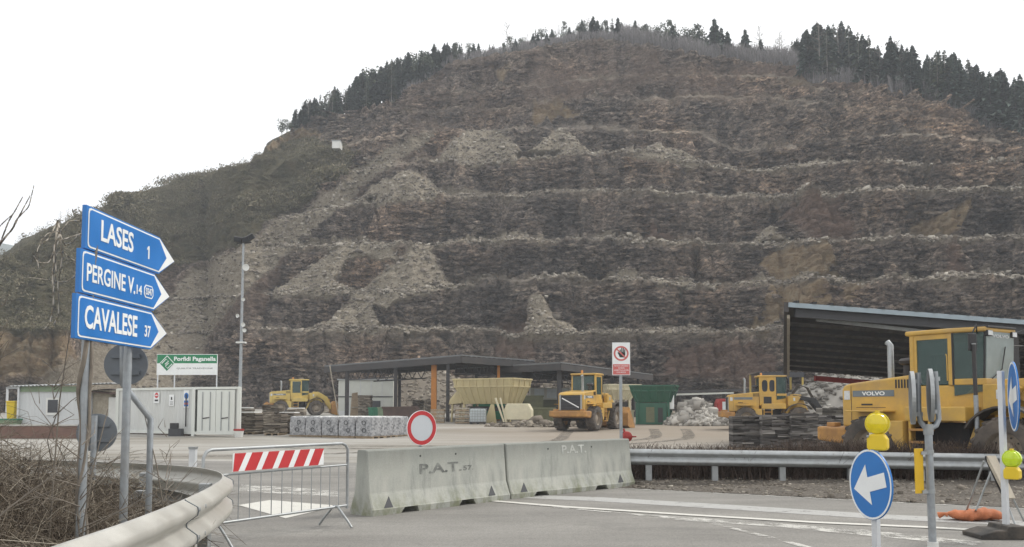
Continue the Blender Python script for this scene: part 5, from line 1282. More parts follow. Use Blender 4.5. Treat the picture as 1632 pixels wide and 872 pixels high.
def loader(label, loc, rot, paint='yellow_paint', front='bucket', group='yellow wheel loaders', slash=True, name_text=True, ladder_side=-1, oval=False):
    t = thing('wheel_loader', label, 'wheel loader', loc, rot, group); Y = paint
    RW, WW = .70, .54
    for x in (-1.45, 1.72):
        for y in (-1.02, 1.02): wheel(t, x, y, RW, WW)
    # chassis, axles
    mb = MB().box(-2.3, .55, -.42, .42, .72, 1.25).box(.75, 2.3, -.34, .34, .62, 1.05); mb.build('chassis', 'dark_steel', t)
    for x in (-1.45, 1.72): MB().tube([(x, -.95, RW), (x, .95, RW)], .15, 12).build('axle', 'dark_steel', t, 40)
    MB().tube([(.62, 0, .6), (.62, 0, 1.35)], .17, 14).build('articulation_joint', 'dark_steel', t, 40)
    # counterweight and rear body
    cw = [(-2.95, .80), (-2.25, .72), (-2.1, .82), (-2.1, 1.12), (-2.95, 1.14)]
    MB().prism_xz(cw, -1.16, 1.16).build('counterweight', 'rusty_yellow', t, bevel=.05)
    for y in (-.85, .85): MB().box(-2.8, -2.55, y-.12, y+.12, 1.135, 1.24).build('tie_down', 'rusty_yellow', t, bevel=.02)
    hood = [(-2.45, 1.14), (-.62, 1.14), (-.62, 2.36), (-2.2, 2.20), (-2.38, 2.16), (-2.45, 2.06)]
    hb = MB().prism_xz(hood, -.80, .80).build('engine_hood', Y, t, bevel=.045)
    MB().box(-2.485, -2.445, -.62, .62, 1.18, 2.04).build('grille', 'black_paint', t)
    g = t.children[-1]
    for k in range(9): MB().box(-2.515, -2.48, -.60, .60, 1.22+k*.088, 1.255+k*.088).build('grille_slat', 'charcoal', g)
    for y in (-.66, .66): MB().box(-2.50, -2.44, y-.045, y+.045, 1.16, 2.06).build('grille_frame', 'galvanised', t)
    if slash:
        mb = MB(); mb.obox((-2.525, 0, 1.60), .012, 1.18, .06, Matrix.Rotation(R(27), 3, 'X')); mb.build('diagonal_bar', 'sign_white', g)
    for y in (-.80, .80):
        s_ = -1 if y < 0 else 1
        MB().box(-2.38, -2.22, min(y, y+.014*s_), max(y, y+.014*s_), 1.80, 2.02).build('tail_light', 'lamp_clear', t)
        MB().box(-2.14, -1.02, min(y, y+.010*s_), max(y, y+.010*s_), 1.87, 2.02).build('name_stripe', 'grey_blue_stripe', t)
        st_ = t.children[-1]
        if name_text:
            o = (-1.88, y + .0105*s_, 1.897) if s_ < 0 else (-1.26, y + .0105*s_, 1.897)
            text('lettering', 'VOLVO', o, (-s_*1., 0, 0), (0, 0, 1), .62, .095, 'sign_white', st_, .03, .002)
        for k in range(5): MB().box(-.98 + k*.075, -.945 + k*.075, min(y, y+.012*s_), max(y, y+.012*s_), 2.06, 2.26).build('air_slot', 'black_paint', hb)
        MB().box(-2.05, -1.25, min(y, y+.006*s_), max(y, y+.006*s_), 1.60, 1.612).build('panel_seam', 'black_paint', hb)
        MB().box(-2.19, -2.18, min(y, y+.006*s_), max(y, y+.006*s_), 1.16, 2.14).build('panel_seam', 'black_paint', hb)
        MB().box(-1.9, -1.6, min(y, y+.012*s_), max(y, y+.012*s_), 1.66, 1.70).build('hood_handle', 'black_paint', hb)
        # mudguards and their stays
        yo = 1.28*s_
        MB().prism_xz([(-1.02, 1.30), (-.52, 1.30), (-.52, .62), (-.66, .62)], min(.76*s_, yo), max(.76*s_, yo)).build('mudguard', Y, t, bevel=.02)
        MB().prism_xz([(-2.0, 1.50), (-1.0, 1.50), (-1.0, 1.54), (-2.05, 1.54)], min(.80*s_, yo), max(.80*s_, yo)).build('rear_fender', Y, t, bevel=.012)
        arc_ = [(1.72 + .90*math.cos(q), RW + .90*math.sin(q)) for q in np.linspace(R(38), R(150), 10)]; arc2 = [(1.72 + .94*math.cos(q), RW + .94*math.sin(q)) for q in np.linspace(R(150), R(38), 10)]
        MB().prism_xz(arc_ + arc2, min(.78*s_, yo), max(.78*s_, yo)).build('front_fender', 'black_rubber', t)
        MB().prism_xz([(.72, .50), (.80, .50), (1.18, 1.30), (1.04, 1.36)], min(.92*s_, .99*s_), max(.92*s_, .99*s_)).build('fender_stay', Y, t)
        # platform and ladder
        MB().box(-.50, .92, min(.55*s_, 1.22*s_), max(.55*s_, 1.22*s_), 1.30, 1.62).build('side_platform', Y, t, bevel=.025)
        ld = MB()
        for x in (-.42, .05): ld.box(x, x+.05, min(1.13*s_, 1.2*s_), max(1.13*s_, 1.2*s_), .50, 1.30)
        ld.build('ladder', Y, t); la = t.children[-1]
        for z in (.52, .80, 1.08): MB().box(-.40, .08, min(1.0*s_, 1.24*s_), max(1.0*s_, 1.24*s_), z, z+.05).build('step', 'rusty_yellow', la)
        # head lamp on its bracket
        MB().prism_xz([(1.10, 1.45), (1.55, 1.45), (1.85, 2.02), (1.70, 2.10), (1.10, 2.10)], min(.60*s_, .84*s_), max(.60*s_, .84*s_)).build('lamp_bracket', Y, t, bevel=.02)
        MB().box(1.40, 1.52, min(.80*s_, .87*s_), max(.80*s_, .87*s_), 1.78, 1.98).build('headlight', 'lamp_clear', t, bevel=.01)
        # mirror
        mb = MB(); mb.tube([(.92, .66*s_, 3.22), (1.12, 1.02*s_, 3.38), (1.10, 1.16*s_, 3.2)], .016, 6); mb.tube([(.92, .66*s_, 3.0), (1.1, 1.1*s_, 3.0)], .012, 6); mb.build('mirror_arm', 'black_paint', t, 40)
        MB().obox((1.10, 1.17*s_, 3.0), .05, .20, .38, Matrix.Rotation(R(20*s_), 3, 'Z')).build('mirror', 'black_paint', t, bevel=.015)
    # cab
    lower = [(-.60, -.78), (.30, -.78), (1.02, -.56), (1.02, .56), (.30, .78), (-.60, .78)]
    MB().prism_xy(lower, 1.50, 2.10).build('cab_body', Y, t, bevel=.03)
    MB().prism_xy([(.42, -.775), (1.06, -.60), (1.06, .60), (.42, .775)], 2.10, 2.24).build('cab_sill', Y, t, bevel=.015)
    roof = [(-.70, -.82), (.45, -.82), (1.10, -.62), (1.10, .62), (.45, .82), (-.70, .82)]
    MB().prism_xy(roof, 3.26, 3.37).build('cab_roof', Y, t, bevel=.035); MB().prism_xy([(.42, -.79), (1.13, -.58), (1.13, .58), (.42, .79)], 3.345, 3.39).build('roof_visor', 'black_paint', t, bevel=.01)
    for y in (-.74, .74):
        for x in (-.56, .36): MB().box(x-.05, x+.05, y-.045, y+.045, 2.1, 3.27).build('pillar', Y, t, bevel=.012)
        if oval:
            for x0 in (-.42, .02):
                MB().prism_xz([(x0 + .15 + .17*math.copysign(abs(math.cos(a_))**.6, math.cos(a_)), 2.72 + .36*math.copysign(abs(math.sin(a_))**.7, math.sin(a_))) for a_ in np.linspace(0, 2*math.pi, 21)[:-1]], y-.042, y+.042).build('side_window', 'dark_window', t)
            for x0 in (-.51, .31): pass
            MB().box(-.51, .31, y-.03, y+.03, 2.1, 3.26).build('door', Y, t)
            MB().box(-.35, .12, min(y, y*1.09), max(y, y*1.09), 1.62, 2.05).build('door_grille', 'black_paint', t)
        else:
            MB().box(-.51, .31, y-.014, y+.014, 2.12, 3.25).build('side_window', 'cab_glass', t)
            MB().box(-.51, .31, y-.03, y+.03, 3.15, 3.26).build('window_frame', Y, t); MB().box(-.51, -.44, y-.03, y+.03, 2.1, 3.15).build('window_frame', Y, t)
            MB().tube([(.29, y*1.06, 2.2), (.29, y*1.06, 2.75), (.27, y*1.06, 2.8)], .014, 6).build('grab_rail', 'yellow_paint', t, 40)
        s_ = -1 if y < 0 else 1
        a_ = Vector((.43, .755*s_, 1.86)); c_ = Vector((1.0, .575*s_, 1.96)); n_ = (c_-a_).cross(Vector((0,0,1))).normalized()*.012
        MB().hexa([a_-n_, c_-n_, c_+n_, a_+n_] + [p + Vector((.05*(i in (1, 2)), 0, 3.26-p.z)) for i, p in enumerate((a_-n_, c_-n_, c_+n_, a_+n_))]).build('corner_window', 'cab_glass', t)
        MB().tube([(1.0, .575*s_, 2.2), (1.05, .575*s_, 3.27)], .022, 8).build('pillar', 'black_paint', t, 40)
        MB().tube([(.42, .765*s_, 2.1), (.42, .765*s_, 3.27)], .025, 8).build('pillar', 'black_paint', t, 40)
        MB().obox((1.08, .50*s_, 3.23), .10, .20, .13).build('work_lamp', 'black_paint', t, bevel=.02); w1 = t.children[-1]
        MB().obox((1.135, .50*s_, 3.23), .012, .17, .10).build('lamp_glass', 'lamp_clear', w1)
    MB().hexa([(1.02,-.56,2.24),(1.04,-.56,2.24),(1.04,.56,2.24),(1.02,.56,2.24),(1.065,-.56,3.27),(1.085,-.56,3.27),(1.085,.56,3.27),(1.065,.56,3.27)]).build('windscreen', 'windscreen_sky_glass', t)
    ws = t.children[-1]
    if name_text: text('lettering', 'VOLVO', (1.088, -.34, 3.14), (0, 1, 0), (.02, 0, 1), .68, .07, 'lamp_clear', ws, .02, .002)
    MB().tube([(1.06, -.35, 2.24), (1.09, .0, 2.45), (1.10, .15, 2.95)], .012, 6).build('wiper', 'black_paint', t, 40)
    MB().box(-.595, -.57, -.70, .70, 2.35, 3.2).build('rear_window', 'cab_glass', t)
    MB().box(-.60, -.56, -.72, .72, 1.7, 2.36).build('rear_wall', Y, t)
    mb = MB().box(-.40, .05, -.24, .24, 2.0, 2.14).box(-.44, -.30, -.24, .24, 2.1, 2.85); mb.build('driver_seat', 'charcoal', t, bevel=.03)
    MB().tube([(.75, 0, 1.9), (.52, 0, 2.38)], .03, 8).build('steering_column', 'black_paint', t, 40); MB().lathe([(.18, -.015), (.20, 0), (.18, .015), (.165, 0), (.18, -.015)], (.50, 0, 2.42), (-.45, 0, 1), 20).build('steering_wheel', 'black_paint', t, 40)
    # stacks on the hood
    MB().tube([(-1.42, -.30, 2.2), (-1.42, -.30, 3.12), (-1.50, -.30, 3.2)], .075, 12).build('exhaust_pipe', 'galvanised', t, 50)
    MB().lathe([(.11, 0), (.11, .26), (.20, .30), (.22, .36), (.16, .42), (.001, .44)], (-.82, -.52, 2.34), (0, 0, 1), 16).build('air_filter', 'dark_steel', t, 40)
    if front != 'arms': MB().lathe([(.001, .2), (.06, .19), (.07, .1), (.07, 0)], (-.35, .2, 3.37), (0, 0, 1), 12).build('beacon', 'beacon_orange', t, 40)
    # front frame and boom
    MB().prism_xz([(.92, .75), (2.28, .75), (2.36, 1.2), (1.95, 2.18), (1.45, 2.22), (1.12, 1.5)], -.40, .40).build('front_frame', Y, t, bevel=.03)
    if front == 'bucket':
        for y in (-.52, .52): MB().prism_xz([(1.45, 2.20), (1.35, 1.95), (2.3, 1.55), (3.05, .55), (3.3, .62), (2.75, 1.75), (1.9, 2.22)], y-.06, y+.06).build('boom_arm', Y, t, bevel=.015)
        MB().prism_xz([(2.0, 2.0), (2.05, 1.85), (3.0, 1.35), (3.1, 1.5)], -.10, .10).build('tilt_link', 'rusty_yellow', t)
        out = [(3.10, .22), (3.45, .08), (4.45, .05), (4.45, .10), (3.55, .18), (3.28, .42), (3.22, .95), (3.42, 1.32), (3.36, 1.36), (3.10, 1.0)]
        MB().prism_xz(out, -1.38, 1.38).build('bucket', 'rusty_yellow', t)
        bk = t.children[-1]
        for y in (-1.40, 1.38): MB().prism_xz([(3.10, .22), (3.45, .08), (4.4, .06), (4.1, .5), (3.42, 1.34), (3.10, 1.0)], y, y+.025).build('bucket_side', 'rusty_yellow', bk)
    elif front == 'arms':                     # boom folded down over the front axle, no bucket fitted
        for y in (-.52, .52): MB().prism_xz([(1.45, 2.20), (1.35, 1.95), (2.1, 1.6), (2.42, .75), (2.62, .8), (2.45, 1.75), (1.9, 2.22)], y-.06, y+.06).build('boom_arm', Y, t, bevel=.015)
        MB().box(2.36, 2.56, -.6, .6, .62, .95).build('tool_carrier', 'black_paint', t, bevel=.02)
        MB().tube([(1.6, 0, 1.9), (2.45, 0, 1.0)], .07, 10).build('tilt_ram', 'galvanised', t, 40)
    else:
        for y in (-.5, .5): MB().prism_xz([(1.45, 2.18), (1.4, 1.95), (2.5, 1.75), (3.3, .75), (3.5, .85), (2.8, 1.95)], y-.06, y+.06).build('boom_arm', 'black_paint', t, bevel=.015)
        MB().box(3.32, 3.46, -.75, .75, .55, 1.3).build('fork_carriage', 'black_paint', t, bevel=.02)
        for y in (-.5, .5): MB().prism_xz([(3.46, .42), (4.7, .40), (4.7, .44), (3.54, .52), (3.54, 1.25), (3.46, 1.25)], y-.07, y+.07).build('fork', 'black_paint', t)
        for k in range(4):
            y = -.3 + .2*k; MB().tube([(1.5, y, 2.2), (1.9, y, 2.75 + .05*k), (2.4, y, 2.6), (2.7, y, 2.0), (3.3, y, 1.2)], .03, 6).build('hydraulic_hose', 'black_rubber', t, 40)
    return t
big = loader('large yellow wheel loader close behind the right guardrail, its hood lettered in white', (0, 0, 0), 0, 'yellow_paint', 'arms')
rot = R(-57); fw = Vector((math.cos(rot), math.sin(rot), 0)); sd_ = Vector((-fw.y, fw.x, 0))
# rear right wheel under picture column 1397, 19.6 m away
BS = .93; rw = Vector((P(1392, 700, 19.5).x, 19.5, .04)); big.location = rw + (fw*1.45 + sd_*1.02)*BS; big.rotation_euler = (0, 0, rot); big.scale = (BS,)*3
c = GX(936, 55); l2 = loader('yellow wheel loader turning its dark grille to the road in the middle of the yard', c, R(62))
c = GX(474, 86); l1 = loader('pale yellow wheel loader parked far left beside the stone pallets', c, R(17), 'pale_yellow_paint', slash=False)
l1.scale = (1.05,)*3; l2.scale = (1.04,)*3
c = GX(1222, 55); l3 = loader('yellow forklift loader with oval side windows behind the dark slab stacks', c, R(-8), 'yellow_paint', 'fork', slash=False, name_text=False, oval=True)
sg = 0

# ================================================================== SHEDS
def corrug(mb, p00, p10, p01, p11, pitch=.25, amp=.04, thick=.0):
    """corrugated sheet: corrugations run from edge p00-p10 to edge p01-p11"""
    p00, p10, p01, p11 = map(Vector, (p00, p10, p01, p11)); n = max(2, int((p10-p00).length/pitch*2)); vs = []; fs = []
    for i in range(n+1):
        q = i/n; dz = Vector((0, 0, amp if i % 2 else -amp)); vs += [p00.lerp(p10, q) + dz, p01.lerp(p11, q) + dz]
    for i in range(n): fs.append((2*i, 2*i+2, 2*i+3, 2*i+1))
    return mb.add(vs, fs)
def beam(mb, a_, b_, w_, h_):
    a_ = Vector(a_); b_ = Vector(b_); d = (b_-a_).normalized(); up = Vector((0,0,1)) if abs(d.z) < .9 else Vector((1,0,0)); s_ = d.cross(up).normalized(); u_ = s_.cross(d)
    return mb.hexa([a_-s_*w_/2-u_*h_/2, a_+s_*w_/2-u_*h_/2, b_+s_*w_/2-u_*h_/2, b_-s_*w_/2-u_*h_/2, a_-s_*w_/2+u_*h_/2, a_+s_*w_/2+u_*h_/2, b_+s_*w_/2+u_*h_/2, b_-s_*w_/2+u_*h_/2])
def truss(t, a_, b_, hgt, n):
    a_ = Vector(a_); b_ = Vector(b_); mb = MB(); dn = Vector((0, 0, -hgt)); beam(mb, a_, b_, .09, .12); beam(mb, a_+dn, b_+dn, .09, .10)
    for i in range(n):
        p = a_.lerp(b_, i/n); q = a_.lerp(b_, (i+.5)/n); r_ = a_.lerp(b_, (i+1)/n); beam(mb, p, q+dn, .05, .05); beam(mb, q+dn, r_, .05, .05)
    mb.build('truss', 'dark_steel', t)
def shed(label, c0, c1, c2, zr, drop, posts, trusses, name='open_shed'):
    """open shed: nearest roof corner c0, left far corner c1, right far corner c2"""
    c0, c1, c2 = (Vector((p[0], p[1], 0)) for p in (c0, c1, c2)); c3 = c1 + c2 - c0; zg = yard_z(c0.y)
    t = thing(name, label, 'shed', (c0.x, c0.y, zg)); l = lambda p, z: Vector((p.x-c0.x, p.y-c0.y, z-zg))
    corrug(MB(), l(c0, zr), l(c2, zr-.15), l(c1, zr-drop), l(c3, zr-drop-.15), .5, .05).build('roof', 'shed_roof_dark', t, solid=.03)
    for a_, b_, za, zb in ((c0, c1, zr, zr-drop), (c0, c2, zr, zr-.15)):
        mb = MB(); beam(mb, l(a_, za+.05), l(b_, zb+.05), .06, .10); mb.build('roof_edge', 'roof_edge_dull', t)
        mb = MB(); beam(mb, l(a_, za-.30), l(b_, zb-.30), .10, .50); mb.build('fascia_beam', 'shed_roof_dark', t)
    for k in range(1, 6):
        mb = MB(); beam(mb, l(c0.lerp(c2, k/6), zr-.35), l(c1.lerp(c3, k/6), zr-drop-.35), .12, .3); mb.build('rafter', 'dark_steel', t)
    for u_, v_, w_, m_ in posts:
        p = c0 + (c1-c0)*u_ + (c2-c0)*v_; z0 = yard_z(p.y)
        mb = MB(); beam(mb, l(p, z0-.1), l(p, zr-drop*u_-.4), w_, w_); mb.build('post', m_, t)
    for (u0, v0, u1, v1, n) in trusses:
        p = c0 + (c1-c0)*u0 + (c2-c0)*v0; q = c0 + (c1-c0)*u1 + (c2-c0)*v1
        truss(t, l(p, zr-drop*u0-.55), l(q, zr-drop*u1-.55), .75, n)
    return t
def XY(pxv, Y): return ((pxv-CPX)/FPX*Y*1.002, Y)
a0, a1, a2 = XY(735, 68), XY(517, 78), XY(852, 73)
shed('left open shed of dark corrugated roofing with an orange post', a0, a1, a2, 5.62, .35,
     [(.10, .03, .26, 'dark_steel'), (.46, .03, .26, 'dark_steel'), (.83, .03, .30, 'dark_steel'), (.05, .95, .26, 'dark_steel'), (.95, .95, .26, 'dark_steel'), (.24, .12, .42, 'orange_paint'), (.06, .62, .22, 'orange_paint')],
     [(.46, .03, .83, .03, 6), (.08, .08, .08, .62, 6), (.5, .5, .9, .5, 6)])
p = thing('leaning_pole', 'thin pale pole leaning against the left end of the dark open shed', 'pole', GX(536, 77)); MB().tube([(.3, 0, 0), (-.55, 0, 4.6)], .05, 8).build('pole_body', 'grey_wood', p, 40); MB().tube([(-.55,0,4.6),(-.56,0,4.65)], .06, 8).build('tip', 'galvanised', p)
b0, b1, b2 = XY(893, 68), XY(726, 76), XY(1040, 88)
shed('right open shed of dark corrugated roofing behind the middle loader', b0, b1, b2, 5.05, .1,
     [(.04, .03, .36, 'dark_steel'), (.85, .05, .24, 'dark_steel'), (.06, .88, .24, 'dark_steel'), (.9, .9, .24, 'dark_steel'), (.06, .45, .22, 'dark_steel')],
     [(.04, .05, .04, .45, 6), (.3, .05, .3, .6, 6)])
# the big lean-to on the right
zf, zb_ = 5.0, 3.35
q00, q10 = P(1256, 487, 30), P(1640, 515.5, 30.4); q10 = q00 + (q10-q00)*1.55; q01 = P(1253, 590, 43.5); q11 = q01 + (q10-q00)*1.0
t = thing('open_shed', 'big dark lean-to roof on the right sloping down behind the large loader', 'shed', (q00.x, q00.y, 0)); l = lambda p: Vector(p) - t.location
corrug(MB(), l(q00), l(q10), l(q01), l(q11), .42, .035).build('roof', 'corrugated_dark', t, solid=.02)
mb = MB(); beam(mb, l(q00) + Vector((0,-.05,.02)), l(q10) + Vector((0,-.05,.02)), .08, .16); mb.build('front_edge', 'roof_edge_light', t)
for k in range(22):
    c_ = l(q00.lerp(q10, (k+.5)/22)) + Vector((0, -.04, .13)); MB().box(c_.x-.06, c_.x+.06, c_.y-.08, c_.y+.3, c_.z-.03, c_.z+.05).build('ridge_end', 'black_paint', t)
mb = MB(); beam(mb, l(q00) + Vector((.3,.25,-.22)), l(q10) + Vector((0,.25,-.22)), .16, .30); mb.build('eaves_beam', 'charcoal', t)
mb = MB(); beam(mb, l(q00.lerp(q01, .06)) + Vector((1.0, 0, -.30)), l(q00.lerp(q01, .06).lerp(q10.lerp(q11, .06), .46)) + Vector((0, 0, -.42)), .10, .12); mb.build('light_rail', 'galvanised', t)
mb = MB(); beam(mb, l(q00) + Vector((-.06, 0, -.05)), l(q01) + Vector((-.06, 0, -.05)), .16, .34); mb.build('side_fascia', 'shed_roof_dark', t)
mb = MB(); beam(mb, l(q00) + Vector((.1, .3, -.35)), l(q01) + Vector((.1, 0, -.25)), .10, .12); mb.build('side_beam', 'grey_wood', t)
for k in range(1, 9):
    g = k/9; mb = MB(); beam(mb, l(q00.lerp(q01, g)) + Vector((.1, 0, -.16)), l(q10.lerp(q11, g)) + Vector((0, 0, -.16)), .10, .18); mb.build('purlin', 'dark_steel', t)
for k in (.5, .82):
    mb = MB(); a_ = q00.lerp(q10, k); b2_ = q01.lerp(q11, k); beam(mb, l(a_) + Vector((0, .3, -.38)), l(b2_) + Vector((0, 0, -.38)), .16, .26); mb.build('rafter', 'dark_steel', t)
    for pt, dy in ((b2_, -.2),):
        if k > .3: mb = MB(); beam(mb, l((pt.x, pt.y+dy, yard_z(pt.y)-.1)), l(pt) + Vector((0, dy, -.3)), .2, .2); mb.build('post', 'dark_steel', t)
for k in (.62, .98):
    pt = q00.lerp(q10, k); mb = MB(); beam(mb, l((pt.x, pt.y+.4, -.1)), l(pt) + Vector((0, .4, -.3)), .22, .22); mb.build('post', 'dark_steel', t)
mb = MB(); a_, b2_ = q01 + Vector((1.2, -.6, -.42)), q01.lerp(q11, .6) + Vector((0, -.6, -.42)); beam(mb, l(a_), l(b2_), .2, .24); mb.build('red_beam', 'red_paint', t)
ca = GX(1236, 64); t = thing('small_canopy', 'small dark flat canopy on yellow posts above the fork loader', 'canopy', ca)
zt = P(1236, 594, 64).z - ca.z
corrug(MB(), (-1.6,-1.4,zt), (1.6,-1.4,zt), (-1.6,1.6,zt-.1), (1.6,1.6,zt-.1), .3, .03).build('roof', 'shed_roof_dark', t, solid=.03)
MB().box(-1.6, 1.6, -1.42, -1.34, zt-.38, zt-.03).build('fascia', 'charcoal', t)
for x in (-1.5, 1.5):
    for y in (-1.3, 1.4): MB().box(x-.06, x+.06, y-.06, y+.06, 0, zt-.05).build('post', 'pale_yellow_paint', t)
ca = GX(1090, 82); t = thing('conveyor_roof', 'long low dark roof of a conveyor running behind the stone heap', 'conveyor', ca)
z1 = P(1090, 624, 82).z - ca.z; xl, xr = XY(962, 82)[0]-ca.x, XY(1215, 82)[0]-ca.x
MB().hexa([(xl,-.8,z1-.35),(xr,-.8,z1+.1),(xr,.8,z1+.1),(xl,.8,z1-.35),(xl,-.8,z1-.15),(xr,-.8,z1+.32),(xr,.8,z1+.32),(xl,.8,z1-.15)]).build('roof', 'shed_roof_dark', t)
MB().hexa([(xl*.3,-.75,z1-.42),(xr*.6,-.75,z1-.22),(xr*.6,.6,z1-.22),(xl*.3,.6,z1-.42),(xl*.3,-.75,z1-.25),(xr*.6,-.75,z1-.06),(xr*.6,.6,z1-.06),(xl*.3,.6,z1-.25)]).build('white_belt_cover', 'panel_white', t)
for k in range(7):
    x = xl + (xr-xl)*(k+.3)/7; MB().box(x-.08, x+.08, -.7, .7, 0, z1-.2).build('post', 'dark_steel', t)

# ================================================================== CABINS, CONTAINER, BILLBOARD, MAST
# white container: corner nearest at column 311, side running left, doors facing right
K0 = Vector((*XY(311, 47.5), 0)); K1 = Vector((*XY(383, 46.6), 0)); sd1 = Vector((*XY(190, 50.5), 0))
e1 = (K1-K0).normalized(); e2 = (sd1-K0).normalized()
Wc = (K1-K0).length; Lc = (sd1-K0).length; Hc = 2.62
t = thing('shipping_container', 'white container with closed end doors and small notices at the left of the yard', 'container', K0); Z_ = Vector((0,0,1))
def corr_wall(mb, o, r_, Lw, z0, z1, nrm, pitch=.28, dep=.03):
    x = 0; prof = []
    while x < Lw: prof += [(x, 0), (min(Lw, x+pitch*.3), 0), (min(Lw, x+pitch*.45), -dep), (min(Lw, x+pitch*.8), -dep)]; x += pitch
    prof.append((Lw, 0)); vs = []; fs = []
    for a_, q in prof: vs += [o + r_*a_ + nrm*q + Z_*z0, o + r_*a_ + nrm*q + Z_*z1]
    for i in range(len(prof)-1): fs.append((2*i, 2*i+2, 2*i+3, 2*i+1))
    mb.add(vs, fs)
n1_ = Vector((e2.y, -e2.x, 0)); n1_ = n1_ if n1_.y < 0 else -n1_; n2_ = Vector((e1.y, -e1.x, 0)); n2_ = n2_ if n2_.y < 0 else -n2_
z0c = .22
mb = MB(); corr_wall(mb, Vector((0,0,0)), e2, Lc, z0c, Hc, n1_); mb.build('long_side', 'container_white', t)
c3 = e1*Wc; mb = MB()
mb.add([p + Z_*z for z in (z0c, Hc) for p in (e2*Lc, e2*Lc + c3, c3)], [(0,1,4,3),(1,2,5,4)]); mb.build('rear_sides', 'container_white', t)
MB().hexa([p - Z_*.0 + Z_*(Hc-.02) for p in (Vector(), c3, c3+e2*Lc, e2*Lc)] + [p + Z_*(Hc+.02) for p in (Vector(), c3, c3+e2*Lc, e2*Lc)]).build('roof', 'container_white', t)
MB().hexa([p + Z_*z for z in (z0c-.02, z0c+.02) for p in (Vector(), c3, c3+e2*Lc, e2*Lc)]).build('floor', 'dark_steel', t)
mb = MB()
for p in (Vector(), c3, e2*Lc, c3+e2*Lc): beam(mb, p + Z_*.05, p + Z_*(Hc+.04), .17, .17)
for a_, b_ in ((Vector(), c3), (Vector(), e2*Lc), (c3, c3+e2*Lc)):
    beam(mb, a_ + Z_*(Hc), b_ + Z_*(Hc), .12, .13); beam(mb, a_ + Z_*(z0c), b_ + Z_*(z0c), .12, .14)
mb.build('frame', 'container_end_lit', t)
for q0, q1 in ((.09, .495), (.505, .91)):
    mb = MB(); o = e1*Wc*q0 + n2_*.04; mb.hexa([o - n2_*.03 + Z_*.28, o + e1*Wc*(q1-q0) - n2_*.03 + Z_*.28, o + e1*Wc*(q1-q0) + n2_*.01 + Z_*.28, o + n2_*.01 + Z_*.28] + [o - n2_*.03 + Z_*(Hc-.1), o + e1*Wc*(q1-q0) - n2_*.03 + Z_*(Hc-.1), o + e1*Wc*(q1-q0) + n2_*.01 + Z_*(Hc-.1), o + n2_*.01 + Z_*(Hc-.1)])
    d_ = mb.build('door', 'container_end_lit', t)
    for f_ in (.3, .72):
        p = o + e1*Wc*(q1-q0)*f_ + n2_*.04; MB().tube([p + Z_*.35, p + Z_*(Hc-.2)], .022, 8).build('lock_rod', 'galvanised', d_, 40)
    p = o + e1*Wc*(q1-q0)*.5 + n2_*.03; mb = MB(); beam(mb, p + Z_*1.0 - e1*.2, p + Z_*1.05 + e1*.2, .03, .05); mb.build('handle', 'dark_steel', d_)
MB().hexa([n1_*.02 + e2*q + Z_*z + n1_*w_ for z in (-.05, z0c-.05) for q, w_ in ((.4, 0), (Lc, 0), (Lc, -.5), (.4, -.5))]).build('plinth', 'rust_brown', t)
# notices on the long side
def notice(pxv, py, w_, h_, base, extra):
    s_ = ((K0 - Vector((0,0,0))).x, 0)
    # distance along the side for that picture column
    best = min(np.linspace(0, Lc, 200), key=lambda q: abs(to_px(*(np.array(K0 + e2*q + n1_*.02)))[0] - pxv)); o = e2*best + n1_*.01
    z = P(pxv, py, (K0 + e2*best).y).z; r_ = -e2
    if n1_.dot(r_.cross(Z_)) < 0: r_ = e2
    pl = plate([(-w_/2, -h_/2), (w_/2, -h_/2), (w_/2, h_/2), (-w_/2, h_/2)], o + Z_*z, r_, Z_, n1_, .012, .02).build('notice', base, t); extra(pl, o + Z_*z + n1_*.0205, r_); return pl
def ex1(pl, o, r_):
    plate(circ(.15, 24), o + Z_*.13, r_, Z_, n1_, 0, .003).build('red_disc', 'sign_red', pl); plate([(-.1,-.03),(.1,-.03),(.1,.03),(-.1,.03)], o + Z_*.13, r_, Z_, n1_, .0035, .006).build('white_bar', 'sign_white', pl)
    plate([(-.14,-.20),(.14,-.20),(.14,-.10),(-.14,-.10)], o, r_, Z_, n1_, 0, .003).build('dark_field', 'ink', pl)
def ex2(pl, o, r_): 
    plate([(-.06,.02),(.06,.02),(.05,.18),(-.05,.18)], o, r_, Z_, n1_, 0, .003).build('pictogram', 'ink', pl)
    for k in range(3): plate([(-.13,-.10-k*.07),(.13,-.10-k*.07),(.13,-.075-k*.07),(-.13,-.075-k*.07)], o, r_, Z_, n1_, 0, .003).build('text_line', 'charcoal', pl)
def ex3(pl, o, r_):
    plate(circ(.17, 24), o + Z_*.17, r_, Z_, n1_, 0, .003).build('blue_disc', 'sign_blue', pl); plate([(-.17,-.40),(.17,-.40),(.17,-.08),(-.17,-.08)], o, r_, Z_, n1_, 0, .003).build('blue_field', 'sign_blue', pl)
    plate([(-.15,-.30),(.15,-.30),(.15,-.20),(-.15,-.20)], o, r_, Z_, n1_, .0035, .005).build('faded_strip', 'faded_red', pl)
notice(248, 634, .46, .60, 'sign_white', ex1); notice(272, 638, .40, .62, 'sign_white', ex2); notice(296, 636, .44, .95, 'sign_white', ex3)
mb = MB(); p = e2*.5 + n1_*.09; mb.tube([p + Z_*.55, p + Z_*1.4, p + n1_*.02 + Z_*2.3], .035, 8); mb.build('drain_pipe', 'dark_steel', t, 40)
pt = K0 + e2*.75 + n1_*.5; u = thing('utility_box', 'small grey box at the foot of the white container wall', 'box', pt); MB().box(-.35, .35, -.2, .2, 0, .45).build('box_body', 'charcoal', u, bevel=.02); MB().box(-.3, .1, -.15, .15, .45, .75).build('valve', 'dark_steel', u, bevel=.03)
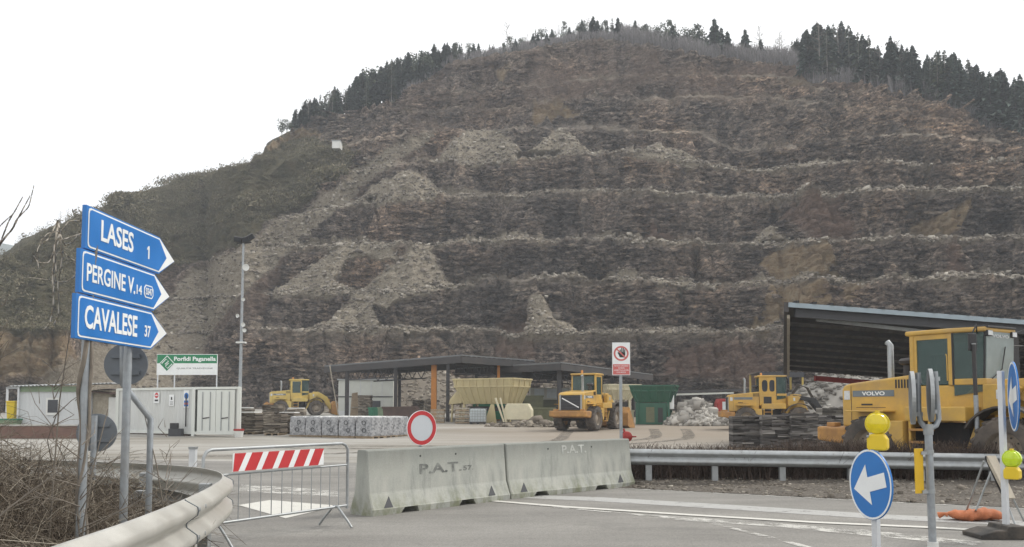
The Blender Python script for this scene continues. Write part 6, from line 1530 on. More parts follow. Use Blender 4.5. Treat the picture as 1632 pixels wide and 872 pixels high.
# bucket beside container
pt = K1 + Vector((.1, -.3, 0)); u = thing('bucket', 'pale bucket with a dark red rim at the right foot of the container doors', 'bucket', pt); MB().lathe([(.001, 0), (.2, 0), (.26, .42)], (0,0,0), (0,0,1), 18).build('pail', 'white_paint', u, 40); MB().lathe([(.27, .36), (.285, .40), (.27, .46), (.001, .46)], (0,0,0), (0,0,1), 18).build('lid', 'red_paint', u, 40)
# billboard on the container roof
pb0, pb1 = P(253, 598, 50.8), P(344, 564, 50.2); Wb = pb1.x-pb0.x; Hb = pb1.z-pb0.z; zroof = Hc+.03
t = thing('billboard', 'green and white company board standing on the white container', 'billboard', ((pb0.x+pb1.x)/2, 50.5, zroof)); zz = pb0.z - zroof
MB().box(-Wb/2, Wb/2, -.03, .03, zz, zz+Hb).build('board', 'sign_white', t, bevel=.004); bd = t.children[-1]
MB().box(-Wb/2+.02, Wb/2-.02, -.034, -.031, zz+Hb*.56, zz+Hb*.975).build('green_band', 'logo_green', bd)
text('lettering', 'Porfidi Paganella', (-Wb/2+Wb*.285, -.0345, zz+Hb*.61), (1,0,0), (0,0,1), Wb*.69, Hb*.27, 'sign_white', bd, .03, .002)
text('lettering', 'QUALITÀ TRADIZIONE', (-Wb/2+Wb*.33, -.0315, zz+Hb*.27), (1,0,0), (0,0,1), Wb*.60, Hb*.10, 'charcoal', bd, .0, .002)
o = Vector((-Wb/2+Wb*.17, -.035, zz+Hb*.54)); q = Hb*.40
plate([(-q*.95, 0), (0, -q), (q*.95, 0), (0, q)], o, (1,0,0), (0,0,1), (0,-1,0), 0, .003).build('logo_diamond', 'sign_white', bd)
plate([(-q*.83, 0), (0, -q*.88), (q*.83, 0), (0, q*.88)], o, (1,0,0), (0,0,1), (0,-1,0), .0035, .006).build('logo_diamond', 'logo_green', bd)
mb = MB()
for pts in ([(-.62,.02),(-.10,.56),(.18,.30),(-.22,-.08)], [(.62,-.02),(.10,-.56),(-.18,-.30),(.22,.08)]): mb.tube([o + Vector((a_*q, -.008, b_*q)) for a_, b_ in pts], q*.06, 4)
mb.build('logo_mark', 'sign_white', bd)
for x in (-Wb/2+.04, -Wb/2+Wb*.29, Wb/2-.04): MB().box(x-.03, x+.03, .031, .09, 0, zz+Hb*.9).build('leg', 'white_post', t)
# light mast
bm0 = P(381, 695, 48.3); tp_ = P(388, 386, 48.3); t = thing('floodlight_mast', 'tall slim grey mast with floodlights and dishes beside the white container', 'mast', (bm0.x, 48.3, 0)); hx_ = tp_.x - bm0.x; hz_ = tp_.z
def mz(py): z = P(0, py, 48.3).z; return Vector((hx_*z/hz_, 0, z))
MB().tube([(0,0,0), mz(560), mz(386)], [.11, .085, .06], 10).build('pole', 'galv_pole', t, 40)
mb = MB(); beam(mb, mz(388) - Vector((.35,0,0)), mz(388) + Vector((.45,0,.05)), .07, .07); mb.build('crossbar', 'dark_steel', t)
for x, an_ in ((-.28, 8), (.16, -12), (.42, -28)):
    MB().obox(mz(384) + Vector((x, -.12, .06 + .12*(x > .2))), .42, .16, .30, Matrix.Rotation(R(an_), 3, 'Y') @ Matrix.Rotation(R(25), 3, 'X')).build('floodlight', 'black_paint', t, bevel=.02)
    MB().obox(mz(384) + Vector((x, -.205, .03 + .12*(x > .2))), .34, .01, .22, Matrix.Rotation(R(an_), 3, 'Y') @ Matrix.Rotation(R(25), 3, 'X')).build('lamp_glass', 'dark_window', t.children[-1])
for py, dx, r_ in ((427, .2, .19), (478, .1, .10), (504, -.16, .11), (518, .12, .12), (527, .2, .11)):
    MB().lathe([(.001, .0), (r_*.6, .01), (r_, .07), (r_, .085), (r_*.5, .03), (.001, .03)], mz(py) + Vector((dx, -.1, 0)), (.2 if dx > 0 else -.4, -1, 0), 18).build('dish', 'white_paint', t, 40); di = t.children[-1]
    mb = MB(); beam(mb, mz(py), mz(py) + Vector((dx, -.09, 0)), .04, .04); mb.build('arm', 'galvanised', di)
MB().box(*(lambda c: (c.x-.25, c.x+.25, c.y-.18, c.y+.18, c.z-.04, c.z+.04))(mz(546))).build('bracket', 'white_paint', t)
# grey site cabin with its roof
ca = Vector((*XY(86, 51), 0)); s_ = FPX/51
t = thing('site_cabin', 'pale grey site cabin with one window under a thin metal roof at far left', 'cabin', ca); xl, xr = (33-86)/s_, (141-86)/s_; zc0, zc1 = .30, P(0, 624, 51).z
def gw(nm, x0, x1, z0, z1, mm): MB().box(x0, x1, -.03, .0, z0, z1).build(nm, mm, t)
mb = MB(); corr_wall(mb, Vector((xl, 0, 0)), Vector((1,0,0)), xr-xl, zc0, zc1, Vector((0,-1,0)), .4, .02); mb.build('front_wall', 'cabin_grey', t)
MB().box(xl, xr, .03, 2.3, zc0, zc1).build('cabin_body', 'cabin_grey', t)
wx, wz0, wz1 = (88-86)/s_, P(0, 661, 51).z, P(0, 634, 51).z
wf = MB().box(wx-.40, wx+.40, -.07, .0, wz0-.02, wz1).build('window', 'white_paint', t); MB().box(wx-.29, wx+.29, -.085, -.06, wz0+.12, wz1-.12).build('pane', 'dark_window', wf)
mb = MB(); corrug(mb, (xl-.5, -.35, P(0, 613.5, 51).z-.1), (xr+1.6, -.35, P(0, 611, 51).z), (xl-.5, 2.6, P(0, 612, 51).z), (xr+1.6, 2.6, P(0, 609, 51).z), .22, .03); mb.build('roof', 'roof_metal', t, solid=.03)
MB().box(xl-.05, xr+.02, -.08, -.04, zc1-.02, zc1+.30).build('fascia', 'pale_green', t)
for x in (xl+.05, xr-.1): MB().box(x-.05, x+.05, -.2, -.1, 0, P(0, 613, 51).z-.1).build('post', 'white_post', t)
MB().box(xl, xr, 0, 2.2, 0, zc0).build('plinth', 'rust_brown', t)
ca = Vector((*XY(182, 51.5), 0)); t = thing('site_shed', 'shabby grey lean-to between the site cabin and the white container', 'shed', ca); w_ = 36/s_
MB().box(-w_*.95, -w_*.1, .2, 2.2, .1, P(0, 622, 51.5).z).build('wall', 'grey_wood', t); MB().box(-w_*.2, w_*.75, .0, 1.5, .1, P(0, 633, 51.5).z).build('tank', 'white_paint', t, bevel=.05)
MB().hexa([(-w_, -.3, 2.5), (w_*.4, -.3, 2.3), (w_*.4, 2.4, 2.6), (-w_, 2.4, 2.7), (-w_, -.3, 2.56), (w_*.4, -.3, 2.36), (w_*.4, 2.4, 2.66), (-w_, 2.4, 2.76)]).build('roof', 'rust_brown', t)
MB().box(w_*.45, w_*.75, -.03, .01, .5, 1.6).build('doorway', 'ink', t)
# low brown wall in front, yellow and green bins at far left
ca = Vector((*XY(90, 45), 0)); t = thing('low_wall', 'low reddish brown wall in front of the grey site cabin', 'wall', ca); MB().box(-5.2, 2.9, -.15, .15, 0, P(0, 679, 45).z).build('wall_body', 'brown_wall', t, bevel=.02); MB().box(-5.2, 2.9, -.19, .19, P(0, 679, 45).z, P(0, 679, 45).z+.07).build('coping', 'kerb_stone', t)
ca = GX(24, 52); t = thing('yellow_bin', 'bright yellow bin at the left end of the grey site cabin', 'bin', ca); zt = P(0, 643, 52).z; MB().hexa([(-.2,-.25,.7),(.2,-.25,.7),(.2,.25,.7),(-.2,.25,.7),(-.26,-.3,zt-.1),(.26,-.3,zt-.1),(.26,.3,zt-.1),(-.26,.3,zt-.1)]).build('bin_body', 'lamp_box_yellow', t, bevel=.03); MB().box(-.28, .28, -.32, .32, zt-.1, zt).build('lid', 'lamp_box_yellow', t, bevel=.04); MB().box(-.22, .22, -.22, .22, 0, .7).build('stand', 'dark_steel', t)
ca = GX(22, 51); t = thing('green_skip', 'low green skip below the yellow bin at far left', 'skip', ca); MB().hexa([(-.5,-.4,.1),(.5,-.4,.1),(.5,.4,.1),(-.5,.4,.1),(-.75,-.5,.75),(.62,-.5,.75),(.62,.5,.75),(-.75,.5,.75)]).build('skip_body', 'pale_green', t, bevel=.03); MB().box(-.78, .66, -.53, .53, .75, .82).build('rim', 'bin_green', t)
ca = GX(14, 55); t = thing('frame_post', 'thin post holding the canopy at the far left of the cabin', 'post', ca); MB().box(-.05, .05, -.05, .05, 0, 2.6).build('post_body', 'white_post', t); MB().box(-.08, 1.2, -.06, .06, 2.55, 2.65).build('arm', 'roof_metal', t)

# ================================================================== PALLETS OF STONE
m, nt, b = nodes_of('stone_pack'); ob = coord(nt)
k = ramp(nt, vor(nt, ob, 9), [(0, (.10,.095,.085)), (.6, (.22,.205,.18)), (1, (.34,.32,.285))]); k = mixc(nt, .8, k, ramp(nt, vor(nt, ob, 9, 'Distance'), [(.2, (1.1,1.1,1.1)), (.75, (.4,.4,.4))]), 'MULTIPLY')
nt.links.new(k, b.inputs['Base Color']); b.inputs['Roughness'].default_value = .9; bump(nt, b, vor(nt, ob, 9, 'Distance'), .7, .03); MATS['stone_pack'] = m
m, nt, b = nodes_of('plastic_wrap'); ob = coord(nt)
n1 = noise(nt, mapping(nt, ob, (1,1,.4)), 9, 7, .7, 1.5); k = ramp(nt, vor(nt, ob, 10), [(0, (.13,.133,.14)), (.5, (.25,.255,.265)), (1, (.42,.42,.43))])
k = mixc(nt, ramp(nt, n1, [(.48, (0,0,0)), (.66, (.75,.75,.75))]), k, (.50,.51,.53)); nt.links.new(k, b.inputs['Base Color']); b.inputs['Roughness'].default_value = .28; bump(nt, b, n1, .8, .04); MATS['plastic_wrap'] = m
def wrapped_pallet(label, loc, rz, rings=True, top='white_paint', grp='plastic wrapped pallets of cobbles'):
    t = thing('wrapped_pallet', label, 'pallet', loc, rz, grp); r2 = random.Random(len(label)*7 + int(loc[0]*10))
    n = 9; vs = []; fs = []; per = []
    for k in range(4*n):
        s_ = k/n; e = int(s_) % 4; f = s_ - int(s_); a_ = [(-.45,-.45),(.45,-.45),(.45,.45),(-.45,.45)]; p = Vector(a_[e]).lerp(Vector(a_[(e+1) % 4]), f); per.append(p)
    hs = [.13, .3, .5, .7, .9, 1.04, 1.10]
    for i, z in enumerate(hs):
        for k, p in enumerate(per):
            bul = 1 + .02*math.sin(k*1.9+i) + r2.uniform(-.022, .022) - (.03 if k % n == 0 else 0) - (.08 if i == len(hs)-1 else 0); vs.append((p.x*bul, p.y*bul, z + r2.uniform(-.02, .02)))
    m_ = len(per)
    for i in range(len(hs)-1):
        for k in range(m_): fs.append((i*m_+k, i*m_+(k+1) % m_, (i+1)*m_+(k+1) % m_, (i+1)*m_+k))
    MB().add(vs, fs + [tuple(range(m_-1, -1, -1))]).build('wrapped_stones', 'plastic_wrap', t, 30)
    tp = [(x*.95, y*.95, 1.10 + r2.uniform(-.015, .02)) for x, y, _ in vs[-m_:]] + [(0, 0, 1.13)]
    MB().add(tp, [(k, (k+1) % m_, m_) for k in range(m_)]).build('top_sheet', top, t, 30)
    mb = MB()
    for y in (-.38, 0, .38): mb.box(-.46, .46, y-.06, y+.06, 0, .09)
    mb.box(-.48, .48, -.48, .48, .09, .115); mb.build('pallet_base', 'wood', t)
    if rings:
        for z in (.42, .80):
            x = r2.uniform(-.06, .12); ring(.085, .115, Vector((x, -.475, z)), (1,0,0), (0,0,1), Vector((0,-1,0)), 0, .006, 20).build('printed_ring', 'charcoal', t)
    return t
def slabs(mb, x0, x1, y0, y1, z0, z1, r2, th=.07, ov=.07):
    z = z0
    while z < z1:
        h = r2.uniform(.5, 1.3)*th; x = x0
        while x < x1 - .1:
            l_ = r2.uniform(.28, .62); x2 = min(x1 + r2.uniform(-.02, .06), x + l_)
            mb.hexa([(x+.008, y0+r2.uniform(-ov, ov), z), (x2, y0+r2.uniform(-ov, ov), z), (x2, y1+r2.uniform(-ov, ov), z), (x+.008, y1+r2.uniform(-ov, ov), z)] + [(x+r2.uniform(-.01,.03), y0+r2.uniform(-ov, ov), z+h*.93), (x2, y0+r2.uniform(-ov, ov), z+h*.9), (x2, y1, z+h*.93), (x+.008, y1, z+h*.95)]); x = x2
        z += h
    return mb
leaf_mat('slab_brown', [(0, (.10,.085,.07)), (.5, (.175,.15,.12)), (1, (.28,.25,.205))]); leaf_mat('slab_dark', [(0, (.06,.055,.052)), (.5, (.135,.125,.118)), (.9, (.23,.215,.20)), (1, (.33,.31,.285))]); leaf_mat('slab_grey', [(0, (.16,.15,.135)), (.5, (.30,.285,.26)), (1, (.48,.46,.42))])
def slab_stack(label, loc, rz, w_=1.0, d_=.9, h=1.15, mm='slab_brown', grp='pallets of rough stone slabs', seed=0, white=False):
    t = thing('slab_stack', label, 'stone stack', loc, rz, grp); r2 = random.Random(seed)
    slabs(MB(), -w_/2, w_/2, -d_/2, d_/2, .12, h, r2, .075).build('slabs', mm, t)
    mb = MB()
    for x in (-w_*.38, 0, w_*.38): mb.box(x-.05, x+.05, -d_*.48, d_*.48, 0, .09)
    mb.box(-w_/2, w_/2, -d_/2, d_/2, .09, .118); mb.build('pallet_base', 'wood', t)
    if white: MB().prism_xy([(-w_*.46,-d_*.44),(w_*.44,-d_*.46),(w_*.46,d_*.44),(-w_*.44,d_*.46)], h+.03, h+.10).build('white_cover', 'white_paint', t, bevel=.02)
    return t
# the block of wrapped pallets: near corner at column 597
N0 = Vector((*XY(596, 44.6), 0)); aL = (Vector((*XY(463, 47.2), 0)) - N0); aR = (Vector((*XY(652, 47.6), 0)) - N0)
angL = math.atan2(-aL.y, -aL.x)
ord_ = ['first', 'second', 'third', 'fourth', 'fifth']
for j in range(3):
    for i in range(5):
        p = N0 + aL*((4-i)+.5)/5 + aR*(j+.5)/3
        row = ['front row', 'middle row', 'back row'][j]; rt = [R(0), R(0), R(0)][j]
        w_ = wrapped_pallet(f'{ord_[i]} plastic wrapped cobble pallet from the left in the {row}', p, angL + random.uniform(-.03, .03), j == 0)
        k_ = aL.length/5/.97; w_.scale = (k_, k_*1.08, 1.0)
# brown unwrapped stacks to the left
for i, (x, Y, h, wh, lab) in enumerate(((402, 49.5, 1.15, True, 'brown slab stack with a white cover nearest the white container'), (441, 48.5, 1.12, False, 'brown slab stack standing forward beside the wrapped pallets'), (463, 50.2, 1.12, True, 'brown slab stack with a white cover just behind the first wrapped pallet'),
        (422, 50.5, 1.15, False, 'brown slab stack second from the container'), (436, 53, 1.55, False, 'taller brown slab stack behind the others below the pale loader'), (474, 53.5, 1.3, True, 'white topped slab stack at the wheel of the pale loader'), (392, 52.5, 1.35, True, 'back slab stack half hidden by the mast'))):
    slab_stack(lab, GX(x, Y), R(-12 + i*3), .98, .95, h, seed=40+i, white=wh)
# dark slab stacks behind the hedge on the right
for i, (x, Y, h, lab) in enumerate(((1185, 32, 1.22, 'dark slab stack at the left end of the row behind the hedge'), (1229, 31.6, 1.25, 'second dark slab stack of the row behind the hedge, under the fork loader wheel'), (1273, 31.4, 1.28, 'third dark slab stack of the row behind the hedge'), (1310, 33, 1.2, 'dark slab stack beside the big loader counterweight'))):
    slab_stack(lab, GX(x, Y), R(4*i-6), 1.02, 1.0, h, 'slab_dark', seed=70+i)
for i, (x, Y, h, lab) in enumerate(((1318, 44, 1.55, 'pale stone pallet behind the dark stacks, left one'), (1340, 45, 1.6, 'pale stone pallet behind the dark stacks, nearest the big loader'), (1300, 46, 1.3, 'pale stone pallet half hidden by the forks of the fork loader'))):
    slab_stack(lab, GX(x, Y), R(5*i), .95, .9, h, 'slab_grey', seed=90+i)
# stone piles inside the open sheds
for i, (x, Y, h, lab) in enumerate(((583, 76, 2.0, 'grey slab stack inside the left open shed before the white hut'), (668, 84, 1.5, 'grey slab stack behind the orange post'), (682, 86, 1.6, 'grey slab stack farthest back behind the orange post'))):
    slab_stack(lab, GX(x, Y), 0, 1.1, 1.0, h, 'slab_brown', seed=110+i)

# ================================================================== WORKS MACHINERY
ca = GX(583, 85); t = thing('prefab_hut', 'whitish panelled hut standing inside the left open shed', 'hut', ca); s_ = FPX/85; xl, xr = (540-583)/s_, (627-583)/s_; zt = P(0, 606, 85).z - ca.z
MB().box(xl, xr, 0, 2.4, 0, zt).build('wall', 'panel_white', t)
for k in range(1, 5): x = xl + (xr-xl)*k/5; MB().box(x-.03, x+.03, -.03, -.002, .1, zt).build('panel_seam', 'cabin_grey', t)
MB().box(xl, xr, -.05, -.004, zt*.52, zt*.52+.1).build('rail', 'charcoal', t); MB().box(xl-.1, xr+.1, -.15, 2.5, zt, zt+.12).build('roof', 'roof_metal', t)
MB().box(xr*.1, xr*.55, -.04, -.003, 0, zt*.42).build('doorway', 'charcoal', t); MB().box(xl, xr, -.06, -.005, 0, .5).build('plinth', 'cabin_grey', t)
ca = GX(566, 78); t = thing('timber_board', 'brown board leaning upright against the white hut', 'board', ca); MB().hexa([(-.4,0,0),(.4,0,0),(.4,.1,0),(-.4,.1,0),(-.3,.3,2.2),(.2,.3,2.3),(.2,.4,2.3),(-.3,.4,2.2)]).build('board_body', 'wood', t); MB().box(-.35, .35, -.02, .05, .9, 1.0).build('batten', 'grey_wood', t)
def bin_(name, label, cat, pxv, Y, w_, d_, h, mm, taper=.9, rz=0, rim=None):
    t = thing(name, label, cat, GX(pxv, Y), rz); a_, b_ = w_/2, d_/2
    mb = MB(); q = taper; th = .05
    mb.hexa([(-a_*q,-b_*q,.1),(a_*q,-b_*q,.1),(a_*q,b_*q,.1),(-a_*q,b_*q,.1),(-a_,-b_,h),(a_,-b_,h),(a_,b_,h),(-a_,b_,h)]); mb.build('bin_body', mm, t, bevel=.02)
    r_ = MB().box(-a_-.04, a_+.04, -b_-.04, -b_+.03, h-.08, h+.03).box(-a_-.04, a_+.04, b_-.03, b_+.04, h-.08, h+.03).box(-a_-.04, -a_+.03, -b_+.03, b_-.03, h-.08, h+.03).box(a_-.03, a_+.04, -b_+.03, b_-.03, h-.08, h+.03)
    r_.build('rim', rim or mm, t)
    for k in (-.5, 0, .5): MB().hexa([(k*w_*.8-.03, -b_*q-.05, .15), (k*w_*.8+.03, -b_*q-.05, .15), (k*w_*.8+.03, -b_*q, .15), (k*w_*.8-.03, -b_*q, .15), (k*w_*.85-.03, -b_-.05, h-.09), (k*w_*.85+.03, -b_-.05, h-.09), (k*w_*.85+.03, -b_, h-.09), (k*w_*.85-.03, -b_, h-.09)]).build('rib', mm, t)
    return t
bin_('waste_bin', 'small dark green bin before the white hut', 'bin', 597, 74, .85, .8, 1.0, 'bin_green'); t = GX(597, 74)
bin_('waste_bin', 'pale green metal bin before the white hut, right of the dark green one', 'bin', 612, 73, .85, .8, 1.05, 'pale_green')
bin_('waste_bin', 'green bin half hidden behind the brown skip', 'bin', 627, 74, .9, .8, 1.0, 'bin_green')
t = thing('brown_skip', 'dark brown rusty skip left of the round red ringed sign', 'skip', GX(640, 68)); MB().prism_xz([(-1.35, 1.15), (-1.2, .05), (1.2, .05), (1.75, .7), (1.2, 1.25)], -.7, .7).build('skip_body', 'rust_brown', t, bevel=.03); MB().box(-1.4, 1.2, -.74, -.69, 1.05, 1.2).build('rim', 'rust_brown', t)
def pallets(label, pxv, Y, n, rz=0):
    t = thing('pallet_stack', label, 'pallets', GX(pxv, Y), rz, 'stacks of empty wooden pallets')
    for k in range(n):
        z = k*.15; mb = MB()
        for y in (-.45, 0, .45): mb.box(-.5, .5, y-.05, y+.05, z+.02, z+.10)
        for x in np.linspace(-.45, .45, 6): mb.box(x-.06, x+.06, -.5, .5, z+.102, z+.125)
        for x in (-.45, 0, .45): mb.box(x-.05, x+.05, -.5, .5, z, z+.018)
        mb.build('pallet', 'grey_wood' if k % 2 else 'wood', t)
pallets('stack of empty wooden pallets at the foot of the orange post', 698, 66.5, 7); pallets('stack of empty wooden pallets left of the caged water tank', 737, 65.5, 8, R(8))
ca = GX(762, 64.5); t = thing('water_tank', 'white plastic tank in a wire cage under the beige hopper', 'tank', ca); MB().box(-.56, .56, -.48, .48, .16, 1.1).build('tank_body', 'ibc_plastic', t, bevel=.08)
mb = MB()
for x in np.linspace(-.6, .6, 7): mb.box(x-.012, x+.012, -.53, -.506, .14, 1.14); mb.box(x-.012, x+.012, .506, .53, .14, 1.14)
for z in np.linspace(.16, 1.13, 6):
    mb.box(-.61, .61, -.555, -.506, z-.012, z+.012).box(-.61, .61, .506, .555, z-.012, z+.012).box(-.61, -.58, -.51, .51, z-.011, z+.011).box(.58, .61, -.51, .51, z-.011, z+.011)
mb.build('cage', 'galvanised', t); mb = MB().box(-.6, .6, -.5, .5, .08, .14)
for x in (-.5, 0, .5): mb.box(x-.08, x+.08, -.5, .5, 0, .08)
mb.build('pallet_base', 'dark_steel', t); MB().lathe([(.001,.1),(.14,.1),(.14,0)], (0,0,1.09), (0,0,1), 14).build('cap', 'charcoal', t)
def hopper(label, loc, rz, w_, d_, z0, z1, mm, leg_h, ribs=7, flare=.55, group=None):
    """long ribbed hopper: vertical collar on a tapering trough, standing on legs"""
    t = thing('hopper', label, 'hopper', loc, rz, group); a_, b_ = w_/2, d_/2; zc = z1 - (z1-z0)*.30
    def trough(nm, x0, x1, y0, y1, za, X0, X1, Y0_, Y1_, zb):
        return MB().add([(x0,y0,za),(x1,y0,za),(x1,y1,za),(x0,y1,za),(X0,Y0_,zb),(X1,Y0_,zb),(X1,Y1_,zb),(X0,Y1_,zb)], [(0,1,5,4),(1,2,6,5),(2,3,7,6),(3,0,4,7),(3,2,1,0)]).build(nm, mm, t, solid=.04)
    trough('trough', -a_+flare, a_-flare, -b_+flare*.9, b_-flare*.9, z0, -a_, a_, -b_, b_, zc)
    mb = MB().add([(-a_,-b_,zc),(a_,-b_,zc),(a_,b_,zc),(-a_,b_,zc),(-a_-.1,-b_-.1,z1),(a_+.1,-b_-.1,z1),(a_+.1,b_+.1,z1),(-a_-.1,b_+.1,z1)], [(0,1,5,4),(1,2,6,5),(2,3,7,6),(3,0,4,7)]); mb.build('collar', mm, t, solid=.04)
    mb = MB().box(-a_-.16, a_+.16, -b_-.17, -b_-.05, z1-.05, z1+.06).box(-a_-.16, a_+.16, b_+.05, b_+.17, z1-.05, z1+.06).box(-a_-.17, -a_-.05, -b_-.05, b_+.05, z1-.05, z1+.06).box(a_+.05, a_+.17, -b_-.05, b_+.05, z1-.05, z1+.06); mb.build('rim', mm, t)
    mb = MB().box(-a_-.06, a_+.06, -b_-.07, -b_+.0, zc-.05, zc+.05).box(a_, a_+.07, -b_, b_, zc-.05, zc+.05); mb.build('belt_rib', mm, t)
    for k in range(ribs):
        x = -a_ + .15 + (w_-.3)*k/(ribs-1); xb = x*(a_-flare)/a_; mb = MB(); beam(mb, (xb, -b_+flare*.9-.05, z0), (x, -b_-.05, zc), .06, .10); beam(mb, (x, -b_-.05, zc), (x, -b_-.14, z1), .06, .10); mb.build('rib', mm, t)
    for k in range(max(3, ribs//2)):
        y = -b_ + .15 + (d_-.3)*k/(max(3, ribs//2)-1); yb = y*(b_-flare*.9)/b_
        for s_ in (-1, 1): mb = MB(); beam(mb, (s_*(a_-flare+.05), yb, z0), (s_*(a_+.05), y, zc), .10, .06); beam(mb, (s_*(a_+.05), y, zc), (s_*(a_+.14), y, z1), .10, .06); mb.build('rib', mm, t)
    for x in (-a_+flare+.1, a_-flare-.1):
        for y in (-b_+flare, b_-flare): mb = MB(); beam(mb, (x*1.08, y*1.05, 0), (x, y, z0+.1), .16, .16); mb.build('leg', mm, t)
    MB().box(-a_+flare, a_-flare, -.35, .35, z0-.55, z0-.2).build('belt_feeder', 'dark_steel', t)
    return t
ca = GX(790, 67.5); gz_ = ca.z; h1 = P(0, 604, 66).z - gz_; h0 = P(0, 638, 66).z - gz_
t = hopper('beige ribbed stone hopper on legs under the sheds', ca + Vector((-.25, 0, 0)), R(-28), 5.0, 2.9, h0-.25, h1, 'hopper_beige', 2, 9, .5)
MB().hexa([(-3.5,-.7,h0-.3),(-2.2,-.9,h0-.2),(-2.2,.9,h0-.2),(-3.5,.7,h0-.3),(-3.4,-.7,h0+.1),(-2.3,-1.0,h1-.6),(-2.3,1.0,h1-.6),(-3.4,.7,h0+.1)]).build('chute', 'hopper_beige', t)
for y in (-.6, .6): beam(MB(), (-3.2, y, h0-.2), (-3.3, y, 0), .12, .12).build('leg', 'hopper_beige', t)
MB().prism_xz([(.2, 0), (1.2, 0), (1.0, h0-.3), (.75, h0-.3)], -1.6, -1.5).build('brace_plate', 'hopper_beige', t)
ca = GX(822, 63.5); t = thing('feeder_box', 'cream metal box on the ground beneath the right end of the beige hopper', 'machine box', ca, R(-8)); MB().prism_xz([(-.75,.35),(1.2,.35),(1.2,1.05),(.95,1.5),(-.55,1.5),(-.75,1.1)], -.7, .7).build('box_body', 'cream_paint', t, bevel=.03)
for x in (-.6, 1.05): MB().box(x-.07, x+.07, -.6, .6, 0, .35).build('leg', 'cream_paint', t)
mb = MB(); beam(mb, (-.75, -.72, .2), (-1.35, -.9, 1.9), .12, .12); beam(mb, (-.6, -.72, .2), (-1.0, -.9, 1.9), .10, .10); mb.build('brace', 'cream_paint', t)
bin_('green_container', 'green container standing in the shade behind the caged tank', 'container', 780, 72, 2.6, 1.8, 1.7, 'bin_green', 1.0)
bin_('olive_trough', 'olive brown trough behind the middle loader', 'trough', 868, 66, 2.6, 1.4, 1.15, 'olive_box', .7)
bin_('olive_trough', 'second dark olive trough left of the thick shed post', 'trough', 850, 72, 1.6, 1.4, 2.0, 'olive_box', .9)
ca = GX(873, 84); t = thing('window_hut', 'pale hut with glazed panels seen through the right open shed', 'hut', ca); z0, z1 = P(0, 637, 84).z-ca.z, P(0, 618, 84).z-ca.z; MB().box(-1.7, 2.1, 0, 2, 0, z0).build('base', 'olive_box', t); MB().box(-1.7, 2.1, 0, 2, z0, z1).build('wall', 'panel_white', t)
for x in (-1.3, -.1, 1.0): MB().box(x, x+.95, -.03, -.002, z0+.15, z1-.1).build('window', 'ibc_plastic', t)
ca = GX(985, 70); z1 = P(0, 614, 70).z-ca.z; z0 = P(0, 637, 70).z-ca.z
hopper('cream stone hopper half hidden by the notice post', ca, R(20), 2.6, 2.0, z0, z1, 'cream_paint', 1, 5, .5)
bin_('cream_box', 'cream box on the ground under the second cream hopper', 'machine box', 992, 66, 1.5, 1.1, .95, 'cream_paint', 1.0)
# green hopper on its closed base
ca = GX(1042, 64); z1 = P(0, 615, 63).z-ca.z; zc = P(0, 641, 63).z-ca.z
t = hopper('dark green ribbed hopper on a boxy base right of the notice post', ca, R(-16), 3.0, 2.3, zc, z1, 'hopper_green', 1, 6, .32)
MB().box(-1.25, 1.0, -.85, .85, 0, zc-.05).build('base', 'hopper_green', t, bevel=.02); MB().box(-.5, .1, -.87, -.851, .15, zc-.35).build('base_panel', 'olive_box', t); MB().box(.35, .7, -.87, -.851, .15, zc-.4).build('doorway', 'ink', t)
MB().box(1.16, 1.46, -.72, -.4, 1.1, 2.1).build('control_box', 'sign_white', t, bevel=.02); MB().box(1.02, 1.15, -.75, -.5, .6, 2.2).build('yellow_plate', 'lamp_box_yellow', t)
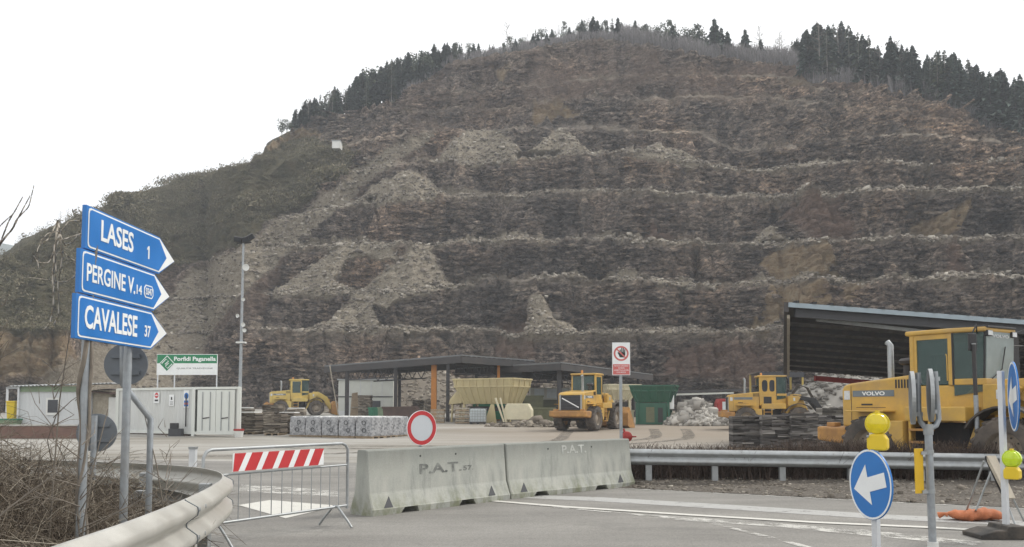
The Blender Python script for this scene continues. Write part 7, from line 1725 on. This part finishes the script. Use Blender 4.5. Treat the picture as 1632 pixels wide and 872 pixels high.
# heap of broken stone
def heap(label, pxv, Y, rad, h, n, mm, seed, el=1.0):
    t = thing('stone_heap', label, 'stone heap', GX(pxv, Y)); r2 = np.random.default_rng(seed)
    k = 40; vs = [(0, 0, h*.97)]; fs = []
    for i in range(1, 9):
        for j in range(k):
            q = i/8; a_ = 2*math.pi*j/k; z = h*(1-q**1.15)*(1+.1*math.sin(a_*3+i*.4)) - (.15 if i == 8 else 0); vs.append((math.cos(a_)*rad*q*el, math.sin(a_)*rad*q, max(z, -.2)))
    fs3 = [(0, 1+j, 1+(j+1) % k) for j in range(k)]; fs4 = [(1+(i-1)*k+j, 1+(i-1)*k+(j+1) % k, 1+i*k+(j+1) % k, 1+i*k+j) for i in range(1, 8) for j in range(k)]
    MB().add(vs, fs3+fs4).build('core', mm, t)
    a_ = r2.uniform(0, 6.28, n); q = np.sqrt(r2.uniform(0, 1, n)); z = h*(1-q**1.15)*(1+.1*np.sin(a_*3+q*3.2)); c0 = np.stack([np.cos(a_)*rad*q*el, np.sin(a_)*rad*q, z], 1); s_ = r2.gamma(2.5, .032, n)+.035
    vv = cube[None]*(r2.uniform(.5, 1.4, (n, 1, 3))*np.array([1.2, 1.0, .45]))*s_[:, None, None]; vv += r2.normal(size=vv.shape)*.12*s_[:, None, None]
    A = r2.uniform(0, 6.28, n); T = r2.normal(0, .6, n); ca_, sa_, cb_, sb_ = np.cos(A)[:, None], np.sin(A)[:, None], np.cos(T)[:, None], np.sin(T)[:, None]
    y_ = vv[:, :, 1]*cb_ - vv[:, :, 2]*sb_; z_ = vv[:, :, 1]*sb_ + vv[:, :, 2]*cb_
    vv = np.stack([vv[:, :, 0]*ca_ - y_*sa_, vv[:, :, 0]*sa_ + y_*ca_, z_], -1) + c0[:, None]
    raw('stones', vv.reshape(-1, 3), (np.arange(n)[:, None, None]*8 + fq[None]).reshape(-1, 4), mm, t); return t
heap('pale grey heap of broken stone between the green hopper and the fork loader', 1108, 63, 2.15, 1.75, 3200, 'slab_grey', 1, 1.05)
heap('low scatter of rubble in front of the beige hopper', 850, 60, 1.3, .35, 260, 'slab_brown', 2, 2.6)
heap('grey rubble bank behind the right open shed', 905, 98, 6, 4.0, 1500, 'slab_brown', 3, 1.5)
heap('grey rubble bank seen under the left open shed', 665, 100, 7, 5.4, 1800, 'slab_brown', 4, 1.6)
heap('pale stone bank under the big lean-to roof', 1345, 62, 5, 4.2, 1600, 'slab_grey', 5, 1.5)
# red cabin far back
ca = GX(1151, 74); t = thing('red_machine', 'small red machine with a pale panel behind the stone heap', 'machine', ca); MB().prism_xz([(-.6,.2),(.75,.2),(.75,1.2),(.45,1.75),(-.45,1.75),(-.6,1.4)], -.6, .6).build('body', 'red_paint', t, bevel=.06); MB().box(-.2, .4, -.63, -.6, .5, 1.5).build('panel', 'ibc_plastic', t)
for x in (-.4, .5): MB().tube([(x, -.62, .3), (x, -.45, .3)], .3, 14).build('wheel', 'black_rubber', t, 40)
# white hut high on the left slope
yy = 168; p = P(541, 240, yy); t = thing('hillside_hut', 'tiny white hut high on the left slope of the hill', 'hut', p + Vector((0, 0, -1.2)))
# find the hillside at that picture spot and stand the hut on it
dd = (to_px(RX, RY, RZ)[0]-541)**2 + (to_px(RX, RY, RZ)[1]-238)**2; k = np.unravel_index(np.argmin(np.where((kind == 2)[:, None], 1e9, dd)), dd.shape)
t.location = (RX[k], RY[k]-1.5, RZ[k]-.6); sc_ = RY[k]/FPX
MB().box(-6.5*sc_, 6.5*sc_, -1, 1, 0, 6.5*sc_+.6).build('wall', 'white_paint', t, bevel=.03); MB().box(-7*sc_, 7*sc_, -1.1, 1.1, 6.5*sc_+.6, 6.5*sc_+.75).build('roof', 'roof_metal', t)
